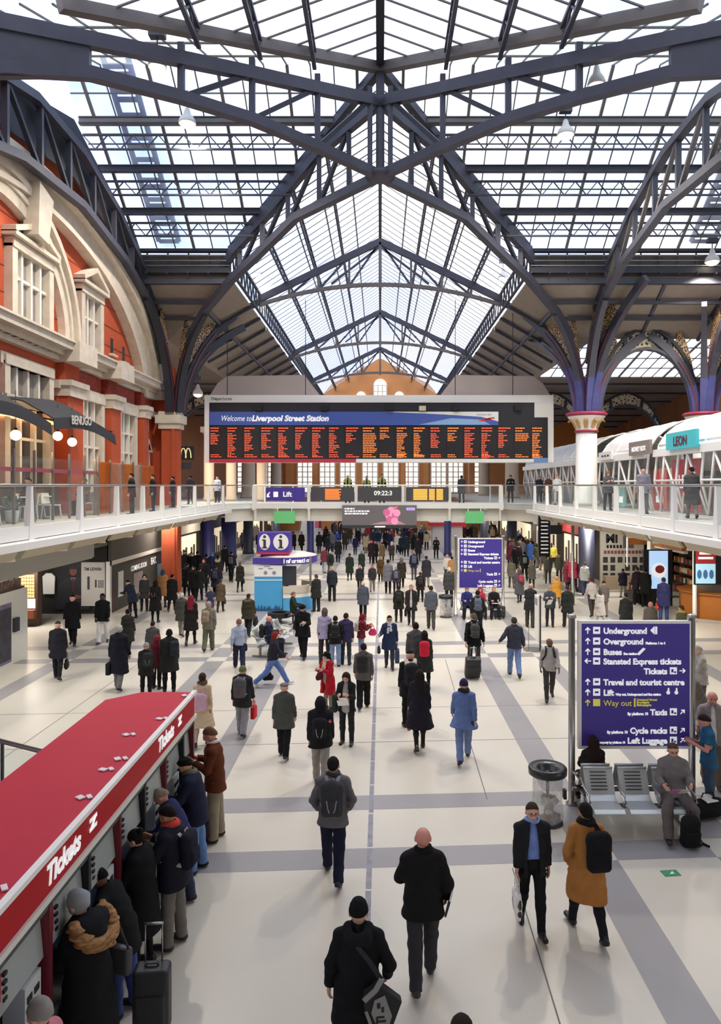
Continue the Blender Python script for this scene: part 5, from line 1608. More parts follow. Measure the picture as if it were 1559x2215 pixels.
# ---------------------------------------------------------------- red ticket machine kiosk
KR = mat('kiosk roof red', 'c43446', .6, noise=(.7, .05), spec=.15)
KF = mat('kiosk fascia red', 'b3141f', .5, spec=.15)
KG = mat('machine grey green', 'a9b0ab', .4, .2)
MAROON = mat('maroon post', '6a1c28', .4)
kx0, kx1, ky0, ky1, kz = -4.42, -3.12, 2.6, 12.35, 2.45
tk = thing('ticket_kiosk', 'long red roofed ticket machine kiosk with white edge trim', 'kiosk', (0, 0, 0))
poly = [(kx1, ky0), (kx1, ky1), (kx0 + .45, ky1), (kx0, ky1 - .45), (kx0, ky0)]
MB().prism([(x, y, kz - .06) for x, y in poly], (0, 0, .06)).build('roof', KR, tk)
MB().box((kx1 - .06, ky0, 2.08), (kx1 + .02, ky1, kz - .02)).box((kx0 + .4, ky1 - .06, 2.08), (kx1, ky1 + .02, kz - .02)).build('fascia', KF, tk)
MB().box((kx1 - .02, ky0, kz - .03), (kx1 + .05, ky1 + .05, kz + .02)).build('top_trim', WHITE, tk)
MB().box((kx1 - .02, ky0, 2.02), (kx1 + .05, ky1 + .05, 2.08)).build('lower_trim', OFFWHITE, tk)
MB().box((kx1 - .1, ky0, 1.94), (kx1 + .02, ky1, 2.02)).build('dark_rail', mat('dark green rail', '46514c', .6), tk)  # dark green rail below the lower trim
MB().box((kx0 + .1, ky0, 0), (kx0 + .5, ky1 - .5, 2.4)).build('core', mat('kiosk core grey', '8b8d8a', .6), tk)
for y in (6.85, 10.3):
 text('Tickets', .27, (kx1 + .03, y, 2.17), TO_EAST, WHITE_INK, tk, bold=.010, shear=.15, width=.98)
 mb = MB()
 yy = y + 1.02
 for k_ in range(2):
  s = 1 - 2 * k_
  mb.prism([(kx1 + .028, yy, 2.2 + k_ * .1), (kx1 + .028, yy + .2, 2.2 + k_ * .1), (kx1 + .028, yy + .2, 2.24 + k_ * .1), (kx1 + .028, yy, 2.24 + k_ * .1)], (.006, 0, 0))
  mb.prism([(kx1 + .028, yy + .1 - .1 * s, 2.22 + k_ * .1), (kx1 + .028, yy + .1 - .05 * s, 2.22 + k_ * .1), (kx1 + .028, yy + .1 + .06 * s, 2.22 + k_ * .1 + .09 * s), (kx1 + .028, yy + .1 + .01 * s, 2.22 + k_ * .1 + .09 * s)], (.006, 0, 0))
 mb.build('rail_mark', WHITE_INK, tk)
r_ = random.Random(3)
for i, (x, y) in enumerate(((-3.3, 6.3), (-3.3, 8.15), (-3.35, 8.95), (-3.3, 9.3), (-3.5, 10.2), (-3.25, 10.9), (-3.2, 12.1), (-4.05, 7.3))):
 o = MB().cbox((0, 0, .015), (.07, .10, .012), rz=.6 + .3 * (i % 3)).cbox((.09, .02, .015), (.05, .10, .012), rz=.6).build('roof_clip', mat('pale clip', 'e8dfe0', .5), tk, loc=(x, y, kz))
posts = [3.1, 4.05, 5.0, 5.95, 6.95, 7.88, 8.82, 9.75, 10.7, 11.65, 12.28]
for i, y in enumerate(posts):
 MB().box((kx1 - .08, y - .035, 0), (kx1 + .03, y + .035, 1.96)).build('post', MAROON if i % 2 == 0 else BLACK, tk)
desc = ['closest to the viewer', 'where the pink hat stands', 'used by the woman in the fur trimmed hood', 'used by the man with the dark curly hair', 'used by the person in long black coat', 'used by the man with the navy backpack',
  'used by the grey haired man', 'by the man in navy jacket', 'just past the man in navy jacket', 'by the man in brown leather']
SCRN = mat('machine screen', '2b4a7a', .3, emit=.25)
for i, (y0, y1) in enumerate(zip(posts, posts[1:])):
 if y1 - y0 < .8:
  y1 = y0 + .6
 w_ = y1 - y0 - .09
 t_ = thing('ticket_machine', 'grey ticket machine in the red kiosk, ' + desc[i], 'ticket machine', (kx1 - .02, (y0 + y1) / 2, 0))
 MB().box((-.75, -w_ / 2, 0), (-.02, w_ / 2, .82)).build('lower_cabinet', KG, t_)
 MB().prism([(-.75, -w_ / 2, 1.45), (-.05, -w_ / 2, 1.45), (0, -w_ / 2, 1.5), (-.04, -w_ / 2, 1.92), (-.75, -w_ / 2, 1.92)], (0, w_, 0)).build('upper_panel', KG, t_)
 MB().prism([(-.75, -w_ / 2, .82), (-.02, -w_ / 2, .82), (-.22, -w_ / 2, 1.1), (-.22, -w_ / 2, 1.45), (-.75, -w_ / 2, 1.45)], (0, w_, 0)).build('recess', mat('machine recess', '585e5a', .5), t_)
 MB().prism([(-.215, -w_ * .42, 1.12), (-.215, w_ * .02, 1.12), (-.212, w_ * .02, 1.42), (-.212, -w_ * .42, 1.42)], (.01, 0, 0)).build('screen', SCRN, t_)
 MB().box((-.2, w_ * .1, .95), (.0, w_ * .44, 1.44)).build('keypad_panel', mat('pale machine panel', 'c8cccb', .4), t_)
 mb = MB()
 for a in range(2):
  for b_ in range(3):
   mb.box((.0, w_ * (.14 + .15 * a), 1.0 + .14 * b_), (.008, w_ * (.24 + .15 * a), 1.06 + .14 * b_))
 mb.build('slot_pattern', BLACK, t_)
 MB().box((-.02, -w_ * .35, .45), (.02, w_ * .1, .7)).build('coin_tray', mat('timber brown tray', '6a4632', .6), t_)
 MB().lathe((.0, w_ * .3, .62), [(.09, 0), (.09, .02), (.05, .03)], 12, axis='X').build('receiver_disc', mat('brass disc', 'b08a50', .4, .6), t_)
 MB().box((-.035, -w_ * .46, 1.62), (.0, -w_ * .36, 1.86)).build('red_sticker', KF, t_)
 mb = MB()
 for b_ in range(4):
  mb.box((-.02, -w_ * .3, 1.58 + .07 * b_), (.003, -w_ * .24, 1.61 + .07 * b_))
 mb.build('button_pattern', BLACK, t_)
# glass rail round the stair opening behind the kiosk
t_ = thing('stair_balustrade', 'low glass balustrade with dark handrail behind the red kiosk', 'balustrade', (0, 0, 0))
P = [(-8.6, 14.9), (-7.2, 14.1), (-5.9, 13.4), (-5.4, 12.2)]
MB().tube([(x, y, 1.02) for x, y in P], .045, 8).build('handrail', mat('dark wine handrail', '42222a', .4), t_)
for (a, b), (c_, d_) in zip(P, P[1:]):
 MB().quad((a, b, .08), (c_, d_, .08), (c_, d_, .95), (a, b, .95)).build('glass_panel', GLASS, t_)
 MB().bar((a, b, .06), (c_, d_, .06), .06, .12).build('shoe_rail', STEEL_D, t_)
for x, y in P:
 MB().bar((x, y, 0), (x, y, 1.0), .05, .05, (1, 0, 0)).build('post', BLACK, t_)
# ---------------------------------------------------------------- big purple direction signs
def arrow_poly(kind, x, z, s):
 """list of polygons (x, z) for a walking arrow."""
 base = [[(-.08, -.5), (.08, -.5), (.08, .3), (-.08, .3)], [(0, .5), (-.42, .08), (-.28, -.04), (0, .26)], [(0, .5), (.42, .08), (.28, -.04), (0, .26)]]
 a = {'U': 0, 'L': PI / 2, 'R': -PI / 2, 'UR': -PI / 4}[kind]
 out = []
 for pl in base:
  out.append([(x + s * (px * math.cos(a) - py * math.sin(a)), z + s * (px * math.sin(a) + py * math.cos(a))) for px, py in pl])
 return out
def direction_sign(label, X, Y, wd, z0, z1, detail):
 t_ = thing('direction_sign', label, 'sign', (X, Y, 0))
 for x in (-.17, wd + .06):
  p = MB().lathe((x, 0, 0), [(.11, 0), (.11, .03), (.062, .04), (.062, z1 + .1), (.085, z1 + .1), (.085, z1 + .15), (.05, z1 + .17)], 14).build('pole', STEEL, t_)
  MB().box((x - .012, -.05 if x < 0 else .0, .3), (x + .012, .065, z1)).build('channel', BLACK, p)
 fr = MB()
 fr.box((-.06, -.05, z0), (0, .05, z1)).box((wd, -.05, z0), (wd + .06, .05, z1)).box((-.06, -.05, z1), (wd + .06, .05, z1 + .05)).box((-.06, -.05, z0 - .05), (wd + .06, .05, z0))
 fr.build('frame', WHITE, t_)
 pn = MB().box((0, -.04, z0), (wd, .04, z1)).build('panel', SIGN_BLUE, t_)
 H = z1 - z0
 sc = wd / 2.0
 zc = lambda f: z1 - H * f
 YEL = mat('yellow lettering', 'd9cf5a', .5, emit=.2)
 rows = [('U', .055, 'Underground', '', 1), ('U', .142, 'Overground', 'Platforms 1 to 4', 0), ('U', .228, 'Buses', 'Bus station', 2), ('L', .305, 'Stansted Express tickets', '', 0),
   ('U', .475, 'Travel and tourist centre', '', 0), ('U', .56, 'Lift', 'Way out, Underground and Bus station', 3)]
 fs = .150 * sc
 ar, ic, icd = MB(), MB(), MB()
 for kind, f, s, sub, extra in rows:
  z = zc(f)
  for pl in arrow_poly(kind, .115 * sc, z, .125 * sc):
   ar.prism([(x, -.046, zz) for x, zz in pl], (0, .004, 0))
  ic.box((.215 * sc, -.046, z - .065 * sc), (.345 * sc, -.041, z + .065 * sc))
  icd.box((.245 * sc, -.049, z - .018 * sc), (.315 * sc, -.045, z + .018 * sc))
  tx = text(s, fs, (.405 * sc, -.046, z - .06 * sc), TO_CAM, WHITE_INK, pn, bold=.006 * sc, width=.98)
  wdt = tx.dimensions.x + .405 * sc + .03
  if sub and detail:
   text(sub, fs * (.40 if kind == 'U' and s != 'Lift' else .38), (wdt, -.046, z - .06 * sc), TO_CAM, WHITE_INK, pn, bold=.004, width=.92)
  if detail and extra == 1:
   ic.prism([(wdt + .02, -.046, z), (wdt + .1, -.046, z + .08), (wdt + .1, -.046, z - .08)], (0, .004, 0)).box((wdt + .11, -.046, z - .07), (wdt + .15, -.042, z + .07))
  if detail and extra == 2:
   ic.prism([(wdt + .24, -.046, z - .05), (wdt + .29, -.046, z - .07), (wdt + .41, -.046, z + .05), (wdt + .36, -.046, z + .07)], (0, .004, 0))
 # yellow way out row
 z = zc(.645)
 yl = MB()
 for pl in arrow_poly('U', .115 * sc, z, .125 * sc):
  yl.prism([(x, -.046, zz) for x, zz in pl], (0, .004, 0))
 yl.box((.215 * sc, -.046, z - .065 * sc), (.345 * sc, -.041, z + .065 * sc)).box((.97 * sc, -.046, z - .08 * sc), (1.0 * sc, -.041, z + .08 * sc))
 yl.build('way_out_symbol', YEL, pn)
 text('Way out', fs, (.405 * sc, -.046, z - .06 * sc), TO_CAM, YEL, pn, width=.98)
 if detail:
  text('Liverpool Street\nBroadgate\nBishopsgate', fs * .38, (1.02 * sc, -.046, z + .035 * sc), TO_CAM, YEL, pn, bold=.002, space=.85)
 # right aligned rows
 for kind, f, s, sub in (('R', .385, 'Tickets', ''), ('UR', .72, 'Taxis', 'By platform 10'), ('UR', .87, 'Cycle racks', 'By platform 10'), ('UR', .952, 'Left Luggage', 'Lost property by platform 10')):
  z = zc(f)
  for pl in arrow_poly(kind, 1.87 * sc, z, .115 * sc):
   ar.prism([(x, -.046, zz) for x, zz in pl], (0, .004, 0))
  ic.box((1.635 * sc, -.046, z - .065 * sc), (1.765 * sc, -.041, z + .065 * sc))
  icd.box((1.66 * sc, -.049, z - .03 * sc), (1.70 * sc, -.045, z + .03 * sc)).box((1.71 * sc, -.049, z - .04 * sc), (1.75 * sc, -.045, z - .01 * sc))
  tx = text(s, fs, (1.585 * sc, -.046, z - .06 * sc), TO_CAM, WHITE_INK, pn, align='RIGHT', bold=.006 * sc, width=.98)
  if sub and detail:
   text(sub, fs * (.46 if s != 'Left Luggage' else .36), (1.585 * sc - tx.dimensions.x - .03, -.046, z - .06 * sc), TO_CAM, WHITE_INK, pn, align='RIGHT', bold=.004, width=.92)
 if detail:
  z = zc(.55)
  for x in (1.6, 1.75):
   ic.lathe((x, -.046, z - .03), [(.036, 0), (.036, .004)], 10, axis='Y').box((x - .01, -.046, z), (x + .02, -.042, z + .055))
 ar.build('arrow_symbol', WHITE_INK, pn)
 ic.build('pictogram_tile', WHITE_INK, pn)
 icd.build('pictogram_print', SIGN_BLUE, pn)
 return t_
a = at(1256, 1612, 13.7)
b = at(1489, 1348, 13.7)
direction_sign('big purple direction sign on steel poles behind the metal bench', a.x, 13.7, b.x - a.x, a.z, b.z, True)
a = at(993, 1271, 33.7)
b = at(1085, 1166, 33.7)
direction_sign('far purple direction sign with a seated group beneath it', a.x, 33.7, b.x - a.x, a.z, b.z, False)
# ---------------------------------------------------------------- metal bench
SEATM = mat('perforated seat metal', 'c3c8c6', .38, .35)
bn = thing('bench', 'perforated grey metal bench with separate seats below the big purple sign', 'bench', (3.55, 12.75, 0))
SW = .60
def bench_row(parent, dirn, y0, n, nm=''):
 s = dirn                       # -1 faces the viewer, +1 faces away
 for i in range(n):
  x0 = i * SW + .03
  x1 = x0 + SW - .09
  prof = [(.30, .90), (.22, .72), (.12, .50), (.02, .435), (-.18, .43), (-.36, .45), (-.43, .41)]
  mb = MB()
  A = [Vector((x0, y0 - s * py if False else y0 + (-s) * -py * 1.0, pz)) for py, pz in prof]
  A = [Vector((x0, y0 - s * py, pz)) for py, pz in prof]
  B = [Vector((x1, p.y, p.z)) for p in A]
  mb.strip(A, B, (0, 0, .018))
  st_ = mb.build('seat', SEATM, parent)
  m2 = MB()
  for k_ in range(6):
   t = .12 + k_ * .13
   p = lerp(A[0], A[2], t)
   f = Vector((0, s * .028, .012))
   m2.bar(p + f + Vector((.10, 0, 0)), p + f + Vector((SW - .22, 0, 0)), .018, .012)
  m2.build('slot_pattern', CHARCOAL, st_)
  MB().tube([Vector((x0, A[0].y, A[0].z + .02)), Vector((x1, A[0].y, A[0].z + .02))], .022, 8).build('top_roll', SEATM, st_)
 MB().bar((-.05, y0 - s * .02, .37), (n * SW + .05, y0 - s * .02, .37), .08, .06).build('beam', STEEL_D, parent)
 for i in range(n + 1):
  x = i * SW - .015
  MB().tube([(x, y0 - s * .28, .75), (x, y0 - s * .05, .66), (x, y0 + s * .22, .64), (x, y0 + s * .3, .56), (x, y0 + s * .12, .42)], .02, 8).build('armrest', STEEL, parent)
bench_row(bn, -1, 0.0, 3)
bench_row(bn, 1, .75, 3)
for x in (.1, 1.7):
 MB().bar((x, -.35, .03), (x, 1.1, .03), .07, .05).bar((x, .37, .03), (x, .37, .4), .08, .08, (1, 0, 0)).bar((x, .0, .37), (x, .75, .37), .06, .06).build('foot_frame', STEEL_D, bn)
# ---------------------------------------------------------------- clear litter bins
BAGM = glass_mat('clear bin bag', (.92, .92, .92), .28, (.8, .79, .77), 5, gloss=.08, translucent=False)
def bin_(x, y, label, s=1.0):
 t_ = thing('litter_bin', label, 'bin', (x, y, 0))
 MB().lathe((0, 0, 0), [(.27, 0), (.27, .03), (.03, .05), (.03, .9)], 14).build('stand', CHARCOAL, t_)
 b_ = MB()
 r_ = random.Random(int(x * 10))
 n, prof = 18, [(.22, .04), (.27, .12), (.265, .4), (.25, .7), (.262, .86)]
 vs, fs = [], []
 for r, z in prof:
  for j in range(n):
   t = 2 * PI * j / n
   q = r * (1 + .05 * math.sin(j * 2.3 + z * 9))
   vs.append((q * math.cos(t), q * math.sin(t), z))
 for i in range(len(prof) - 1):
  for j in range(n):
   k_ = (j + 1) % n
   fs.append((i * n + j, i * n + k_, (i + 1) * n + k_, (i + 1) * n + j))
 b_.add(vs, fs, 0, True)
 b_.build('bag', BAGM, t_)
 lr = MB().lathe((0, 0, .84), [(.30, 0), (.33, .02), (.335, .12), (.31, .15), (.17, .11), (.15, .02)], 24)
 lr.build('lid_ring', mat('black lid ring', '1f2125', .3), t_)
 MB().cbox((.27, -.12, .55), (.05, .1, .16)).build('lock_block', BLACK, t_)
 tr = MB()
 for i in range(14):
  a = r_.random() * 6.28
  rr_ = r_.random() * .17
  tr.cbox((rr_ * math.cos(a), rr_ * math.sin(a), .1 + r_.random() * .34), (.12, .1, .1), r_.randrange(4), r_.random() * 3, r_.random())
 tr.build('litter', [mat('dark litter', '4a4744', .8), mat('cream litter', 'd8d2c4', .7), mat('pale green litter', '9cb8a4', .6), mat('brown litter', '7a5a44', .8)], t_)['kind'] = 'stuff'
 return t_
bin_(2.93, 12.95, 'clear bag litter bin with black ring lid at the end of the metal bench')
p = on_floor(964, 1335)
bin_(p.x, p.y, 'clear bag litter bin beside the far purple sign')
# ---------------------------------------------------------------- information kiosk
ik = thing('information_kiosk', 'round information kiosk with blue graphics and a purple band', 'kiosk', (-5.25, 34.7, 0))
SKYB = mat('sky blue graphic', '4aa3d6', .5)
MB().box((-.65, 0, .02), (.66, .1, 2.15)).build('graphic_panel', SKYB, ik)
MB().box((-.65, -.02, 1.62), (.66, 0, 2.15)).build('white_header', WHITE, ik)
MB().box((-.65, -.015, 1.42), (.66, 0, 1.5)).build('pale_line', mat('pale blue graphic', 'a6d4ea', .5), ik)
mb = MB()
r_ = random.Random(9)
for i in range(26):
 x = -.62 + i * .05
 mb.box((x, -.015, .04), (x + .035, 0, .08 + .22 * r_.random()))
mb.build('skyline_print', mat('navy skyline print', '1f3f6a', .6), ik)
mb = MB()
for x in (-.12, .28):
 mb.lathe((x, -.03, 1.8), [(.09, 0), (.09, .01)], 14, axis='Y')
mb.build('round_mark', mat('grey mark', '8d9298', .5), ik)
mb = MB()
for x, w_ in ((-.45, .2), (.0, .22)):
 mb.box((x, -.03, 1.98), (x + w_, -.02, 2.02))
mb.box((-.2, -.03, 2.08), (.1, -.02, 2.12))
mb.build('lettering', mat('grey mark', '8d9298', .5), ik)
MB().box((-.55, .1, 0), (.66, 1.6, 2.15)).build('core', OFFWHITE, ik)
def ring_wall(r0, r1, z0, z1, a0, a1, c, n=14):
 A = [Vector((c[0] + r1 * math.cos(lerp(a0, a1, i / n)), c[1] + r1 * math.sin(lerp(a0, a1, i / n)), z0)) for i in range(n + 1)]
 B = [Vector((c[0] + r0 * math.cos(lerp(a0, a1, i / n)), c[1] + r0 * math.sin(lerp(a0, a1, i / n)), z0)) for i in range(n + 1)]
 return MB().strip(A, B, (0, 0, z1 - z0))
cc = (.7, 1.35)
ring_wall(1.25, 1.4, 0, .62, -PI / 2, PI / 3, cc).build('counter_blue', SKYB, ik)
ring_wall(1.25, 1.41, .62, .85, -PI / 2, PI / 3, cc).build('counter_white', WHITE, ik)
ring_wall(1.2, 1.46, .85, 1.15, -PI / 2, PI / 3, cc).build('counter_top', mat('pale timber counter', 'cfc4b2', .6), ik)
ring_wall(1.2, 1.48, 2.2, 2.5, -PI / 2, PI / 3, cc).build('purple_band', SIGN_BLUE, ik)
MB().box((-.72, -.06, 2.2), (.72, .05, 2.5)).build('purple_front', SIGN_BLUE, ik)
MB().lathe((cc[0], cc[1], 2.5), [(1.46, 0), (1.46, .04), (.9, .16), (.0, .2)], 24).build('roof', OFFWHITE, ik)
for i, ch in enumerate('information'):
 a = -PI / 2 + .02 + i * .085
 text(ch, .27, (cc[0] + 1.49 * math.cos(a), cc[1] + 1.49 * math.sin(a), 2.27), (PI / 2, 0, a + PI / 2), WHITE_INK, ik, bold=.01)
MB().box((1.9, .3, 2.5), (2.0, .4, 1.15)).build('post', STEEL, ik)
MB().box((-.05, .1, 1.2), (1.3, .2, 2.1)).build('back_screen', CHARCOAL, ik)
bx = MB().box((-.52, .1, 2.75), (.98, 1.2, 3.68)).build('sign_box', SIGN_BLUE, ik)
for x, rx in ((-.18, .26), (.58, .36)):
 MB().add([(x + rx * math.cos(2 * PI * j / 28), .09, 3.24 + .38 * math.sin(2 * PI * j / 28)) for j in range(28)], [tuple(range(28))]).build('white_disc', WHITE, bx)
 m2 = MB().add([(x + .07 * math.cos(2 * PI * j / 12), .08, 3.49 + .07 * math.sin(2 * PI * j / 12)) for j in range(12)], [tuple(range(12))])
 m2.box((x - .06, .075, 2.98), (x + .06, .085, 3.34)).box((x - .12, .075, 2.94), (x + .12, .085, 3.0)).box((x - .11, .075, 3.3), (x, .085, 3.36))
 m2.build('letter', mat('dark ink', '3a3a40', .6), bx)
MB().box((-.52, .08, 2.66), (.98, 1.2, 2.75)).build('red_line', RED, bx)
MB().box((-.4, .3, 2.5), (.7, 1.0, 2.66)).build('sign_foot', SIGN_BLUE, bx)
# ---------------------------------------------------------------- leaflet stand, floor stand and small seats
p = on_floor(1163, 1405)
t_ = thing('notice_stand', 'tall white notice stand with a dark edge standing in the aisle', 'notice stand', (p.x, p.y, 0))
MB().box((-.06, -.28, .35), (.0, .28, 1.95)).build('panel', WHITE, t_)
MB().box((0, -.3, .0), (.05, -.24, 1.98)).build('edge_post', BLACK, t_)
MB().box((-.063, -.2, 1.6), (-.06, .2, 1.85)).build('picture_print', mat('grey mark', '8d9298', .5), t_)
MB().prism([(-.5, -.35, .0), (.1, -.35, 0), (.1, .35, 0), (-.5, .35, 0)], (0, 0, .02)).build('foot_plate', STEEL_D, t_)
MB().bar((-.35, -.1, .02), (-.35, -.1, .9), .02, .02, (1, 0, 0)).build('prop', STEEL_D, t_)
def seat_row(x, y, n, rz, label):
 t_ = thing('bench', label, 'bench', (x, y, 0), rz)
 bench_row(t_, -1, 0, n)
 for xx in (.1, n * SW - .1):
  MB().bar((xx, -.3, .03), (xx, .3, .03), .07, .05).bar((xx, .02, .03), (xx, .02, .4), .07, .07, (1, 0, 0)).build('foot_frame', STEEL_D, t_)
 return t_
p = on_floor(1000, 1338)
seat_row(p.x - .05, p.y + .2, 3, 0, 'metal bench under the far purple sign with seated people')
p = on_floor(568, 1432)
seat_row(p.x - .2, p.y + .6, 4, PI / 2 - .25, 'metal bench beside the long grey floor band by the information kiosk')
p = on_floor(600, 1345)
t_ = thing('planter_ring', 'low dark oval ring on the grey floor in front of the information kiosk', 'ring', (p.x + .1, p.y - .2, 0))
ring_wall(.32, .5, .25, .45, 0, 2 * PI, (0, 0), 20).build('ring', BLACK, t_)
MB().lathe((0, 0, 0), [(.3, 0), (.12, .05), (.12, .25), (.4, .28)], 14).build('foot', STEEL_D, t_)
# ---------------------------------------------------------------- people: smooth bodies and clothing grown from blended distance fields
class Field:
 def __init__(s, lo, hi, h):
  s.h = h
  s.lo = np.array(lo, np.float32) - 2 * h
  n = np.ceil((np.array(hi, np.float32) + 2 * h - s.lo) / h).astype(int) + 1
  s.ax = [s.lo[i] + h * np.arange(n[i], dtype=np.float32) for i in range(3)]
  s.F = np.full(tuple(n), 1.0, np.float32)
 def win(s, lo, hi, m):
  sl, g = [], []
  for i in range(3):
   a = max(0, int((lo[i] - m - s.lo[i]) / s.h))
   b = min(len(s.ax[i]), int((hi[i] + m - s.lo[i]) / s.h) + 2)
   if b <= a:
    return None, None
   sl.append(slice(a, b))
   g.append(s.ax[i][a:b])
  return tuple(sl), (g[0][:, None, None], g[1][None, :, None], g[2][None, None, :])
 def mix(s, sl, d, k, op):
  A = s.F[sl]
  if op == 'add':
   if k > 0:
    h = np.maximum(k - np.abs(A - d), 0) / k
    s.F[sl] = np.minimum(A, d) - h * h * k * .25
   else:
    s.F[sl] = np.minimum(A, d)
  else:
   if k > 0:
    h = np.maximum(k - np.abs(A + d), 0) / k
    s.F[sl] = np.maximum(A, -d) + h * h * k * .25
   else:
    s.F[sl] = np.maximum(A, -d)
 def cap(s, a, b, ra, rb=None, k=.02, fl=(1, 1, 1), op='add'):
  rb = ra if rb is None else rb
  a, b = np.array(a, np.float32), np.array(b, np.float32)
  f = np.array(fl, np.float32)
  R = max(ra, rb) * max(fl)
  sl, g = s.win(np.minimum(a, b) - R, np.maximum(a, b) + R, k + 2 * s.h)
  if sl is None:
   return s
  ba = (b - a) / f
  L = float((ba * ba).sum()) + 1e-9
  p = [(g[i] - a[i]) / f[i] for i in range(3)]
  t = np.clip((p[0] * ba[0] + p[1] * ba[1] + p[2] * ba[2]) / L, 0, 1)
  d = np.sqrt((p[0] - t * ba[0]) ** 2 + (p[1] - t * ba[1]) ** 2 + (p[2] - t * ba[2]) ** 2) - (ra + (rb - ra) * t)
  s.mix(sl, d * min(fl), k, op)
  return s
 def ell(s, c, r, R=None, k=.02, op='add'):
  c = np.array(c, np.float32)
  m = max(r)
  sl, g = s.win(c - m, c + m, k + 2 * s.h)
  if sl is None:
   return s
  p = [g[i] - c[i] for i in range(3)]
  if R is not None:
   q = [p[0] * R[0][i] + p[1] * R[1][i] + p[2] * R[2][i] for i in range(3)]
  else:
   q = p
  l = np.sqrt((q[0] / r[0]) ** 2 + (q[1] / r[1]) ** 2 + (q[2] / r[2]) ** 2)
  s.mix(sl, (l - 1) * min(r), k, op)
  return s
 def rbox(s, c, hx, rad, R=None, k=.02, op='add'):
  c = np.array(c, np.float32)
  m = float(np.linalg.norm(hx)) + rad
  sl, g = s.win(c - m, c + m, k + 2 * s.h)
  if sl is None:
   return s
  p = [g[i] - c[i] for i in range(3)]
  q = [p[0] * R[0][i] + p[1] * R[1][i] + p[2] * R[2][i] for i in range(3)] if R is not None else p
  q = [np.abs(q[i]) - (hx[i] - rad) for i in range(3)]
  d = np.sqrt(np.maximum(q[0], 0) ** 2 + np.maximum(q[1], 0) ** 2 + np.maximum(q[2], 0) ** 2) + np.minimum(np.maximum(np.maximum(q[0], q[1]), q[2]), 0) - rad
  s.mix(sl, d, k, op)
  return s
 def grid(s):
  return s.ax[0][:, None, None], s.ax[1][None, :, None], s.ax[2][None, None, :]
 def half(s, n, c):
  """keep only where n.(p-c) > 0"""
  X, Y, Z = s.grid()
  s.F = np.maximum(s.F, -((X - c[0]) * n[0] + (Y - c[1]) * n[1] + (Z - c[2]) * n[2]).astype(np.float32))
  return s
 def fold(s, amp, seed, sc=1.0):
  X, Y, Z = s.grid()
  r = random.Random(seed)
  a, b, c_ = [r.uniform(0, 6.28) for _ in range(3)]
  s.F += amp * (np.sin(Z * 31 * sc + 9 * X + a) * np.sin(X * 17 + Y * 21 + b) + .6 * np.sin(Z * 53 * sc - 23 * X + 13 * Y + c_)).astype(np.float32)
  return s
 def mesh(s, name):
  F, h = s.F, s.h
  sg = F < 0
  n = F.shape
  c = [sg[i:n[0] - 1 + i, j:n[1] - 1 + j, k:n[2] - 1 + k] for i in (0, 1) for j in (0, 1) for k in (0, 1)]
  tot = np.zeros(c[0].shape, np.uint8)
  for q in c:
   tot += q
  act = (tot > 0) & (tot < 8)
  idx = np.argwhere(act)
  if not len(idx):
   return None
  num = np.full(act.shape, -1, np.int32)
  num[act] = np.arange(len(idx))
  corner = {(i, j, k): F[idx[:, 0] + i, idx[:, 1] + j, idx[:, 2] + k] for i in (0, 1) for j in (0, 1) for k in (0, 1)}
  P = np.zeros((len(idx), 3), np.float32)
  W = np.zeros(len(idx), np.float32)
  for ax in range(3):
   for u in (0, 1):
    for v in (0, 1):
     a = [u, v]
     a.insert(ax, 0)
     b = [u, v]
     b.insert(ax, 1)
     fa, fb = corner[tuple(a)], corner[tuple(b)]
     m = (fa < 0) != (fb < 0)
     t = np.where(m, fa / np.where(m, fa - fb, 1), 0)
     for i in range(3):
      P[:, i] += m * (a[i] + (b[i] - a[i]) * t)
     W += m
  V = s.lo + (idx + P / W[:, None]) * h
  Q = []
  for ax in range(3):
   o = [i for i in range(3) if i != ax]
   sl0 = [slice(1, n[i] - 1) for i in range(3)]
   sl0[ax] = slice(0, n[ax] - 1)
   sl1 = list(sl0)
   sl1[ax] = slice(1, n[ax])
   A, B = sg[tuple(sl0)], sg[tuple(sl1)]
   e = np.argwhere(A != B)
   if not len(e):
    continue
   st = np.array([s_.start for s_ in sl0])
   inside = A[e[:, 0], e[:, 1], e[:, 2]]
   e = e + st
   cells = []
   for du, dv in ((-1, -1), (0, -1), (0, 0), (-1, 0)):
    q = e.copy()
    q[:, o[0]] += du
    q[:, o[1]] += dv
    cells.append(num[q[:, 0], q[:, 1], q[:, 2]])
   q4 = np.stack(cells, 1)
   flip = inside if ax != 1 else ~inside
   q4[~flip] = q4[~flip][:, ::-1]
   Q.append(q4)
  Q = np.concatenate(Q)
  Q = Q[(Q >= 0).all(1)]
  me = bpy.data.meshes.new(name)
  me.vertices.add(len(V))
  me.vertices.foreach_set('co', V.astype(np.float32).ravel())
  me.loops.add(len(Q) * 4)
  me.loops.foreach_set('vertex_index', Q.astype(np.int32).ravel())
  me.polygons.add(len(Q))
  me.polygons.foreach_set('loop_start', np.arange(0, len(Q) * 4, 4, dtype=np.int32))
  me.polygons.foreach_set('use_smooth', np.ones(len(Q), bool))
  me.update(calc_edges=True)
  return me
V3 = lambda *a: np.array(a, np.float64)
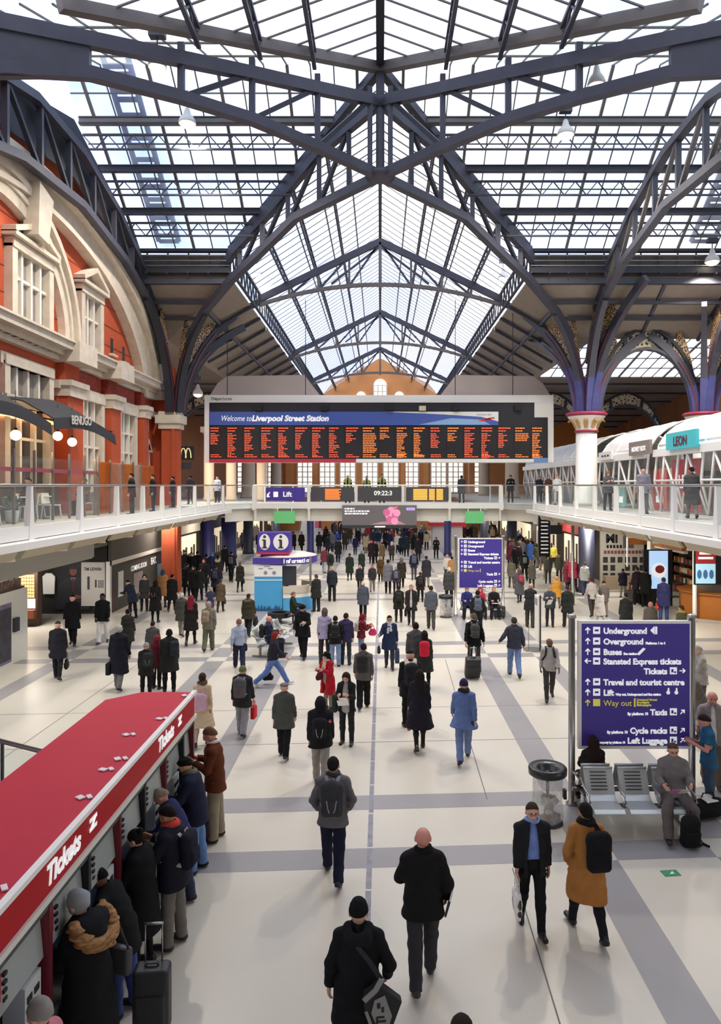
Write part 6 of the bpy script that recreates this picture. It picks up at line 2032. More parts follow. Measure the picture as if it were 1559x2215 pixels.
# pose: (leg swings, knees), (arm flex, abduct, elbow, inward) for each side, torso lean, head pitch, head turn
POSES = {
 'stand': dict(leg=((.02, .03), (-.03, .03)), arm=((.05, .12, .15, .0), (.02, .12, .15, .0)), lean=.02, head=.08),
 'walk': dict(leg=((.40, .10), (-.34, .30)), arm=((-.35, .12, .20, .0), (.32, .12, .35, .0)), lean=.05, head=.10),
 'walkb': dict(leg=((-.34, .30), (.40, .10)), arm=((.32, .12, .35, .0), (-.35, .12, .20, .0)), lean=.05, head=.10),
 'stroll': dict(leg=((.22, .08), (-.22, .26)), arm=((-.12, .14, .15, .0), (.15, .14, .25, .0)), lean=.03, head=.12),
 'strollb': dict(leg=((-.22, .26), (.22, .08)), arm=((.15, .14, .25, .0), (-.12, .14, .15, .0)), lean=.03, head=.12),
 'stride': dict(leg=((.62, .12), (-.50, .42)), arm=((-.5, .14, .25, .0), (.45, .14, .4, .0)), lean=.10, head=.05),
 'phone': dict(leg=((.03, .03), (-.05, .05)), arm=((.45, .16, 1.55, .45), (.45, .16, 1.5, .45)), lean=.06, head=.45),
 'look': dict(leg=((.03, .03), (-.05, .05)), arm=((.22, .16, 1.75, .55), (.22, .16, 1.7, .55)), lean=.06, head=.5),
 'walkphone': dict(leg=((.28, .08), (-.26, .26)), arm=((.35, .2, 1.45, .4), (.05, .2, .6, .1)), lean=.06, head=.3),
 'reach': dict(leg=((.06, .05), (-.08, .05)), arm=((.35, .14, 1.15, .2), (.3, .16, 1.35, .35)), lean=.18, head=.5),
 'bend': dict(leg=((.1, .12), (-.05, .12)), arm=((.25, .14, 1.0, .2), (.2, .16, 1.2, .35)), lean=.42, head=.45),
 'sit': dict(leg=((1.45, 1.42), (1.38, 1.45)), arm=((.5, .18, 1.2, .4), (.5, .18, 1.15, .4)), lean=-.05, head=.35),
 'sprawl': dict(leg=((1.30, 1.25), (1.25, .75)), arm=((.55, .25, 1.15, .35), (.45, .3, 1.1, .3)), lean=-.12, head=.42),
 'pull': dict(leg=((.40, .10), (-.34, .30)), arm=((-.45, .22, .05, .0), (-.2, .25, .15, .0)), lean=.06, head=.10),
 'carry': dict(leg=((.25, .08), (-.22, .24)), arm=((-.05, .10, .08, .0), (.10, .10, .12, .0)), lean=.02, head=.12),
 'elbow': dict(leg=((.38, .10), (-.32, .45)), arm=((-.35, .55, 1.2, .0), (-.1, .25, .3, .0)), lean=.05, head=.05),
 'pockets': dict(leg=((.34, .08), (-.30, .28)), arm=((-.18, .36, .85, .45), (-.18, .36, .85, .45)), lean=.03, head=.15),
 'hipbag': dict(leg=((.30, .08), (-.26, .26)), arm=((-.10, .32, .30, .1), (-.30, .45, .95, .35)), lean=.05, head=.18),
 'tuck': dict(leg=((-.24, .22), (.26, .08)), arm=((.25, .30, 1.25, .35), (-.25, .36, .75, .25)), lean=.04, head=.25),
 'turnarm': dict(leg=((.05, .05), (-.10, .05)), arm=((.3, .14, 1.4, .3), (-.35, .75, .15, .0)), lean=.14, head=.4),
 'lug': dict(leg=((.24, .08), (-.22, .2)), arm=((-.02, .16, .06, .0), (.30, .35, 1.25, .0)), lean=.0, head=.25),
}
UPPER, FORE, THIGH, SHIN = .285, .25, .425, .41
def rot_x(a):
 c, s = math.cos(a), math.sin(a)
 return np.array([[1, 0, 0], [0, c, -s], [0, s, c]])
def rot_z(a):
 c, s = math.cos(a), math.sin(a)
 return np.array([[c, -s, 0], [s, c, 0], [0, 0, 1]])
_skel = {}
def skeleton(pose, fem, turn):
 key = (pose, fem, turn)
 if key in _skel:
  return _skel[key]
 p = POSES[pose]
 J = {}
 L = p['lean']
 u = V3(0, math.sin(L), math.cos(L))
 hip = V3(0, 0, .93)
 hw = .095
 low = 9
 for i, sx in enumerate((-1, 1)):
  t, k = p['leg'][i]
  h = hip + V3(sx * hw, 0, -.03)
  spread = .05 * sx if pose in ('stand', 'phone', 'look', 'reach', 'bend', 'turnarm') else .0
  if pose in ('sit', 'sprawl'):
   spread = .14 * sx if pose == 'sit' else .26 * sx
  kn = h + THIGH * V3(spread, math.sin(t), -math.cos(t))
  an = kn + SHIN * V3(spread * .3, math.sin(t - k), -math.cos(t - k))
  pitch = (t - k) * .75 if (t - k) < -.05 else max(0.0, (t - k)) * .35
  if pose in ('sit',):
   pitch = 0
  fd = V3(.12 * sx, math.cos(pitch), math.sin(pitch))
  fd = fd / np.linalg.norm(fd)
  fu = V3(0, -math.sin(pitch), math.cos(pitch))
  J[('hip', i)], J[('knee', i)], J[('ankle', i)] = h, kn, an
  J[('fd', i)], J[('fu', i)] = fd, fu
  heel, toe = an - fu * .085 - fd * .05, an - fu * .085 + fd * .19
  low = min(low, heel[2], toe[2])
 neck = hip + u * .54
 hp = L + p['head']
 v = V3(0, math.sin(L + p['head'] * .6), math.cos(L + p['head'] * .6))
 J['hip'], J['neck'], J['u'], J['v'] = hip, neck, u, v
 J['head'] = neck + v * .155
 J['R'] = rot_z(turn) @ rot_x(-hp)        # columns: head axes (x right, y face, z up)
 sw = .152 if fem else .178
 for i, sx in enumerate((-1, 1)):
  a, b, e, inn = p['arm'][i]
  S = hip + u * .475 + V3(sx * sw, 0, 0)
  d = V3(sx * math.sin(b), math.sin(a + L * .5) * math.cos(b), -math.cos(a + L * .5) * math.cos(b))
  El = S + UPPER * d
  ee = a + L * .5 + e
  f = V3(sx * (math.sin(b) * .6 - inn), math.sin(ee), -math.cos(ee))
  f = f / np.linalg.norm(f)
  Wr = El + FORE * f
  J[('sh', i)], J[('el', i)], J[('wr', i)], J[('fa', i)] = S, El, Wr, f
 dz = -low
 for k_, q in list(J.items()):
  if isinstance(k_, tuple) and k_[0] in ('fd', 'fu', 'fa') or k_ in ('u', 'v', 'R'):
   continue
  J[k_] = q + V3(0, 0, dz)
 _skel[key] = J
 return J
def bounds(J, pad):
 pts = np.array([q for k_, q in J.items() if not (isinstance(k_, tuple) and k_[0] in ('fd', 'fu', 'fa')) and k_ not in ('u', 'v', 'R')])
 return pts.min(0) - pad, pts.max(0) + pad
def f_body(J, fem, h, hands, face):
 lo, hi = bounds(J, .2)
 lo[2] = -.02
 F = Field(lo, hi, h)
 u, hip, nk = J['u'], J['hip'], J['neck']
 F.ell(hip + u * .02, (.150, .10, .12), None, .05)
 F.cap(hip + u * .08, hip + u * .22, .098, .105, .06, (1.3, .9, 1))
 F.cap(hip + u * .26, hip + u * .42, .115, .12, .06, (1.25, .9, 1))
 F.cap(J[('sh', 0)] + V3(.03, 0, 0), J[('sh', 1)] - V3(.03, 0, 0), .052, None, .05)
 F.cap(nk - u * .03, nk + J['v'] * .09, .056, .05, .035)
 for i in (0, 1):
  F.cap(J[('hip', i)], J[('knee', i)], .08, .052, .04)
  F.cap(J[('knee', i)], J[('ankle', i)], .052, .036, .02)
  an, fd, fu = J[('ankle', i)], J[('fd', i)], J[('fu', i)]
  F.cap(an - fu * .05 - fd * .03, an - fu * .06 + fd * .13, .033, .026, .02)
  F.cap(J[('sh', i)], J[('el', i)], .048, .038, .03)
  F.cap(J[('el', i)], J[('wr', i)], .038, .027, .015)
  hand(F, J, i, hands)
 hd, R = J['head'], J['R']
 X = lambda x, y, z: hd + R @ V3(x, y, z)
 F.ell(hd, (.080, .098, .103), R, .02)
 F.ell(X(0, -.02, .012), (.080, .086, .080), R, .03)
 F.ell(X(0, .022, -.055), (.055, .066, .068), R, .03)
 F.ell(X(0, .05, -.095), (.028, .028, .022), R, .02)
 for sx in (-1, 1):
  F.ell(X(sx * .086, -.004, -.016), (.013, .023, .034), R, .006)
 if face:
  for sx in (-1, 1):
   F.ell(X(sx * .031, .094, .006), (.018, .012, .011), R, .01, 'sub')
   F.ell(X(sx * .033, .082, .026), (.026, .014, .008), R, .012)
   F.ell(X(sx * .042, .066, -.03), (.022, .018, .018), R, .02)
  F.cap(X(0, .090, .012), X(0, .112, -.026), .008, .013, .012)
  for sx in (-1, 1):
   F.ell(X(sx * .011, .100, -.030), (.010, .010, .008), R, .008)
  F.ell(X(0, .084, -.060), (.024, .010, .0065), R, .006)
  F.ell(X(0, .082, -.070), (.020, .010, .007), R, .006)
 else:
  F.cap(X(0, .09, .005), X(0, .106, -.025), .010, .014, .012)
 return F
def hand(F, J, i, detail):
 """palm, four unequal curled fingers and a thumb leaving the side of the palm."""
 w_, f = J[('wr', i)], J[('fa', i)]
 sx = -1 if i == 0 else 1
 # palm normal: towards the body's midline, fingers curl that way
 n = V3(-sx, .25, 0)
 n = n - f * n.dot(f)
 n = n / (np.linalg.norm(n) + 1e-9)
 t = np.cross(f, n)                      # across the palm
 if t[1] < 0:
  t = -t                              # thumb side faces forward
 k = .004
 for q in (-.024, -.008, .008, .024):
  F.cap(w_ - f * .01 + t * q * .6, w_ + f * .085 + t * q, .017, .015, .012)
 r = .0095 if detail else .0125
 for q, ln, c in ((-.030, .060, .9), (-.010, .072, .8), (.010, .078, .7), (.030, .070, .6)):
  a = w_ + f * .088 + t * q
  d1 = f * math.cos(.45 * c) + n * math.sin(.45 * c)
  b = a + d1 * ln * .5
  d2 = f * math.cos(1.15 * c) + n * math.sin(1.15 * c)
  e = b + d2 * ln * .5
  F.cap(a, b, r, r * .95, k)
  F.cap(b, e, r * .95, r * .8, k)
 a = w_ + f * .025 + t * .028
 b = a + (f * .6 + t * .7 + n * .25) * .042
 e = b + (f * .9 + t * .15 + n * .35) * .036
 F.cap(a, b, r * 1.25, r * 1.1, .008)
 F.cap(b, e, r * 1.1, r * .85, k)
def f_top(J, fem, h, kind, hem, bulk, opn, short, seed):
 lo, hi = bounds(J, .26)
 lo[2] = max(0.02, hem - .05)
 hi[2] = J['neck'][2] + .16
 F = Field(lo, hi, h)
 u, hip, nk = J['u'], J['hip'], J['neck']
 g = bulk
 F.cap(hip + u * .27, hip + u * .42, .135 + g, .135 + g, .05, (1.22, .92, 1))
 F.cap(hip + u * .05, hip + u * .27, .130 + g + (.0 if not fem else -.008), .135 + g, .05, (1.22, .95, 1))
 for i in (0, 1):
  F.cap(nk + u * -.005, J[('sh', i)] - u * .005, .070 + g * .3, .056 + g * .45, .05)
 if hem < hip[2] + .03 + .2:
  fl = {'coat': .03, 'flare': .07, 'jacket': .012, 'jumper': 0.0}.get(kind, .02)
  z0 = hip[2] + .05
  n = max(0.0, z0 - hem)
  cy = (J[('knee', 0)][1] + J[('knee', 1)][1]) * .25
  F.cap(hip + u * .08, V3(0, cy * min(1, n * 1.5), hem - .04), .128 + g, .146 + g + fl * (1 + n), .04, (1.30 - (.06 if fem else 0), .98, 1))
  if n > .25:
   for i in (0, 1):
    q = lerp(J[('hip', i)], J[('knee', i)], min(1, n / .45))
    F.cap(J[('hip', i)], q, .115 + g * .5, .11 + g * .5, .09)
 for i in (0, 1):
  F.cap(J[('sh', i)] - u * .012, J[('el', i)], .058 + g * .5, .054 + g * .4, .035)
  if not short:
   F.cap(J[('el', i)], J[('wr', i)] - J[('fa', i)] * .005, .056 + g * .4, .043 + g * .3, .02)
 F.cap(nk - u * .05, nk + u * .035, .082, .074 if kind != 'jumper' else .066, .03)
 F.fold(.0035 if kind != 'jumper' else .0022, seed)
 # flat cuffs, collar and hem; the neck and wrists come out of openings
 for i in (0, 1):
  w_, f = J[('wr', i)], J[('fa', i)]
  if short:
   w_, f = J[('sh', i)] * .35 + J[('el', i)] * .65, (J[('el', i)] - J[('sh', i)]) / UPPER
  X, Y, Z = F.grid()
  d = (X - w_[0]) * f[0] + (Y - w_[1]) * f[1] + (Z - w_[2]) * f[2]
  near = (X - w_[0]) ** 2 + (Y - w_[1]) ** 2 + (Z - w_[2]) ** 2 < (.10 if not short else .13) ** 2
  F.F = np.where(near, np.maximum(F.F, d + .012), F.F).astype(np.float32)
  F.cap(w_ - f * .02, w_ + f * .05, .031, .033, .004, op='sub')
 F.cap(nk + u * .0, nk + u * .2, .058, .068, .006, op='sub')
 X, Y, Z = F.grid()
 hemw = hem + .012 * np.sin(7 * X + seed) + .01 * np.sin(9 * Y)
 F.F = np.maximum(F.F, hemw - Z).astype(np.float32)
 if hem < hip[2]:
  F.cap(V3(0, 0, hem - .1), V3(0, 0, hem + .03), .122 + g, .10 + g, .01, (1.28, .95, 1), 'sub')
 if opn:
  yy = Y - (Z - hip[2]) * math.tan(math.asin(max(-.9, min(.9, u[1]))))
  wdg = np.abs(X) - (opn * (.45 + .55 * np.clip((nk[2] + .08 - Z) / .5, 0, 1)))
  inside = np.maximum(wdg, .02 - yy)
  F.F = np.maximum(F.F, -inside).astype(np.float32)
 return F
def f_inner(J, fem, h, hem):
 lo, hi = bounds(J, .2)
 lo[2], hi[2] = hem - .04, J['neck'][2] + .12
 F = Field(lo, hi, h)
 u, hip, nk = J['u'], J['hip'], J['neck']
 q_ = .025 if hem < .9 else 0
 F.cap(hip + u * .27, hip + u * .42, .130, .128, .05, (1.22, .92, 1))
 F.cap(hip + u * -.05, hip + u * .27, .126 + q_, .130, .05, (1.22, .95, 1))
 F.cap(nk - u * .05, nk + u * .05, .066, .064, .04)
 F.cap(nk + u * .01, nk + u * .2, .052, .062, .006, op='sub')
 X, Y, Z = F.grid()
 F.F = np.maximum(F.F, hem - Z).astype(np.float32)
 F.fold(.002, 3)
 return F
def f_legs(J, fem, h, kind, seed):
 lo, hi = bounds(J, .2)
 lo[2], hi[2] = .0, J['hip'][2] + .2
 F = Field(lo, hi, h)
 u, hip = J['u'], J['hip']
 a, b, c_ = {'slim': (.098, .070, .056), 'tights': (.086, .059, .043), 'loose': (.112, .092, .082)}.get(kind, (.106, .083, .072))
 F.ell(hip + u * .02, (.162, .122, .13), None, .05)
 F.cap(hip + u * .02, hip + u * .1, .118, .112, .04, (1.25, 1, 1))
 for i in (0, 1):
  F.cap(J[('hip', i)], J[('knee', i)], a, b, .045)
  F.cap(J[('knee', i)], J[('ankle', i)] + V3(0, 0, -.02), b, c_, .03)
  if kind in ('tights', 'slim'):
   q = lerp(J[('knee', i)], J[('ankle', i)], .3)
   F.cap(q - J[('fd', i)] * .015, q - J[('fd', i)] * .015 + V3(0, 0, .01), b * .93, None, .05)
 if kind != 'tights':
  F.fold(.004 if kind != 'slim' else .0025, seed, .8)
 for i in (0, 1):
  an, d = J[('ankle', i)], (J[('ankle', i)] - J[('knee', i)]) / SHIN
  X, Y, Z = F.grid()
  t = (X - an[0]) * d[0] + (Y - an[1]) * d[1] + (Z - an[2]) * d[2]
  near = (X - an[0]) ** 2 + (Y - an[1]) ** 2 + (Z - an[2]) ** 2 < .15 ** 2
  F.F = np.where(near, np.maximum(F.F, t - .035), F.F).astype(np.float32)
 F.half(-u, hip + u * .13)
 return F
def f_shoe(J, i, h, kind):
 an, fd, fu = J[('ankle', i)], J[('fd', i)], J[('fu', i)]
 F = Field(np.minimum(an, an + fd * .22) - .13, np.maximum(an, an + fd * .22) + .14, h)
 hl, to = an - fu * .052 - fd * .035, an - fu * .058 + fd * .16
 F.cap(hl, to, .047, .040, .02, (1, 1, .95))
 F.cap(an - fu * .06 + fd * .02, an + fu * (.015 if kind != 'boot' else .2), .046, .048, .03)
 F.half(fu, an - fu * .085)
 if kind != 'boot':
  F.cap(an + fu * .0, an + fu * .2, .038, None, .004, op='sub')
 return F
def f_hair(J, h, kind):
 hd, R = J['head'], J['R']
 X = lambda x, y, z: hd + R @ V3(x, y, z)
 F = Field(hd - .36, hd + .24, h)
 f3 = lambda n, p: F.half(R @ V3(*n), X(*p))
 if kind in ('short', 'curly', 'thin'):
  F.ell(X(0, -.008, .012), (.091, .106, .113), R, .01)
  F.cap(X(0, -.06, -.03), X(0, -.055, -.07), .062, .052, .03)
  if kind == 'curly':
   F.ell(X(0, -.01, .03), (.094, .108, .108), R, .02)
   F.fold(.006, 5, 2.5)
  f3((0, -.62, .78), (0, .060, .066))
  gx, gy, gz = F.grid()
  F.F += (.0030 * np.sin(150 * gx + 60 * gz + 3 * np.sin(40 * gy)) * np.sin(70 * gy + 90 * gz + 1)).astype(np.float32)
  for sx in (-1, 1):
   F.ell(X(sx * .094, .004, -.03), (.022, .030, .042), R, .008, 'sub')
  f3((0, -.35, .95), (0, -.08, -.075))
 elif kind in ('long', 'longcurly'):
  F.ell(X(0, -.008, .012), (.092, .106, .115), R, .01)
  b = 1.25 if kind == 'longcurly' else 1.0
  F.cap(X(0, -.05, -.02), J['neck'] + V3(0, -.055, -.02), .088 * b, .078 * b, .03, (1.1, .75, 1))
  for sx in (-1, 1):
   F.cap(X(sx * .072, -.005, .0), X(sx * .08 * b, -.005, -.17), .028 * b, .025 * b, .03)
  if kind == 'longcurly':
   F.fold(.008, 5, 1.6)
  F.ell(X(0, .085, -.03), (.058, .09, .088), R, .02, 'sub')
  F.cap(J['neck'] + V3(0, .05, -.1), X(0, .09, -.08), .06, .06, .02, op='sub')
 elif kind == 'verylong':
  F.ell(X(0, -.008, .012), (.087, .103, .114), R, .01)
  F.cap(X(0, -.05, -.02), J['neck'] - J['u'] * .24 + V3(0, -.12, 0), .09, .085, .03, (1.25, .7, 1))
  F.ell(X(0, .085, -.03), (.058, .09, .088), R, .02, 'sub')
 elif kind == 'bob':
  F.ell(X(0, -.008, .012), (.090, .106, .115), R, .01)
  F.cap(X(0, -.03, -.02), X(0, -.03, -.09), .095, .09, .03)
  F.ell(X(0, .085, -.03), (.058, .09, .098), R, .02, 'sub')
  F.fold(.003, 9, 2)
 elif kind == 'bun':
  F.ell(X(0, -.008, .012), (.091, .106, .113), R, .01)
  F.ell(X(0, -.11, .06), (.045, .04, .045), R, .015)
  f3((0, -.80, .60), (0, .050, .030))
  f3((0, -.35, .95), (0, -.08, -.085))
 elif kind == 'beanie':
  F.ell(X(0, -.004, .018), (.094, .108, .118), R, .01)
  F.cap(X(0, -.01, -.015), X(0, -.01, .005), .096, None, .01, (1, 1.1, 1))
  f3((0, -.25, .97), (0, .09, .022))
  F.fold(.0015, 2, 3)
 elif kind == 'cap':
  F.ell(X(0, -.004, .030), (.086, .102, .10), R, .01)
  f3((0, -.1, .99), (0, .09, .030))
  F.ell(X(0, .11, .036), (.062, .062, .010), R, .008)
 elif kind == 'flatcap':
  F.ell(X(0, .004, .062), (.102, .122, .052), R, .01)
  F.ell(X(0, -.01, .035), (.086, .10, .05), R, .02)
  F.ell(X(0, .10, .035), (.065, .045, .014), R, .01)
  f3((0, 0, 1), (0, 0, .02))
 elif kind == 'hat':
  F.ell(X(0, -.004, .06), (.088, .104, .085), R, .012)
  F.ell(X(0, 0, .035), (.135, .150, .012), R, .012)
  f3((0, 0, 1), (0, 0, .018))
 elif kind == 'helmet':
  F.ell(X(0, -.004, .035), (.090, .105, .10), R, .01)
  F.ell(X(0, .03, .03), (.10, .12, .012), R, .01)
  f3((0, 0, 1), (0, 0, .02))
 elif kind == 'hood':
  F.ell(X(0, -.015, .005), (.112, .125, .138), R, .02)
  F.cap(X(0, -.04, -.06), J['neck'] + V3(0, -.03, -.02), .105, .11, .04)
  F.cap(X(0, .02, -.02), X(0, .25, -.02), .080, .10, .02, (1, 1, 1.15), 'sub')
  F.ell(hd, (.085, .10, .118), R, .01, 'sub')
  F.fold(.003, 4)
 elif kind == 'scarfhead':
  F.ell(X(0, -.012, .02), (.094, .108, .12), R, .02)
  F.ell(X(0, -.06, .02), (.08, .08, .09), R, .03)
  F.ell(X(0, .09, -.03), (.06, .06, .085), R, .02, 'sub')
  F.fold(.005, 6, 1.4)
 return F
def f_scarf(J, h, kind):
 nk, u = J['neck'], J['u']
 F = Field(nk - .34, nk + .22, h)
 if kind == 'hoodback':            # hood lying on the shoulders
  F.cap(nk + V3(-.09, -.04, .03), nk + V3(-.06, -.12, -.03), .06, .06, .05)
  F.cap(nk + V3(.09, -.04, .03), nk + V3(.06, -.12, -.03), .06, .06, .05)
  F.cap(nk + V3(-.06, -.12, -.02), nk + V3(.06, -.12, -.02), .07, None, .05)
  F.cap(nk + V3(0, -.10, .10), nk + V3(0, -.08, .02), .05, .06, .03, op='sub')
  F.fold(.003, 3)
 else:
  pts = [nk + u * .045 + V3(.082 * math.cos(a), .08 * math.sin(a) - .005, .012 * math.sin(a * 2)) for a in [2 * PI * i / 14 for i in range(15)]]
  for a, b in zip(pts, pts[1:]):
   F.cap(a, b, .040 if kind != 'collar' else .024, None, .015)
  if kind == 'long':
   F.cap(nk + V3(.03, .10, 0), nk + V3(.05, .155, -.26), .035, .04, .02, (1, .6, 1))
   F.cap(nk + V3(-.03, .10, 0), nk + V3(-.05, .155, -.20), .035, .04, .02, (1, .6, 1))
  F.fold(.004 if kind != 'collar' else .0, 8, 1.5)
 return F
_cache = {}
def cached(key, fn, name):
 if key not in _cache:
  F = fn()
  me = F.mesh(name) if F is not None else None
  if me is not None and not me.materials:
   me.materials.append(IRON)
  _cache[key] = me
 return _cache[key]
def put(me, name, m, parent):
 if me is None:
  return None
 o = bpy.data.objects.new(name, me)
 COL.objects.link(o)
 o.parent = parent
 o.material_slots[0].link = 'OBJECT'
 o.material_slots[0].material = m
 return o
def cloth(c, rough=.9):
 return mat('cloth ' + c + ('' if rough == .9 else ' sheen'), c, rough, noise=(7, .12), spec=.2)
SKIN = {'p': 'd3a48c', 'r': 'd08f7c', 't': 'b5835f', 'b': '6b4530', 'd': '4a3024'}
PEOPLE = []
def person(loc, H, rz, pose, top, legs, hair, label, shoes='1d1b1b', lod=1, skin='p', fem=False, inner=None, scarf=None, extra=(), group=None, turn=0.0, bulk=None, shoekind='shoe', cat='person'):
 """top=(kind, colour, hem height, opening) legs=(kind, colour) hair=(kind, colour); local +y is the way the person faces."""
 h = {3: .0085, 2: .0115, 1: .016, 0: .024}[lod]
 J = skeleton(pose, fem, turn)
 sc = H / 1.755
 t_ = thing('person', label, cat, loc, rz, group)
 t_.scale = (sc, sc, sc)
 seed = len(PEOPLE) % 5
 kb = (pose, fem, turn, lod)
 hb = {3: .0075, 2: .0105, 1: .015, 0: .022}[lod]
 bd = cached(('body', lod == 3) + kb, lambda: f_body(J, fem, hb, lod == 3, lod >= 2), 'body')
 body = put(bd, 'body', mat('skin ' + skin, SKIN[skin], .55, noise=(14, .06)), t_)
 kind, tc, hem = top[0], top[1], top[2]
 opn = top[3] if len(top) > 3 else 0
 g = bulk if bulk is not None else (.022 if kind in ('coat', 'flare', 'jacket') else .004)
 hem = hem if pose not in ('sit', 'sprawl') else max(hem, .43)
 hem_l = hem if pose not in ('sit', 'sprawl') else J['hip'][2] - .05
 nm = {'coat': 'coat', 'flare': 'coat', 'jacket': 'jacket', 'jumper': 'jumper', 'shirt': 'shirt', 'tee': 't_shirt'}[kind]
 tp = put(cached(('top', kind, round(hem_l, 2), g, opn, seed if lod > 1 else 0) + kb, lambda: f_top(J, fem, h, kind, hem_l, g, opn, kind == 'tee', seed), nm), nm, cloth(tc), t_)
 if inner:
  put(cached(('inner', inner[1]) + kb, lambda: f_inner(J, fem, h, inner[1]), 'shirt'), 'shirt', cloth(inner[0]), t_)
 put(cached(('legs', legs[0], seed if lod > 1 else 0) + kb, lambda: f_legs(J, fem, h, legs[0], seed), 'trousers'), 'tights' if legs[0] == 'tights' else 'trousers', cloth(legs[1]), t_)
 for i in (0, 1):
  put(cached(('shoe', i, shoekind) + kb, lambda: f_shoe(J, i, min(h, .016), shoekind), 'shoe'), 'boot' if shoekind == 'boot' else 'shoe', mat('shoe ' + shoes, shoes, .5), t_)
 for hk, hc in ([hair] if isinstance(hair[0], str) else hair):
  if hk != 'bald':
   n2 = {'beanie': 'hat', 'cap': 'cap', 'flatcap': 'cap', 'hat': 'hat', 'hood': 'hood', 'scarfhead': 'headscarf', 'helmet': 'cap'}.get(hk, 'hair')
   put(cached(('hair', hk) + kb, lambda: f_hair(J, min(h, .014), hk), n2), n2, cloth(hc), t_)
 if scarf:
  n2 = {'collar': 'collar', 'hoodback': 'hood'}.get(scarf[0], 'scarf')
  put(cached(('scarf', scarf[0]) + kb, lambda: f_scarf(J, min(h, .014), scarf[0]), n2), n2, cloth(scarf[1]), t_)
 R, hd = J['R'], J['head']
 X = lambda x, y, z: Vector(hd + R @ V3(x, y, z))
 if lod >= 2:
  for sx in (-1, 1):
   MB().sphere(X(sx * .031, .0815, .004), .0105, 8, 6).build('eye', mat('eye dark', '2a211d', .2), t_)
   if hair[0] not in ('hood',):
    MB().chain([X(sx * .016, .097, .026), X(sx * .034, .096, .032), X(sx * .052, .083, .026)], .007, .006).build('eyebrow', cloth('3a2c24'), t_)
  MB().chain([X(-.022, .088, -.063), X(0, .0955, -.0635), X(.022, .088, -.063)], .006, .009).build('mouth', mat('lips', '9c5a52', .5), t_)
 if 'glasses' in extra:
  mb = MB()
  for sx in (-1, 1):
   mb.tube([X(sx * .033 + .022 * math.cos(a), .104, .004 + .017 * math.sin(a)) for a in [2 * PI * i / 10 for i in range(11)]], .0022, 5)
   mb.tube([X(sx * .055, .104, .008), X(sx * .080, .02, .008)], .002, 5)
  mb.tube([X(-.011, .106, .006), X(.011, .106, .006)], .002, 5)
  mb.build('glasses_frame', BLACK, t_)
 if 'beard' in extra:
  put(cached(('beard',) + kb, lambda: Field(hd - .2, hd + .2, .009).ell(hd + R @ V3(0, .038, -.085), (.058, .056, .045), R, .01).ell(hd + R @ V3(0, .09, -.055), (.026, .03, .012), R, .01, 'sub'), 'beard'), 'beard', cloth('1f1714'), t_)
 PEOPLE.append((t_, J, sc))
 return t_, J
def world(t_, p):
 """a point of the person's own frame in the scene."""
 s = t_.scale[0]
 v = Matrix.Rotation(t_.rotation_euler[2], 3, 'Z') @ (Vector(p) * s)
 return v + Vector(t_.location)
# ---------------------------------------------------------------- things people carry
def backpack(pj, c, label, w_=.15, hh=.22, d=.085, strap='26262a', off=(0, 0), pocket=None, one=False, low=0.0, bulk=.03, detail=True):
 t_, J = pj
 b = thing('backpack', label, 'backpack', t_.location, t_.rotation_euler[2])
 b.scale = t_.scale
 u = J['u']
 L = math.asin(max(-1, min(1, u[1])))
 R = rot_x(-L)
 back = V3(0, -math.cos(L), math.sin(L))
 c0 = J['hip'] + u * (.30 - low) + back * (.125 + bulk + d) + V3(off[0], 0, off[1])
 key = ('pack', round(L, 2), w_, hh, d, off, low, bulk, J['hip'][2])
 def fn():
  F = Field(c0 - .36, c0 + .36, .013)
  F.rbox(c0, (w_, d, hh), .07, R, .02)
  F.ell(c0 + u * hh * .55, (w_ * .95, d * .9, hh * .55), R, .04)
  F.rbox(c0 - u * hh * .35 + back * d * .8, (w_ * .8, d * .5, hh * .42), .035, R, .008)
  F.fold(.002, 4)
  return F
 put(cached(key, fn, 'pack_body'), 'pack_body', cloth(c), b)
 sm = cloth(strap)
 for i, sx in enumerate((-1, 1)):
  if one and i != one - 1:
   continue
  s0 = J[('sh', i)]
  tp = V3(s0[0] * .52, s0[1], s0[2] + .085)
  pts = [c0 + u * hh * .85 - back * d * .8 + V3(sx * .06, 0, 0), tp + back * .06, tp - back * .02 + V3(0, 0, .012), tp - back * .13 - u * .06 + V3(sx * .01, 0, 0), tp - back * .155 - u * .2 + V3(sx * .03, 0, 0), tp - back * .05 - u * .36 + V3(sx * .11, 0, 0), c0 - u * hh * .7 - back * d * .7 + V3(sx * w_ * .8, 0, 0)]
  MB().chain([Vector(p) for p in pts], .05, .016, tuple(-back)).build('strap', sm, b)
 if detail:
  MB().tube([Vector(c0 + u * (hh + .0) - back * .03 + V3(x, 0, 0)) + Vector((0, 0, z)) for x, z in ((-.04, 0), (-.03, .035), (.03, .035), (.04, 0))], .009, 6).build('grab_handle', sm, b)
  if pocket:
   MB().chain([Vector(c0 + back * (d * 1.32) + u * z + V3(x, 0, 0)) for x, z in ((-.07, .02), (-.05, -.1), (-.03, -.15))], .012, .006, tuple(back)).chain([Vector(c0 + back * (d * 1.32) + u * z + V3(x, 0, 0)) for x, z in ((.07, .02), (.05, -.1), (.03, -.15))], .012, .006, tuple(back)).build('piping', cloth(pocket), b)
 return b
def hand_point(pj, i, drop=.09):
 t_, J = pj
 return world(t_, J[('wr', i)] + J[('fa', i)] * drop)
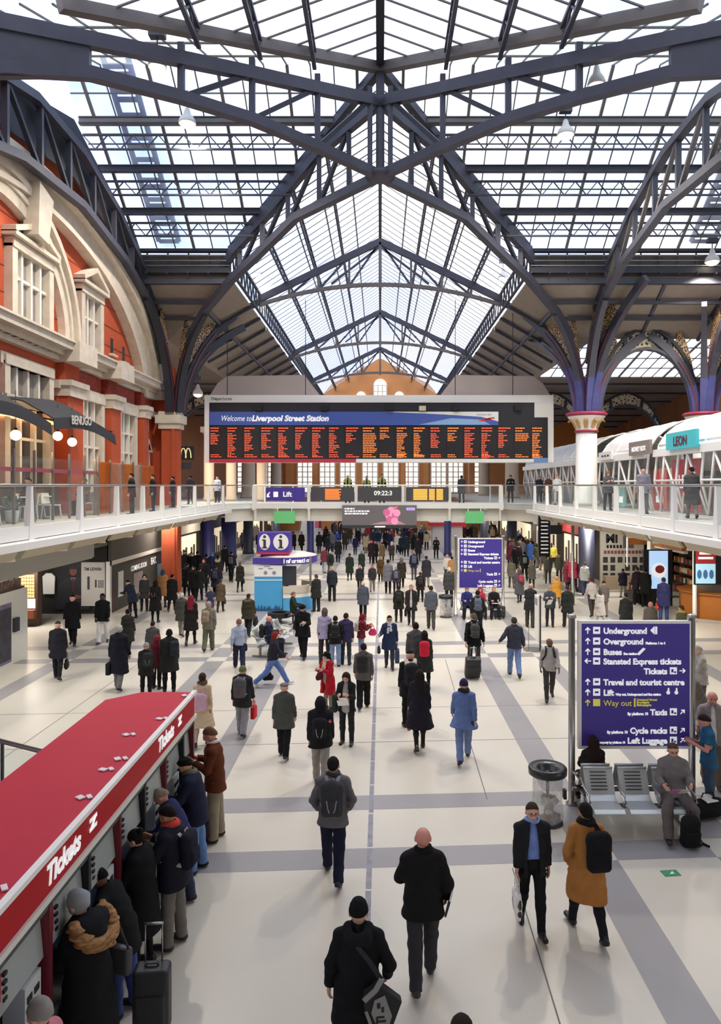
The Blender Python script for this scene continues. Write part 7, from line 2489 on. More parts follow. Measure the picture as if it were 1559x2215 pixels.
def hand_bag(pj, i, c, label, w_=.30, hh=.26, d=.10, name='handbag', handle=.2, kind='hand', hc=None, soft=True):
 """bag hanging from hand i of a person."""
 t_, J = pj
 p = hand_point(pj, i)
 b = thing(name, label, 'bag', p, t_.rotation_euler[2])
 top = -handle
 key = ('bag', w_, hh, d, handle, soft)
 def fn():
  F = Field((-d / 2 - .05, -w_ / 2 - .05, top - hh - .05), (d / 2 + .05, w_ / 2 + .05, top + .05), .013)
  if soft:
   F.cap((0, -w_ * .22, top - hh * .62), (0, w_ * .22, top - hh * .62), hh * .38, None, .02, (d / hh * 1.2, 1, 1))
   F.cap((0, -w_ * .16, top - hh * .15), (0, w_ * .16, top - hh * .15), .03, None, hh * .3, (d / hh * 1.6, 1, 1))
   F.fold(.004, 3, 1.2)
  else:
   F.rbox((0, 0, top - hh / 2), (d / 2, w_ / 2, hh / 2), .012)
  return F
 put(cached(key, fn, 'bag_body'), 'bag_body', cloth(c, .7), b)
 for s in ((-.02, .02) if d > .05 else (0,)):
  MB().tube([(s, -w_ * .25, top - .02), (s, -w_ * .16, top * .35), (s, 0, .0), (s, w_ * .16, top * .35), (s, w_ * .25, top - .02)], .006, 6).build('handle', cloth(hc or c, .7), b)
 return b
def suitcase(loc, rz, c, label, w_=.42, hh=.62, d=.24, handle_h=1.08, tilt=0.0, trim='3a3a3e'):
 b = thing('suitcase', label, 'suitcase', loc, rz)
 ct = math.cos(tilt)
 st_ = math.sin(tilt)
 tr = lambda x, y, z: Vector((x, y * ct - z * st_, y * st_ + z * ct))
 key = ('case', w_, hh, d, tilt)
 def fn():
  F = Field((-w_ / 2 - .05, -.75, .0), (w_ / 2 + .05, .75, 1.0), .014)
  R = rot_x(tilt)
  F.rbox(np.array(tr(0, 0, .06 + hh / 2)), (w_ / 2, d / 2, hh / 2), .05, R, .01)
  F.rbox(np.array(tr(0, -d / 2, .06 + hh * .38)), (w_ * .4, .03, hh * .28), .02, R, .006)
  return F
 put(cached(key, fn, 'case_body'), 'case_body', mat('case ' + c, c, .55, noise=(6, .1)), b)
 for sx in (-1, 1):
  w2 = MB().lathe((0, 0, 0), [(.035, -.015), (.035, .015)], 12, axis='X').build('wheel', BLACK, b)
  w2.location = tr(sx * (w_ / 2 - .05), d / 2 - .03 if tilt else 0, .035)
  if tilt:
   w2.location.z = max(.035, w2.location.z)
 hb = MB()
 for sx in (-.09, .09):
  hb.tube([tr(sx, d / 2 - .04, hh), tr(sx, d / 2 - .04, handle_h)], .008, 6)
 hb.tube([tr(-.10, d / 2 - .04, handle_h), tr(.10, d / 2 - .04, handle_h)], .014, 8)
 hb.build('pull_handle', STEEL, b)
 MB().chain([tr(-.07, 0, hh + .06), tr(-.05, 0, hh + .09), tr(.05, 0, hh + .09), tr(.07, 0, hh + .06)], .03, .012).build('grab_handle', BLACK, b)
 mb = MB()
 for s in (-1, 1):
  mb.chain([tr(s * w_ * .46, -d * .30, .1), tr(s * w_ * .46, -d * .30, hh), ], .015, .015)
 mb.build('zip_seam', cloth(trim), b)
 return b
# ---------------------------------------------------------------- who stands where (feet and head top read from the photograph, turned into metres on the floor)
def ground(px, fy, hy=None, z=0.0, hmin=1.5, hmax=1.86):
 p = on_floor(px, fy, z)
 H = 1.72
 if hy is not None:
  H = CAM_Z - (hy - VY) * p.y / F_PX - z
 return p, max(hmin, min(hmax, H))
D = PI / 180
BK, TO = 0.0, PI
def who(px, fy, hy, face, pose, top, legs, hair, label, z=0.0, **k):
 p, H = ground(px, fy, hy, z)
 if 'lod' not in k:
  hp = F_PX * H / p.y
  k['lod'] = 2 if hp > 125 else (1 if hp > 62 else 0)
 return person(p, H, face * D, pose, top, legs, hair, label, **k)
# ---- the people close to the camera
a = who(775, 2341, 1952, 0, 'hipbag', ('coat', '17171a', .62), ('slim', '141416'), ('beanie', '121214'), 'person in black beanie and parka walking away with a patterned bag at the hip', lod=3, scarf=('hoodback', '19191c'), shoes='121212')
t_, J = a
bp = world(t_, (.22, -.20, .92))
b = thing('messenger_bag', 'black and grey messenger bag slung at the hip of the person in black beanie', 'bag', bp, 0.12)
mb = MB().prism([(-.17, -.05, .10), (-.02, -.05, .20), (.20, -.05, .02), (.10, -.05, -.24), (-.04, -.05, -.28), (-.16, -.05, -.06)], (0, .10, 0))
mb.build('bag_body', mat('black bag cloth', '1b1b1e', .7), b, bevel=.012)
MB().prism([(-.07, -.058, .06), (.03, -.058, .10), (.10, -.058, -.10), (.06, -.058, -.22), (-.02, -.058, -.25), (-.10, -.058, -.06)], (0, .008, 0)).build('grey_flap', mat('grey bag print', '8b8a88', .7), b)
MB().chain([(-.17, -.05, .06), (-.06, -.06, .16), (.0, -.06, .26)], .05, .012, (0, 1, 0)).build('pale_strap', mat('grey bag print', '8b8a88', .7), b)
MB().chain([(-.15, -.05, -.04), (-.10, -.06, -.18), (-.03, -.06, -.27)], .03, .012, (0, 1, 0)).build('pale_edge', mat('grey bag print', '8b8a88', .7), b)
mb = MB()
for i, (x, z, w_, h_) in enumerate(((-.03, .01, .03, .05), (.01, -.03, .025, .05), (-.01, -.10, .07, .018), (.0, -.14, .08, .02), (.02, -.18, .06, .02), (-.045, -.13, .018, .07))):
 mb.cbox((x, -.06, z), (w_, .006, h_), 0, 0, 0)
mb.build('lettering', BLACK, b)
MB().chain([Vector((.0, -.03, .24)), Vector((-.12, .02, .40)), Vector((-.28, .12, .56))], .045, .012, (0, 1, 0)).build('shoulder_strap', mat('black bag cloth', '1b1b1e', .7), b)
a = who(915, 2128, 1795, 0, 'tuck', ('jacket', '1c1b1b', .80), ('straight', '37363a'), ('bald', ''), 'bald man in black jacket and dark jeans walking away with a folder under his arm', lod=3, skin='r', shoes='2e2b29', scarf=('collar', '141414'), bulk=.035, inner=('e8e4de', .755))
p = world(a[0], (.30, .02, .93))
b = thing('folder', 'slim black folder tucked under the arm of the bald man', 'folder', p, -.2)
b.rotation_euler = (.5, .25, -.2)
MB().cbox((0, 0, 0), (.025, .22, .32)).build('cover', BLACK, b, bevel=.005)
MB().cbox((.002, .005, .003), (.018, .215, .315)).build('paper_edge', WHITE, b)
a = who(720, 1900, 1638, 0, 'pockets', ('jacket', '66666a', .80), ('straight', '22243a'), ('short', '1b1716'), 'man in grey jacket and navy trousers walking away with a grey backpack', lod=3, scarf=('collar', '3a3a3e'), shoes='1f2130')
backpack(a, '3c3c40', 'dark grey backpack with pale straps on the man in grey jacket', .155, .24, .085, strap='8f8f96', pocket='a8a8ac')
a = who(1150, 2013, 1737, 180, 'carry', ('jacket', '232327', .79, .085), ('slim', '19191c'), ('short', '3d3229'), 'man in open black quilted jacket and blue shirt walking towards the camera', lod=3, inner=('7189c8', .99), extra=('glasses',), scarf=('collar', '8398cf'), shoes='131313')
t_, J = a
bg_ = hand_bag(a, 1, 'e6e4e0', 'white plastic carrier bag in the hand of the man in blue shirt', .26, .40, .08, 'carrier_bag', .16)
MB().chain([(.052, -.05, -.30), (.055, .0, -.34), (.052, .04, -.42)], .012, .004, (1, 0, 0)).chain([(-.052, -.05, -.28), (-.056, .0, -.36), (-.052, .04, -.44)], .012, .004, (1, 0, 0)).build('dark_print', mat('dark figure print', '3d3a44', .5), bg_)
a = who(1268, 2022, 1738, 8, 'pockets', ('coat', 'a8713a', .52), ('slim', '1b1b22'), ('short', '191514'), 'man in long camel coat walking away with a black backpack on one shoulder', lod=3, skin='t', scarf=('thick', '17171a'), shoes='121212')
backpack(a, '17171a', 'black backpack on the shoulder of the man in camel coat', .16, .25, .09, strap='141416', off=(.07, -.03), one=2)
a = who(693, 1698, 1510, 0, 'carry', ('jacket', '1e1e21', .80), ('straight', '9a938c'), ('hood', '1b1c22'), 'person in black hooded jacket and grey trousers walking away beside the centre strip', lod=2, bulk=.04, shoes='1b1a1a')
t_, J = a
bd = thing('badge', 'small red badge on the sleeve of the black hooded jacket', 'badge', world(t_, (.20, -.15, 1.33)))
MB().lathe((0, 0, 0), [(.035, 0), (.03, -.012)], 12, axis='Y').build('disc', mat('badge red', 'b02a30', .5), bd)
MB().cbox((0, -.014, 0), (.035, .004, .012)).build('white_mark', WHITE, bd)
backpack(a, '222226', 'black backpack with pale zips on the person in black hooded jacket', .14, .20, .06, low=.06, pocket='b0b0a8')
a = who(614, 1638, 1478, -4, 'stroll', ('coat', '4b4d47', .72), ('straight', '1d1c1c'), ('flatcap', '7b6a64'), 'man in grey green coat and flat cap walking away', lod=2, shoes='2a2624')
a = who(437, 1614, 1457, 0, 'strollb', ('flare', 'cbb393', .50), ('tights', 'b8a48e'), ('bun', '3a2a22'), 'woman in beige trench coat with a pink bag on her back beyond the red kiosk', lod=2, fem=True, scarf=('thick', '5b4636'), bulk=.012)
b = backpack(a, 'c9a3b0', 'pink bag on the back of the woman in beige trench coat', .15, .21, .05, strap='c9a3b0', low=.16, detail=False)
a = who(524, 1590, 1442, -6, 'stroll', ('jacket', '2c2b2b', .76), ('loose', '8b8a8c'), ('beanie', '62663f'), 'person in olive beanie with a grey backpack and a red bag walking away', lod=2, bulk=.04, shoes='1a1a1c')
backpack(a, '57565a', 'grey backpack with pale straps on the person in olive beanie', .155, .24, .085, strap='8e8d92', pocket='b04a4a')
hand_bag(a, 1, 'c4242b', 'bright red paper bag in the hand of the person in olive beanie', .26, .28, .1, 'paper_bag', .14, soft=False)
a = who(465, 1815, 1573, 95, 'look', ('jacket', '63341f', .80), ('loose', '9b8f7b'), ('short', '6b4a37'), 'man in brown leather jacket looking down at the end of the red kiosk', lod=3, extra=('glasses',), scarf=('collar', 'e0dcd4'), shoes='3a2119', skin='r')
a = who(424, 1883, 1638, 92, 'reach', ('jacket', '25273c', .80), ('straight', '6c8cbd'), ('curly', '16120f'), 'man with black curly hair in navy jacket and blue jeans using a ticket machine', lod=3, scarf=('thick', '6a6a52'), shoes='1b1d2c', bulk=.045)
a = who(396, 1960, None, 95, 'bend', ('jacket', '2c3158', .80), ('straight', '3a3f55'), ('short', '8a7a6a'), 'grey haired man in navy fleece bending over a ticket machine', lod=2, skin='r')
a = who(374, 2044, 1745, 80, 'phone', ('jacket', '20212d', .78), ('straight', '77726b'), ('short', '1c1512'), 'man in navy hooded jacket with red lining and grey trousers at the ticket machines', lod=3, scarf=('thick', 'c9473a'), shoes='2a2c38', bulk=.045, skin='t')
backpack(a, '20212e', 'navy backpack with a pale edge on the man in grey trousers', .145, .22, .08, strap='b9b8bc', low=.04)
a = who(306, 2092, 1797, 82, 'phone', ('coat', '17171a', .48), ('tights', '1a1719'), ('bun', '191413'), 'woman in long black coat holding a phone at the ticket machines', lod=3, fem=True, shoes='1d1a1a', shoekind='boot', bulk=.05)
p = hand_point(a, 1, .10)
b = thing('phone', 'pale mobile phone held by the woman in long black coat', 'phone', p, .4)
b.rotation_euler = (.6, .2, .4)
MB().cbox((0, 0, 0), (.075, .012, .15)).build('case', WHITE, b, bevel=.004)
MB().cbox((0, -.007, 0), (.066, .002, .13)).build('screen', CHARCOAL, b)
a = who(268, 2190, 1872, 85, 'bend', ('jacket', '1a1a1b', .78), ('straight', '4a5796'), ('curly', '12100f'), 'man with thick black hair in black coat and blue jeans bending to a ticket machine', lod=3, skin='b', shoes='15151a', bulk=.04)
a = who(192, 2330, 1935, 70, 'turnarm', ('coat', '18181a', .42), ('slim', '17171b'), ('scarfhead', '9a9da1'), 'woman in black parka with fur trimmed hood and grey headscarf at a ticket machine', lod=3, fem=True, shoekind='boot', bulk=.055)
t_, J = a
FUR = mat('tan fur trim', '9a7248', .95, noise=(22, .45), bump=(60, 1.0))
nk, u = J['neck'], J['u']
F_ = Field(nk - .5, nk + .3, .012)
pts = [nk + V3(.20 * math.cos(q), -.13 - .16 * math.sin(q) * .9, -.02 - .13 * math.sin(q)) for q in [PI * (-.12 + 1.24 * i / 14) for i in range(15)]]
for q, r in zip(pts, pts[1:]):
 F_.cap(q, r, .062, None, .02)
F_.fold(.012, 4, 3.0).fold(.009, 2, 6.0)
me = F_.mesh('fur_trim')
me.materials.append(FUR)
put(me, 'fur_trim', FUR, t_)
F_ = Field(nk - .4, nk + .2, .014)
F_.cap(nk + V3(-.10, -.10, -.02), nk + V3(.10, -.10, -.02), .11, None, .05).cap(nk + V3(0, -.16, -.10), nk + V3(0, -.12, -.02), .11, None, .05)
me = F_.mesh('hood')
me.materials.append(FUR)
put(me, 'hood', cloth('1b1b20'), t_)
hd = hand_point(a, 1, .09)
sb = thing('shoulder_bag', 'dark grey shoulder bag against the side of the woman in black parka', 'bag', world(t_, (.30, -.10, .98)), t_.rotation_euler[2])
MB().cbox((0, 0, 0), (.10, .30, .28)).build('bag_body', mat('grey leather bag', '3f4041', .5), sb, bevel=.03)
MB().chain([(0, -.13, .13), (-.06, -.06, .36), (-.14, .0, .50)], .025, .01, (1, 0, 0)).build('strap', mat('grey leather bag', '3f4041', .5), sb)
suitcase((-2.44, 7.92, 0), .1, '26272a', 'charcoal ribbed suitcase with long handle beside the woman in black parka', .38, .70, .25, 1.16)
a = who(90, 2620, 2165, 75, 'stand', ('jacket', 'c97f88', .80), ('straight', '3a3a42'), ('beanie', '8e8a86'), 'person in grey knitted hat and pink coat at the very corner of the ticket machines', lod=2, fem=True)
a = who(999, 2710, 2206, 0, 'stand', ('jacket', '2a2a30', .80), ('straight', '22232a'), ('short', '2b211c'), 'dark haired person just below the picture edge, only the top of the head showing', lod=2)
a = who(1003, 1646, 1468, -4, 'walkb', ('flare', '6479a8', .74), ('straight', '6e82aa'), ('beanie', '25264a'), 'man in blue suit and navy cap walking away', lod=2, scarf=('thick', '2b2a28'), shoes='1a1718', bulk=.02)
a = who(907, 1622, 1450, 4, 'strollb', ('flare', '24222b', .52), ('tights', '2a2626'), ('verylong', '241e1c'), 'woman with long dark hair in black coat carrying an orange handbag', lod=2, fem=True, shoes='1c1a1a', bulk=.02)
hand_bag(a, 0, 'b5482a', 'orange handbag carried by the woman in black coat', .30, .26, .12)
a = who(887, 1572, 1400, 6, 'stand', ('jacket', '1f1f21', .74), ('slim', '1c1c1e'), ('cap', '1b1b1e'), 'person in black cap with cream hood and a big black backpack walking away', lod=2, scarf=('hoodback', 'd6c3b2'))
backpack(a, '29292a', 'big black backpack on the person in black cap with cream hood', .16, .24, .09, strap='1c1c1e')
a = who(918, 1492, 1365, -4, 'stand', ('coat', '2c2e2c', .56), ('tights', '1d1b1b'), ('long', '231d1a'), 'woman in dark coat with a bright red backpack', lod=2, fem=True)
backpack(a, 'c8283a', 'bright red backpack on the woman in dark coat', .145, .22, .08, strap='1f1f22')
a = who(899, 1484, 1345, 4, 'stroll', ('coat', '4d4b4b', .60), ('slim', '2a2828'), ('bun', '241e1b'), 'person in long grey coat carrying an orange tote bag', lod=2)
hand_bag(a, 0, 'c9743a', 'orange tote bag beside the person in long grey coat', .30, .30, .1, 'tote_bag', .3)
a = who(1025, 1452, 1323, 2, 'pull', ('jacket', '1c1c1d', .80), ('slim', '3b3935'), ('short', '5a4d42'), 'person in black jacket pulling a wheeled suitcase away from the camera', lod=2)
backpack(a, '4b4a47', 'grey backpack on the person pulling a wheeled suitcase', .13, .20, .07, strap='55544f')
p = hand_point(a, 0)
suitcase((p.x + .12, p.y - .62, 0), 0.05, '252525', 'black wheeled suitcase pulled by the person with the grey backpack', .46, .66, .26, 1.02, .35)
a = who(1112, 1463, 1333, -3, 'elbow', ('jacket', '3c3d4a', .84), ('straight', '6f87b0'), ('short', '3a332e'), 'man in slate jacket and pale jeans walking away with one elbow out', lod=2, shoes='22201f')
a = who(1188, 1514, 1378, 172, 'walkb', ('jumper', 'a6a29e', .82), ('slim', '3b3835'), ('bald', ''), 'bearded man in grey sweater walking towards the camera with backpack straps on', lod=2, skin='b', extra=('beard',), turn=.5)
backpack(a, '222124', 'black backpack worn by the bearded man in grey sweater', .14, .22, .08, strap='2a292c', bulk=.01)
a = who(709, 1536, 1410, 140, 'phone', ('coat', 'b01d2a', .50, .07), ('tights', '8f7d70'), ('longcurly', '15110f'), 'woman with black curly hair in a bright red coat', lod=2, fem=True, inner=('8f8780', .44), scarf=('long', 'd5bfa0'), skin='p')
hand_bag(a, 0, '4a1c22', 'dark maroon bag held in front of the woman in red coat', .26, .2, .1, 'handbag', .08)
a = who(750, 1610, 1453, 168, 'phone', ('jacket', '222222', .80, .10), ('slim', '2c2c2f'), ('long', '2f2520'), 'woman in open black jacket and grey top reading papers as she walks', lod=2, fem=True, inner=('aaa6a5', .76), shoekind='boot', shoes='2a2824')
p = world(a[0], (.0, .30, 1.12))
b = thing('paper_sheet', 'white papers in the hands of the woman in open black jacket', 'papers', p, PI - .2)
b.rotation_euler = (-.7, 0, PI - .2)
MB().cbox((0, 0, 0), (.21, .004, .27)).cbox((.06, .012, -.05), (.18, .004, .2), rz=.1).build('sheet', WHITE, b)
sb = thing('shoulder_bag', 'dark green bag behind the arm of the woman reading papers', 'bag', world(a[0], (.30, -.10, .98)), a[0].rotation_euler[2])
MB().cbox((0, 0, 0), (.12, .34, .42)).build('bag_body', mat('dark green cloth', '23302a', .8), sb, bevel=.04)
MB().chain([(0, -.13, .2), (-.08, -.04, .34), (-.14, .02, .42)], .03, .01, (1, 0, 0)).build('strap', mat('dark green cloth', '23302a', .8), sb)
a = who(786, 1532, 1393, 0, 'strollb', ('jacket', '5d5b59', .80), ('loose', '1e1d1d'), ('short', '1e1918'), 'man in grey jacket and loose black trousers walking away by the centre strip', lod=2)
backpack(a, '343330', 'black backpack on the man in loose black trousers', .15, .24, .085, strap='2a2927', off=(-.03, 0))
a = who(842, 1447, 1332, 180, 'lug', ('coat', '2a3450', .66), ('slim', '3a3a42'), ('short', '1c1614'), 'man in navy coat and grey scarf walking towards the camera with two bags', lod=2, scarf=('long', 'b8bcc2'), skin='t')
hand_bag(a, 1, '2b2b2d', 'black bag swinging from the raised hand of the man in grey scarf', .26, .26, .12, 'handbag', .30)
hand_bag(a, 0, '3c4258', 'slate blue carrier held low by the man in grey scarf', .34, .42, .14, 'carrier_bag', .16, soft=False)
a = who(702, 1438, 1315, 0, 'stand', ('shirt', 'a9a0bd', .84), ('slim', '393535'), ('bob', '5b4f4a'), 'woman in lilac top and dark trousers standing with her back turned', fem=True, lod=2)
hand_bag(a, 1, '2f2c33', 'black and white bag beside the woman in lilac top', .22, .3, .1, 'handbag', .1)
a = who(725, 1441, 1333, 0, 'stand', ('jacket', '1f1f20', .80), ('straight', '7f95b8'), ('short', '1d1918'), 'person in black jacket and pale jeans with a black backpack, back turned', lod=2)
backpack(a, '2a2a2a', 'black backpack with pale straps on the person in pale jeans', .145, .22, .08, strap='8f8a84')
a = who(748, 1438, 1327, -8, 'stand', ('jacket', '3b3455', .80), ('slim', '3a3d40'), ('short', '241e1c'), 'man in purple jacket and charcoal trousers, back turned', lod=2)
a = who(781, 1424, 1337, -70, 'phone', ('jacket', '74222d', .84), ('straight', '7d90ad'), ('hood', '74222d'), 'woman in maroon hooded jacket and jeans facing the centre strip', lod=2, fem=True)
backpack(a, 'b5b2a6', 'beige backpack on the woman in maroon hooded jacket', .13, .19, .07, strap='a5a296')
hand_bag(a, 1, 'd93a6a', 'pink carrier bag below the woman in maroon hooded jacket', .26, .24, .1, 'carrier_bag', .12)
a = who(517, 1450, 1332, 14, 'stride', ('jumper', 'a2aabd', .84), ('straight', '23273d'), ('short', '7a5a4a'), 'man in pale blue jumper and navy trousers striding away', lod=2, shoes='4a3a2c')
hand_bag(a, 1, '23252c', 'dark bag in the hand of the man in pale blue jumper', .26, .24, .1, 'handbag', .1)
a = who(590, 1484, 1358, -80, 'stride', ('jacket', '292a33', .80), ('straight', '5a77ae'), ('long', '7c2a20'), 'red haired person in dark jacket and blue jeans hurrying past the seated man', lod=2, fem=True, shoes='c8c4bc')
hand_bag(a, 0, '1d1d20', 'dark wheeled holdall trailing from the red haired person', .36, .24, .2, 'holdall', .35)
a = who(655, 1424, 1307, 172, 'walkphone', ('coat', '1b1b1d', .70), ('straight', '1c1c1f'), ('hat', '141416'), 'man in black hat and black coat with a camera on his chest', lod=2, scarf=('collar', '3a3448'))
p = world(a[0], (-.02, .23, 1.14))
b = thing('camera', 'small silver camera hanging on the man in black hat', 'camera', p, a[0].rotation_euler[2])
MB().cbox((0, 0, 0), (.13, .05, .09)).build('camera_body', mat('silver camera', 'b9b7b0', .4, .4), b, bevel=.008)
MB().lathe((0, .02, 0), [(.035, 0), (.035, .04), (.028, .05)], 12, axis='Y').build('lens', BLACK, b)
a = who(537, 1376, 1285, -8, 'stroll', ('coat', '3d3a2e', .74), ('straight', '2a2927'), ('short', '2f2621'), 'person in olive parka with hood down walking past the blue kiosk panel', lod=2, scarf=('hoodback', '6a5546'), bulk=.05)
hand_bag(a, 1, '1f1f21', 'large black shoulder bag beside the person in olive parka', .34, .4, .16, 'shoulder_bag', .02)
def seated(X, Y, rz, H, pose, top, legs, hair, label, z=0.0, **k):
 k.setdefault('lod', 2)
 return person(Vector((X, Y, z)), H, rz, pose, top, legs, hair, label, **k)
# seated people
a = seated(5.05, 12.73, PI - .12, 1.76, 'sprawl', ('jacket', '777370', .80), ('loose', '665f5a'), ('short', '5a4335'), 'man in grey fleece and glasses sitting on the metal bench reading', lod=3, extra=('glasses',), shoes='171717')
p = world(a[0], (.02, .42, .80))
b = thing('magazine', 'small pink and white magazine in the hands of the man on the metal bench', 'magazine', p, PI)
b.rotation_euler = (-.9, 0, PI)
MB().cbox((-.07, 0, 0), (.14, .006, .2)).build('page', mat('magazine page', 'c9c4bd', .6), b)
MB().cbox((.07, 0, 0), (.14, .006, .2)).build('cover', mat('magazine pink', 'c070a0', .6), b)
a = seated(3.88, 13.50, 0, 1.66, 'sit', ('jacket', '26211f', .80), ('slim', '1d1b1b'), ('verylong', '2b1d18'), 'woman with very long dark hair seated back to back behind the metal bench', lod=2, fem=True)
p = on_floor(575, 1432)
a = seated(p.x + .0, p.y + .72, -PI / 2 + .15, 1.76, 'sit', ('jacket', '262a40', .80), ('straight', '23242c'), ('bald', ''), 'bald man in navy jacket seated on the bench by the information kiosk', lod=2, skin='r')
b = backpack(a, '2c2d2c', 'black rucksack on the back of the bald seated man', .14, .22, .08, strap='8a8a86')
p = on_floor(634, 1352)
a = seated(p.x, p.y + .1, -PI / 2, 1.72, 'sit', ('jacket', '263029', .80), ('straight', '2a2a2e'), ('thin', '6a5a4c'), 'man in dark green jacket seated in front of the information kiosk', lod=1, skin='r')
s_ = thing('stool', 'low dark stool under the man in dark green jacket', 'stool', (p.x - .02, p.y + .1, 0))
MB().box((-.2, -.2, .36), (.2, .2, .40)).build('seat', CHARCOAL, s_)
MB().lathe((0, 0, 0), [(.2, 0), (.2, .02), (.04, .04), (.04, .36)], 12).build('pedestal', STEEL_D, s_)
p = on_floor(1000, 1338)
for i, (c, hc, hair, lab, fem) in enumerate((('28306a', '5a5048', 'short', 'person in royal blue jacket seated at the end of the far bench', False), ('b02a48', '5a4030', 'hood', 'woman in crimson hooded coat seated under the far purple sign', True), ('1f1f22', 'a08a6a', 'short', 'person in black coat with a pink paper on the lap under the far purple sign', False))):
 X0 = p.x - .05 + .27 + SW * i
 a = seated(X0, p.y + .18, PI, 1.7, 'sit', ('jacket', c, .80), ('straight', '26262c'), (hair, c if hair == 'hood' else hc), lab, lod=1, fem=fem)
q = world(a[0], (0, .33, .72))
b = thing('paper_sheet', 'pink paper on the lap of the seated person in black coat', 'papers', q, 0)
MB().cbox((0, 0, 0), (.3, .2, .01)).build('sheet', mat('pale pink print', 'f0c0b8', .5), b)
# luggage on the floor
q = on_floor(1492, 1832)
b = thing('backpack', 'black backpack standing on the floor at the feet of the seated man', 'backpack', (q.x, q.y, 0), .15)
F_ = Field((-.3, -.25, -.02), (.3, .25, .6), .011)
F_.rbox(V3(0, 0, .24), (.15, .10, .24), .08, rot_x(.12)).ell(V3(0, -.02, .42), (.14, .09, .12), None, .05).rbox(V3(0, -.10, .17), (.12, .04, .13), .03, rot_x(.12), .01).fold(.003, 2)
me = F_.mesh('pack_body')
me.materials.append(IRON)
put(me, 'pack_body', cloth('1a1a1c'), b)
MB().tube([(-.04, .05, .50), (-.03, .03, .57), (.03, .03, .57), (.04, .05, .50)], .009, 6).build('grab_handle', cloth('26262a'), b)
MB().chain([(.12, .10, .42), (.17, .16, .2), (.24, .05, .02), (.30, -.08, .015)], .04, .012, (0, 1, 0)).build('strap', cloth('26262a'), b)
q = on_floor(1530, 1768)
b = thing('holdall', 'black holdall on the floor behind the right pole of the big purple sign', 'bag', (q.x, q.y, 0), .3)
F_ = Field((-.4, -.3, -.02), (.4, .3, .5), .014)
F_.cap((-.2, 0, .17), (.2, 0, .17), .17, None, .02, (1, .8, 1)).half((0, 0, 1), (0, 0, 0)).fold(.004, 3)
me = F_.mesh('bag_body')
me.materials.append(IRON)
put(me, 'bag_body', cloth('202023'), b)
MB().tube([(-.15, 0, .33), (-.1, 0, .44), (.1, 0, .44), (.15, 0, .33)], .012, 6).build('handle', cloth('26262a'), b)
b = thing('newspaper', 'folded newspaper lying on the black holdall by the sign pole', 'newspaper', (q.x + .0, q.y - .02, .345), .5)
b.rotation_euler = (.25, .1, .5)
MB().cbox((0, 0, 0), (.3, .22, .012)).build('sheet', mat('newsprint', 'd9d6d0', .8, noise=(20, .2)), b)
b = suitcase(tuple(on_floor(1080, 1338)), .2, '3a3a38', 'dark grey case on the floor in front of the seated group', .5, .5, .26, .6)
b = suitcase(tuple(on_floor(438, 1822)), .1, '2b2420', 'dark brown case standing behind the man in blue jeans', .3, .48, .2, .55)
# ---- people to the edge of the frame beyond the metal bench
a = who(1533, 1752, 1547, 80, 'look', ('tee', '2c5f80', .84), ('straight', '46586c'), ('short', '2c221c'), 'man in teal t-shirt and jeans looking down at his hands by the picture edge', lod=3, shoes='a5503a', skin='r')
a = who(1540, 1702, 1488, 165, 'lug', ('jacket', '8d8883', .80, .06), ('straight', '6a5a4a'), ('bald', ''), 'balding man in open grey jacket and white shirt behind the man in teal', lod=2, inner=('eae6e0', .82), skin='r')
a = who(1516, 1546, 1397, 85, 'phone', ('jacket', 'a09a94', .80), ('straight', '5a544e'), ('thin', 'a9a6a2'), 'grey haired man in pale jacket behind the pole of the big purple sign', lod=2)
a = who(1512, 1600, 1442, 100, 'bend', ('coat', '6f6862', .66), ('straight', '4a4541'), ('short', '5a4a40'), 'stooping person in taupe coat half hidden by the sign pole', lod=2)
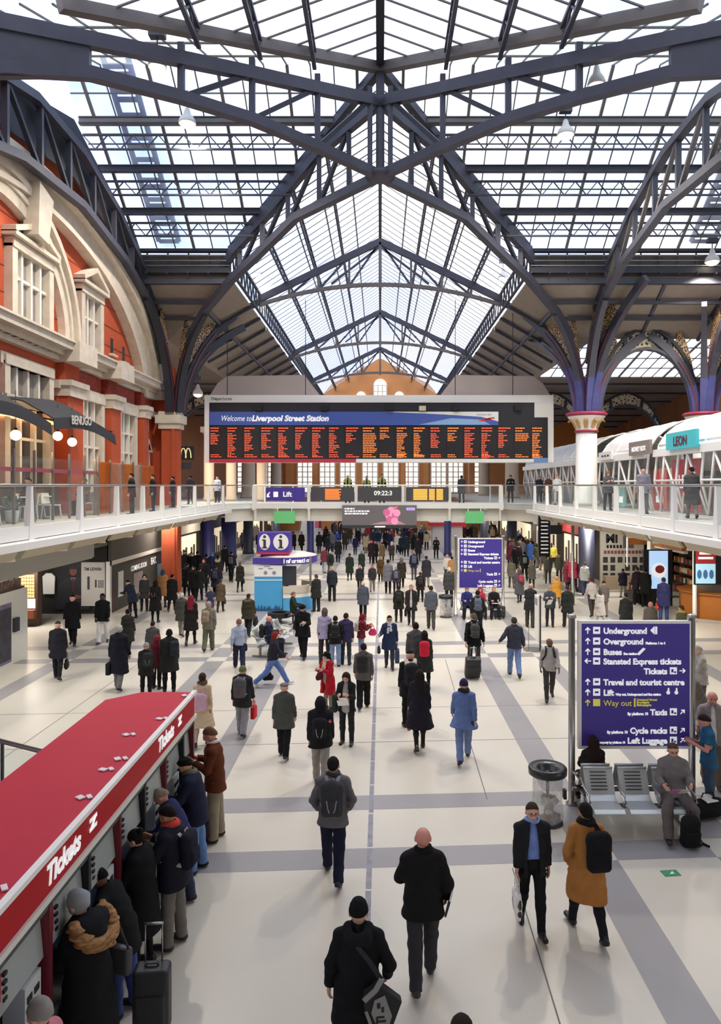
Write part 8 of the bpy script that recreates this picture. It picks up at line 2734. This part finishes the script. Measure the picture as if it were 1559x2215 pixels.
# ---- crowd on the facade side
row = [
 (125, 1470, 1345, 12, 'carry', ('coat', '24232b', .68), ('slim', '232225'), ('cap', '3a2f2a'), 'man in dark navy overcoat and brown cap walking away with a black bag', {}),
 (157, 1396, 1285, 190, 'stroll', ('coat', '17171a', .6), ('slim', '17171a'), ('short', '17120f'), 'man in black coat walking past the big dark poster with a white bag', {}),
 (222, 1392, 1280, 185, 'strollb', ('jacket', '1a1a1c', .78), ('straight', 'dedbd9'), ('short', '120e0d'), 'person in black jacket and white trousers walking towards the camera', {'skin': 'd'}),
 (276, 1420, 1318, 0, 'stroll', ('coat', '2c2b28', .58), ('slim', '222120'), ('bun', '1f1a18'), 'woman in dark brown knee length coat walking away near the grey haired man', {'fem': True}),
 (257, 1492, 1350, 0, 'stroll', ('coat', '201f28', .48), ('straight', '6f6d6b'), ('short', 'a5a29d'), 'grey haired man in long navy coat and grey trousers walking away', {}),
 (316, 1508, 1398, 6, 'stand', ('jacket', '23231f', .74), ('slim', '1d1c1c'), ('beanie', '9a8680'), 'person in patterned knit hat and black jacket behind the red kiosk', {}),
 (366, 1496, 1362, 16, 'stand', ('coat', '2b2b29', .60), ('slim', '1b1a1a'), ('short', '15110f'), 'man in long dark grey coat standing beyond the red kiosk', {'skin': 'd'}),
 (339, 1490, 1376, -20, 'stand', ('jacket', '5c1d26', .76), ('slim', '1d1c1f'), ('hood', '7a2430'), 'person in dark red hooded jacket between two dark coats', {'fem': True}),
 (330, 1446, 1345, 0, 'stroll', ('coat', '4b4b49', .62), ('slim', '2a2a2a'), ('short', '221d1b'), 'person in mid grey overcoat walking away from the red kiosk', {}),
 (451, 1408, 1302, 0, 'strollb', ('jacket', '7b7466', .80), ('loose', '6a6a54'), ('beanie', '8b8a92'), 'person in khaki jacket and olive trousers walking away', {}),
 (413, 1395, 1288, 0, 'strollb', ('coat', '25211f', .55), ('tights', '1f1c1c'), ('verylong', '80202f'), 'woman with long crimson hair in black coat walking away', {'fem': True}),
 (393, 1376, 1283, 0, 'stroll', ('coat', '474640', .66), ('slim', '8a847c'), ('short', 'b5b0a8'), 'white haired person in olive grey coat walking away', {}),
 (455, 1346, 1270, 0, 'stroll', ('tee', '363850', .82), ('straight', '5c564c'), ('short', '8d8a88'), 'grey haired man in navy t-shirt walking away', {}),
 (372, 1322, 1243, 0, 'strollb', ('coat', '1e1d1d', .55), ('slim', '1b1a1a'), ('short', '17120f'), 'tall person in long black coat in front of the brick pier', {}),
 (378, 1268, 1204, 180, 'stand', ('coat', '2c2c33', .6), ('slim', '222228'), ('short', '1c1614'), 'man in slate coat facing the camera at the foot of the brick pier', {'skin': 'r'}),
 (287, 1338, 1253, 60, 'bend', ('jacket', '252b3c', .76), ('slim', '1e1f26'), ('short', '171311'), 'person in navy jacket stooping by the dark hoarding', {}),
 (336, 1346, 1256, 0, 'stand', ('coat', '211f1f', .5), ('tights', '1c1a1a'), ('long', '1a1513'), 'woman in black coat with a backpack near the dark hoarding', {'fem': True}),
 (312, 1322, 1243, 200, 'stand', ('coat', '3b3a3a', .6), ('slim', '252424'), ('long', '3a2018'), 'woman in charcoal coat and pale scarf facing the camera by the hoarding', {'fem': True, 'scarf': ('thick', 'b8aea6')}),
 (352, 1314, 1232, 0, 'stand', ('coat', 'a8794f', .55), ('tights', '3a3230'), ('long', '3d4a62'), 'woman in tan coat standing by the pale blue poster', {'fem': True}),
 (477, 1324, 1265, -4, 'strollb', ('coat', '5a4a3a', .62), ('slim', '3a332c'), ('short', '3a2c24'), 'person in brown coat carrying a small bag by the outer floor band', {}),
 (519, 1281, 1216, 0, 'strollb', ('coat', '2a2a28', .66), ('tights', '24201f'), ('short', '5a4a3e'), 'woman in black coat with a dark handbag walking away near the kiosk', {'fem': True}),
 (500, 1259, 1192, 0, 'stroll', ('jacket', '212124', .78), ('slim', '1d1d20'), ('short', '17120f'), 'person in black with a grey backpack near the wide navy column', {}),
 (684, 1323, 1243, 40, 'stand', ('coat', '2b2b29', .66), ('straight', '2d2c2a'), ('short', '4a4038'), 'man in dark overcoat standing at the information kiosk counter', {}),
 (718, 1301, 1226, 0, 'stand', ('jacket', '2d3038', .84), ('straight', '2e2c2a'), ('cap', 'b8a47a'), 'person in dark gilet and tan cap standing still beyond the kiosk', {}),
 (785, 1341, 1258, 0, 'stroll', ('coat', '4f535f', .72), ('slim', '1f1e1f'), ('thin', 'c0b4a8'), 'white haired man in blue grey coat walking away by the centre strip', {}),
 (862, 1346, 1268, 0, 'stand', ('coat', '2a2a26', .66), ('slim', '30302b'), ('short', '1d1917'), 'person in black jacket with backpack beside the man in dark suit', {}),
 (889, 1354, 1265, 176, 'carry', ('coat', '2d2c2d', .66, .05), ('slim', '353334'), ('short', '8a6a54'), 'man in dark suit and open coat walking towards the camera with a briefcase', {'inner': ('cfcac4', .8), 'skin': 'r'}),
 (932, 1361, 1268, -3, 'stroll', ('jacket', '5a5f68', .80), ('straight', '4a4845'), ('short', '241f1d'), 'man in grey blue jacket and dark trousers walking away near the bin', {}),
 (909, 1302, 1240, 0, 'stand', ('jacket', '2a2526', .72), ('slim', '242122'), ('short', '3a3029'), 'person with a patterned black backpack ahead of the man in grey blue', {}),
 (971, 1310, 1228, 2, 'stand', ('jacket', '484a46', .74), ('slim', '3a3b38'), ('short', 'cfc4b4'), 'man in grey suit standing by the pole of the far purple sign', {}),
 (1033, 1380, 1278, -4, 'stroll', ('jacket', '272b29', .78), ('slim', '232526'), ('short', '191614'), 'person in black with a slate blue backpack in front of the seated group', {}),
 (1146, 1357, 1263, -25, 'reach', ('jacket', '2d2d2f', .72), ('straight', '46443f'), ('thin', 'b59a86'), 'man in black jacket leaning to talk over papers', {'skin': 'r'}),
 (1189, 1355, 1268, 165, 'phone', ('jacket', '4d545c', .80), ('slim', '3c3b3e'), ('short', 'a08670'), 'man in grey blue jacket holding papers and facing the camera', {}),
 (1227, 1358, 1268, 0, 'stroll', ('coat', '2d2f2b', .66), ('straight', '3d3f37'), ('short', '2f2a27'), 'person in bottle black overcoat walking away past the notice stand', {}),
 (1279, 1333, 1250, 5, 'strollb', ('jumper', 'cac3bc', .80), ('slim', '4a443f'), ('bun', '5a3a2c'), 'person in cream jumper and dark trousers walking to the amber shop', {'fem': True}),
 (1306, 1334, 1258, 0, 'stand', ('jacket', '756c68', .78), ('slim', '8a8078'), ('hat', '2c2724'), 'person in taupe jacket and dark hat beside the cream jumper', {}),
 (1298, 1352, 1285, 20, 'stroll', ('coat', 'd2cac4', .5), ('slim', 'c8c0ba'), ('long', '5a4c46'), 'woman in long pale coat in front of the food stall', {'fem': True}),
 (1354, 1380, 1283, 0, 'stand', ('coat', '3b3b3b', .6), ('slim', '4a4846'), ('short', '2b2624'), 'person in dark grey coat partly behind the big purple sign', {}),
 (1407, 1404, 1302, 0, 'stand', ('jacket', '6f6860', .78), ('slim', '4a4846'), ('bald', ''), 'bald man in stone grey jacket just above the big purple sign', {'skin': 'r'}),
 (1474, 1416, 1310, 30, 'stand', ('jacket', '68624f', .78), ('slim', '4a4846'), ('short', '4a3a30'), 'person with yellow scarf and olive jacket above the big purple sign', {'scarf': ('thick', 'c9b04e')}),
 (1435, 1342, 1244, -10, 'stand', ('coat', '30325a', .62), ('straight', '38467a'), ('short', '2a2220'), 'person in navy coat and blue trousers at the amber shop', {}),
 (1396, 1313, 1226, -5, 'stand', ('coat', '242623', .6), ('slim', '202220'), ('short', '151311'), 'tall person in black coat at the food stall', {}),
 (1378, 1308, 1224, 10, 'stand', ('jacket', '38303a', .72), ('slim', '262228'), ('short', '4a3a34'), 'person in plum jacket next to the tall person in black', {}),
 (1347, 1292, 1232, 0, 'stand', ('jacket', '2e3040', .72), ('slim', '9a948e'), ('short', '201c1c'), 'person in slate jacket with a child sized bag at the food stall', {}),
 (1264, 1287, 1216, -10, 'strollb', ('jacket', 'd3d6cf', .78), ('straight', '4a546e'), ('short', '5a4a40'), 'woman in white jacket and jeans walking to the food stall', {'fem': True}),
 (1240, 1279, 1206, -5, 'stroll', ('jacket', 'd23a54', .72), ('slim', '242226'), ('short', '3a1c22'), 'person in bright coral red jacket walking to the shops', {}),
 (1227, 1277, 1211, 0, 'strollb', ('coat', '8c4250', .5), ('tights', '4a3236'), ('hood', '9a5a5e'), 'woman in long dusty rose coat walking to the shops', {'fem': True}),
 (1204, 1315, 1250, 0, 'stroll', ('coat', 'd89a3e', .62), ('slim', '6e6a58'), ('hat', 'd8a050'), 'person in orange coat and hat walking away in the pod side crowd', {}),
 (1150, 1272, 1216, 0, 'stand', ('coat', '5e5b50', .62), ('slim', '3a3833'), ('thin', '6a6054'), 'person in sage grey jacket in the pod side crowd', {}),
 (1134, 1256, 1194, 0, 'stroll', ('jacket', '222426', .76), ('slim', '1e1f22'), ('short', '1f1a18'), 'person in black with a pale green backpack in the pod side crowd', {}),
 (1123, 1303, 1230, 0, 'strollb', ('coat', '5d5c63', .42), ('tights', '2c2a2c'), ('long', '6a5648'), 'woman in long ash grey coat with a pink backpack', {'fem': True}),
 (1106, 1272, 1210, 0, 'stroll', ('jacket', '6a655b', .72), ('slim', '5c5852'), ('bun', '4a3d34'), 'person in dust grey jacket beside the far sign', {}),
 (1185, 1262, 1203, 170, 'stand', ('jacket', '55544f', .78), ('slim', '4a443e'), ('long', '2a201b'), 'woman in drab jacket facing the camera in the pod side crowd', {'fem': True}),
 (1209, 1258, 1200, 0, 'stand', ('jacket', '6b6a5e', .76), ('slim', '55514a'), ('short', 'c8a888'), 'fair haired person in moss jacket in the pod side crowd', {}),
 (1197, 1228, 1178, 180, 'stand', ('jacket', 'd2c95a', .78), ('slim', '3a3a3a'), ('short', '3a2c26'), 'steward in yellow jacket in the pod side crowd', {}),
 # middle distance along the centre
 (690, 1197, 1150, 0, 'stroll', ('coat', '1f1f1e', .6), ('slim', '1c1c1c'), ('short', '1b1716'), 'person in black coat walking away beside the slim navy column', {}),
 (708, 1201, 1157, 0, 'strollb', ('coat', '26262a', .55), ('slim', '222226'), ('bun', '1d1817'), 'woman in off black coat walking away, one step from the slim navy column', {'fem': True}),
 (731, 1217, 1164, 0, 'stroll', ('coat', '1f1e1f', .62), ('slim', '1a1a1b'), ('short', '161312'), 'person in black coat alone on the pale floor walking away', {}),
 (724, 1163, 1130, 0, 'stroll', ('coat', '4c4b50', .6), ('slim', '55545a'), ('short', '2a2624'), 'small distant figure in grey coat walking away towards the stairs', {}),
 (746, 1190, 1142, 0, 'strollb', ('coat', '3a332b', .5), ('slim', '2e2924'), ('short', '2a211c'), 'person in dark brown coat walking away', {}),
 (701, 1240, 1184, -10, 'stroll', ('jacket', '6a2f38', .8), ('straight', '9aa0ae'), ('short', 'a07a6a'), 'person in burgundy top and pale jeans with a black bag', {'fem': True}),
 (714, 1246, 1192, 0, 'stand', ('jacket', '2a2b2c', .8), ('slim', '5a5856'), ('thin', 'a49c94'), 'person with white sleeves and a black backpack', {}),
 (756, 1256, 1197, 0, 'strollb', ('coat', '25342c', .5), ('tights', '1d2320'), ('short', '3a3028'), 'person in bottle green coat walking away', {}),
 (768, 1200, 1159, 0, 'stroll', ('jacket', '25284a', .74), ('slim', '1f2130'), ('short', '1d1817'), 'person in royal navy jacket walking away', {}),
 (782, 1240, 1192, 0, 'stand', ('coat', '232c27', .55), ('slim', '1d2220'), ('short', '6a6660'), 'broad person in forest green coat', {}),
 (803, 1220, 1168, 180, 'stroll', ('coat', '2a1f22', .55), ('slim', '1f1b1c'), ('short', '1b1614'), 'person in black coat and red scarf walking towards the camera', {'scarf': ('thick', 'a02a3a'), 'skin': 'r'}),
 (811, 1219, 1170, 180, 'strollb', ('coat', '1c221f', .55), ('slim', '1a1d1c'), ('short', '3a2c24'), 'person in dark green coat walking towards the camera', {'skin': 'r'}),
 (826, 1216, 1173, 0, 'stand', ('coat', '7a6244', .5), ('slim', '3a2f26'), ('short', '1f1916'), 'person in tan coat with pale hood seen from behind', {}),
 (823, 1258, 1204, 0, 'stroll', ('coat', '5a4426', .55), ('slim', '2a251f'), ('short', 'b08a5c'), 'fair haired person with a brown backpack walking away', {}),
 (778, 1281, 1223, 178, 'stroll', ('jacket', '2f3033', .74), ('slim', '3a2f34'), ('thin', 'c9a59a'), 'person in charcoal anorak walking towards the camera', {'skin': 'r'}),
 (805, 1280, 1222, 178, 'strollb', ('jacket', '3a3b3c', .78), ('straight', '8f8b84'), ('short', '8a4a40'), 'person in grey jacket and stone trousers walking towards the camera', {'skin': 'r', 'scarf': ('thick', '8a4a52')}),
 (839, 1284, 1211, 0, 'stroll', ('coat', '77757d', .66), ('slim', '1f1e20'), ('short', '1c1818'), 'person in light grey coat and black trousers walking away', {}),
 (856, 1286, 1226, 0, 'stroll', ('jacket', '3d3a48', .76), ('slim', '2a2933'), ('short', '8f8a88'), 'person with a lavender grey backpack walking away', {}),
 (868, 1272, 1207, 0, 'strollb', ('coat', '37302a', .6), ('slim', '241f1c'), ('hood', '6a6258'), 'person in brown hooded coat walking away', {}),
 (847, 1214, 1177, 0, 'stand', ('coat', '4a3a34', .55), ('slim', '2c2624'), ('hood', 'd5c4ac'), 'person with a cream hood in the thick of the crowd', {}),
 (895, 1255, 1192, 0, 'strollb', ('jacket', '2b2d38', .78), ('slim', '4c4c58'), ('short', '8a8078'), 'person with a blue grey backpack walking away', {}),
 (922, 1270, 1203, 0, 'stroll', ('coat', '35333a', .6), ('slim', '8a8580'), ('short', '25201f'), 'person in graphite coat walking away', {}),
 (904, 1213, 1160, 0, 'stroll', ('coat', '2c2124', .55), ('slim', '2a2428'), ('short', '1d1817'), 'person in black cherry coat walking away', {}),
 (943, 1208, 1162, 180, 'phone', ('jacket', '2a2326', .72), ('slim', '1f1d1e'), ('short', '1f1714'), 'person in black looking at a phone in front of the far red kiosk', {'skin': 'r'}),
 (879, 1204, 1156, 0, 'stand', ('coat', '262a2e', .6), ('slim', '20242a'), ('short', '1d1a19'), 'person in ink blue coat in the thick of the crowd', {}),
 (868, 1200, 1158, 0, 'stroll', ('coat', '1f2c33', .6), ('slim', '1d2428'), ('short', '2a2421'), 'person in petrol blue coat in the thick of the crowd', {}),
 (967, 1258, 1200, 170, 'stand', ('jacket', 'd9d6d0', .8), ('slim', '4a4846'), ('thin', 'e0b48c'), 'person in white top facing the camera by the far sign', {'skin': 'r'}),
 (977, 1262, 1204, 0, 'stand', ('jacket', 'c08a58', .76), ('slim', '4a4038'), ('short', '231d1b'), 'person in light brown top by the far sign', {}),
]
# cluster near the brick pier
clu = ['black', 'jet', 'coal', 'ebony', 'soot', 'slate', 'onyx', 'raven', 'dusk', 'ink']
for i, (x, fy, hy, f, c, hair, hc, sc_, lab) in enumerate((
  (404, 1290, 1218, 0, '1e1d1e', 'short', '17120f', None, 'person in black jacket just beyond the brick pier with head bowed'),
  (418, 1295, 1224, 180, '2a2226', 'long', '1f1614', None, 'woman in dark plum coat facing the camera near the brick pier'),
  (431, 1300, 1228, 0, '222524', 'short', '1d1917', None, 'person in dark green grey coat amid the cluster by the pier'),
  (441, 1282, 1207, 180, '262226', 'long', '6a2026', None, 'red haired woman in black facing the camera by the navy column'),
  (446, 1268, 1196, 0, '1f2024', 'short', '141112', None, 'person in black anorak against the navy column'),
  (458, 1262, 1184, -20, '2a3a74', 'beanie', '3f7fc0', None, 'person in bright blue hat and royal blue jacket by the navy column'),
  (471, 1272, 1196, 0, '2c2b2e', 'short', '191514', ('hoodback', 'bfa888'), 'person with a pale fur hood by the navy column'),
  (466, 1292, 1224, 0, '22232c', 'short', '1c1816', None, 'person in black with a blue grey backpack behind the brown coat'),
  (400, 1256, 1184, 175, '3a3638', 'short', '1a1615', None, 'person in grey scarf facing the camera beside the brick pier'),
  (414, 1262, 1192, 180, '211c20', 'short', '241a16', None, 'person in black with a pale face turned to the camera'),
  (427, 1258, 1190, 0, '1c1c1f', 'short', '141112', None, 'person in black under the small white notice'),
  (486, 1238, 1180, 0, '23242a', 'short', '191515', None, 'person in midnight jacket in front of the wide navy column'),
  (527, 1190, 1142, 0, '33343c', 'short', '1d1918', None, 'small figure in steel grey coat beyond the wide navy column'),
  (541, 1192, 1138, 0, '1c1c1e', 'short', '161313', None, 'small figure in black with a black case beyond the wide navy column'),
  (560, 1196, 1150, 0, '26262c', 'short', '1c1817', None, 'small figure in black left of the two information letters'),
  (634, 1194, 1150, 0, '1d1d1f', 'short', '171413', None, 'person in black next to the information sign box'),
  (652, 1196, 1146, 160, '241c1c', 'short', '17120f', None, 'person in black cherry jacket by the slim navy column base'))):
 k_ = {}
 if sc_:
  k_['scarf'] = sc_
 row.append((x, fy, hy, f, ('stand', 'stroll', 'strollb')[i % 3], ('coat', c, (.5, .6, .7)[i % 3]), ('slim', '1c1c1e'), (hair, hc), lab, k_))
made = {}
for r in row:
 px, fy, hy, f, pose, top, legs, hair, lab, k_ = r
 made[(px, fy)] = who(px, fy, hy, f, pose, top, legs, hair, lab, **k_)
g = made.get
hand_bag(g((125, 1470)), 1, '232326', 'black holdall in the hand of the man in brown cap', .32, .32, .14, 'holdall', .22)
hand_bag(g((157, 1396)), 1, 'd8d5d0', 'small white carrier bag held by the man by the dark poster', .2, .26, .08, 'carrier_bag', .12)
hand_bag(g((257, 1492)), 0, '1b1b1e', 'black briefcase held by the grey haired man in long navy coat', .40, .34, .12, 'briefcase', .06, soft=False)
backpack(g((316, 1508)), '2e2f2d', 'black backpack with pale marks on the person in patterned knit hat', .15, .22, .08, off=(.1, 0), pocket='8a8a84')
backpack(g((366, 1496)), '2b2c33', 'dark backpack hanging from the shoulder of the man in long dark grey coat', .12, .2, .09, off=(.14, 0), one=2)
backpack(g((451, 1408)), '96856e', 'tan backpack on the person in olive trousers', .13, .2, .08, strap='6a5c4a', off=(-.06, 0))
backpack(g((336, 1346)), '1d1a1c', 'black backpack with pink edging on the woman near the hoarding', .13, .19, .07, pocket='c08a92')
backpack(g((500, 1259)), '55545a', 'grey backpack by the wide navy column', .13, .2, .08, detail=False)
backpack(g((862, 1346)), '33332e', 'dark olive backpack beside the man in dark suit', .13, .2, .08, detail=False)
hand_bag(g((889, 1354)), 1, '1c1c1e', 'black briefcase of the man in dark suit', .36, .28, .1, 'briefcase', .08, soft=False)
backpack(g((909, 1302)), '3f3536', 'patterned dark backpack ahead of the man in grey blue', .13, .2, .08, detail=False)
backpack(g((1033, 1380)), '5f6675', 'slate blue backpack in front of the seated group', .13, .21, .08, strap='6a7080')
backpack(g((1134, 1256)), '7a8476', 'pale green backpack in the pod side crowd', .12, .18, .07, detail=False)
backpack(g((1123, 1303)), 'c0485c', 'pink backpack on the woman in ash grey coat', .12, .18, .07, detail=False, off=(.05, 0))
backpack(g((823, 1258)), '5e4522', 'brown backpack in the thick of the crowd', .13, .2, .08, detail=False)
backpack(g((856, 1286)), '6f6b7c', 'lavender grey backpack in the crowd', .13, .22, .08, detail=False)
backpack(g((895, 1255)), '5a5f7a', 'blue grey backpack walking towards the far end', .13, .22, .08, detail=False)
backpack(g((714, 1246)), '222224', 'black backpack on the person with white sleeves', .12, .2, .08, detail=False)
backpack(g((466, 1292)), '3a3c52', 'blue grey backpack by the cluster at the pier', .13, .2, .08, detail=False)
hand_bag(g((701, 1240)), 0, '1d1d1f', 'black shoulder bag of the person in burgundy top', .28, .22, .1, 'shoulder_bag', .05)
hand_bag(g((519, 1281)), 1, '232224', 'dark handbag of the woman in black coat near the kiosk', .26, .22, .1, 'handbag', .08)
hand_bag(g((1435, 1342)), 0, 'd0452e', 'orange red shopping bag beside the person in navy coat', .3, .34, .14, 'carrier_bag', .1)
hand_bag(g((477, 1324)), 1, '3a2e26', 'small brown bag of the person by the outer floor band', .2, .2, .08, 'handbag', .12)
p = world(g((1189, 1355))[0], (0, .3, 1.1))
b = thing('paper_sheet', 'white papers held by the man in grey blue jacket', 'papers', p, .3)
b.rotation_euler = (.7, 0, .3)
MB().cbox((0, 0, 0), (.22, .006, .3)).build('sheet', WHITE, b)
# ---- on the bridge and the galleries (feet on the deck)
up = [
 (752, 46.0, 180, ('jacket', '222228', .78), ('slim', '1d1d22'), ('helmet', 'e8e8e4'), 'police officer in white cap on the footbridge above the lift sign side', 1.76),
 (793, 46.1, 180, ('jacket', '23252a', .78), ('slim', '1d1d22'), ('short', '1f1a18'), 'police officer in hi-vis vest on the footbridge, the middle one', 1.68),
 (826, 46.0, 180, ('jacket', '24262a', .78), ('slim', '1d1d22'), ('short', '1a1614'), 'broad police officer in hi-vis vest on the footbridge, next to the clock panel end', 1.78),
 (998, 46.6, 0, ('coat', '4a4a4c', .6), ('slim', '3a3a3c'), ('short', '2a2624'), 'person in grey coat standing on the footbridge beside the end of the LED panels', 1.72),
 (1104, 46.4, 170, ('jacket', '29292b', .76), ('slim', '2a2a2e'), ('short', '2c2420'), 'man in black jacket leaning at the footbridge railing corner', 1.74),
 (1166, 49, 175, ('coat', '35353a', .6), ('slim', '55555a'), ('short', '2a2421'), 'person in dark coat on the pod gallery behind the railing corner', 1.7),
 (1186, 44, 175, ('jacket', '5a3a34', .76), ('slim', '3a3030'), ('long', 'a5603a'), 'auburn haired woman in brown jacket on the pod gallery', 1.68),
 (1205, 42, 180, ('jacket', 'd5d8d4', .78), ('slim', 'c9cfcb'), ('short', '8a7a6a'), 'person in white jacket near the aqua panel on the pod gallery', 1.68),
 (1314, 32.5, 178, ('jacket', '5b5a5f', .76), ('slim', '3c3d44'), ('long', '8a5c38'), 'woman in grey jacket standing by the pod glass next to the white column', 1.72),
 (1391, 28.4, 170, ('jacket', '8a8792', .78), ('slim', '6a6660'), ('short', '3a2c26'), 'man in pale grey jacket in front of the red banner on the pod gallery', 1.78),
 (1496, 24.4, -10, ('coat', '55524f', .5), ('slim', '8a857e'), ('short', '1f1a18'), 'person in dark grey coat walking along the pod gallery', 1.7),
]
GAL = {1496: 10.35, 1391: 10.3, 1314: 10.1}
for px, Y, f, top, legs, hair, lab, H in up:
 X = (px - VX) * Y / F_PX
 t_ = person(Vector((X, Y, DECK)), H, f * D, 'stroll' if px in (1496,) else ('phone' if px in (1104, 1314) else 'stand'), top, legs, hair, lab, lod=1 if px > 1250 else 0, fem='woman' in lab)
 if px in (752, 793, 826):
  J = t_[1]
  vest = cached(('vest',) + (px,), lambda: f_top(J, False, .02, 'tee', .86, .034, .05, True, 1), 'vest')
  put(vest, 'hi_vis_vest', mat('hi-vis vest', 'b4b86a', .8), t_[0])
for px, Y, f, c, hc, lab in ((285, 27.6, 100, '26262a', '1f1a18', 'person in black seated low behind the cafe screen panels'), (331, 31.0, 120, '2a2426', '241b18', 'person in dark jacket behind the white screen panel'),
        (374, 37.0, 90, '222226', '17120f', 'person in black at the gallery bar table'), (412, 43.6, 30, '3a3a42', '1c1716', 'person in slate jacket on the gallery behind the railing corner'),
        (470, 47.5, 170, 'c2c8d4', '2a2322', 'person in pale blue on the far corner of the gallery'), (183, 27.4, 160, '5a4a38', '241b17', 'person in tan coat seated on the cafe terrace'),
        (60, 23.4, 140, '3a3438', '1d1715', 'person in dark jacket seated deep in the cafe terrace')):
 X = max(-12.0, (px - VX) * Y / F_PX)
 person(Vector((X, Y, DECK)), 1.54 if 280 < px < 380 else 1.68, f * D, 'stand' if px > 280 else 'sit', ('jacket', c, .76), ('slim', '23232a'), ('short', hc), lab, lod=0)
 if px < 280:
  dup(ch0, (X, Y, DECK), f * D + PI, 'white cafe chair under the seated ' + lab.split(' seated')[0], 'cafe chairs on the gallery terrace')
person(Vector((-4.55, 35.6, 0)), 1.66, -100 * D, 'stand', ('jacket', '7a2430', .78), ('slim', '23232a'), ('bob', '1d1715'), 'staff member with dark hair behind the round information counter', lod=1, fem=True)
# ---- the mass of small figures far down the concourse
r_ = random.Random(21)
CW = [('black', '1c1c1e'), ('charcoal', '333338'), ('navy', '23274a'), ('brown', '4a3a2c'), ('grey', '6a6a6e'), ('olive', '4a4a38'), ('maroon', '5a2430'), ('beige', 'b5a284'), ('red', 'b02a3a'), ('blue', '3a5a9a'), ('cream', 'd5cbb8'), ('teal', '2a5a60')]
GW = [('coat', 'coat', .55), ('jacket', 'jacket', .76), ('long coat', 'coat', .42)]
LW = [('black', '1b1b1d'), ('indigo', '2a3048'), ('grey', '6f6c69'), ('tan', '9a8870')]
HW_ = [('short', '1c1715', 'dark haired'), ('short', '6a4a34', 'brown haired'), ('short', 'a89a88', 'pale haired'), ('beanie', '2a2a30', 'hatted'), ('long', '2a1f1a', 'long haired'), ('hood', '3a3a3e', 'hooded')]
seen = set()
n = 0
occ = []
while n < 112:
 side = n % 3
 if side < 2:
  px = r_.gauss(835, 62)
  fy = r_.uniform(1154, 1198)
  if not (695 < px < 955):
   continue
  zone = 'beyond the footbridge'
 else:
  px = r_.uniform(1000, 1175)
  fy = r_.uniform(1166, 1236)
  if px < 1100 and fy > 1178:
   continue
  zone = 'by pod shops'
 p = on_floor(px, fy)
 if p.y > 93 or p.x > 12.6 or min((abs(p.x) - 11.4) ** 2 + (p.y - q) ** 2 for q in (64, 81)) < 2 or (p.x + 6.04) ** 2 + (p.y - 64) ** 2 < 1 or (p.x - 6.3) ** 2 + ((p.y - 70) / .8) ** 2 < 6 or any((p.x - q[0]) ** 2 + (p.y - q[1]) ** 2 < .5 for q in occ):
  continue
 cw = CW[min(11, int(r_.random() ** 1.9 * 12))]
 gw, lw, hw = r_.choice(GW), r_.choice(LW), r_.choice(HW_)
 fc = r_.random() < .3
 lab = '%s figure in %s %s, %s trousers, walking %s %s' % (hw[2], cw[0], gw[0], lw[0], 'this way' if fc else 'away', zone)
 if lab in seen:
  continue
 seen.add(lab)
 occ.append((p.x, p.y))
 person(p, r_.uniform(1.6, 1.82), (180 if fc else 0) * D + r_.uniform(-.3, .3), r_.choice(('stroll', 'strollb', 'stand')), (gw[1], cw[1], gw[2]), ('slim', lw[1]), (hw[0], hw[1]), lab, lod=0, group='distant crowd ' + zone)
 n += 1
# ---------------------------------------------------------------- the building's own fabric counts as the setting
FABRIC = ('diagonal_truss', 'side_truss', 'nave_truss', 'lattice_purlin', 'eave_girder', 'purlin_beam', 'eave_gantry', 'eave_beam', 'valley_beam', 'ridge_beam', 'hub_post', 'roof_column', 'scroll_arch',
   'stone_arch', 'window_arch', 'cornice', 'string_course', 'terracotta_panel', 'brick_pilaster', 'niche', 'brick_pier', 'gallery_fascia', 'bridge_fascia', 'round_column', 'navy_column', 'roof_walkway', 'stairway')
for o in list(SC.objects):
 if o.parent is None and o.name.split('.')[0] in FABRIC:
  o['kind'] = 'structure'
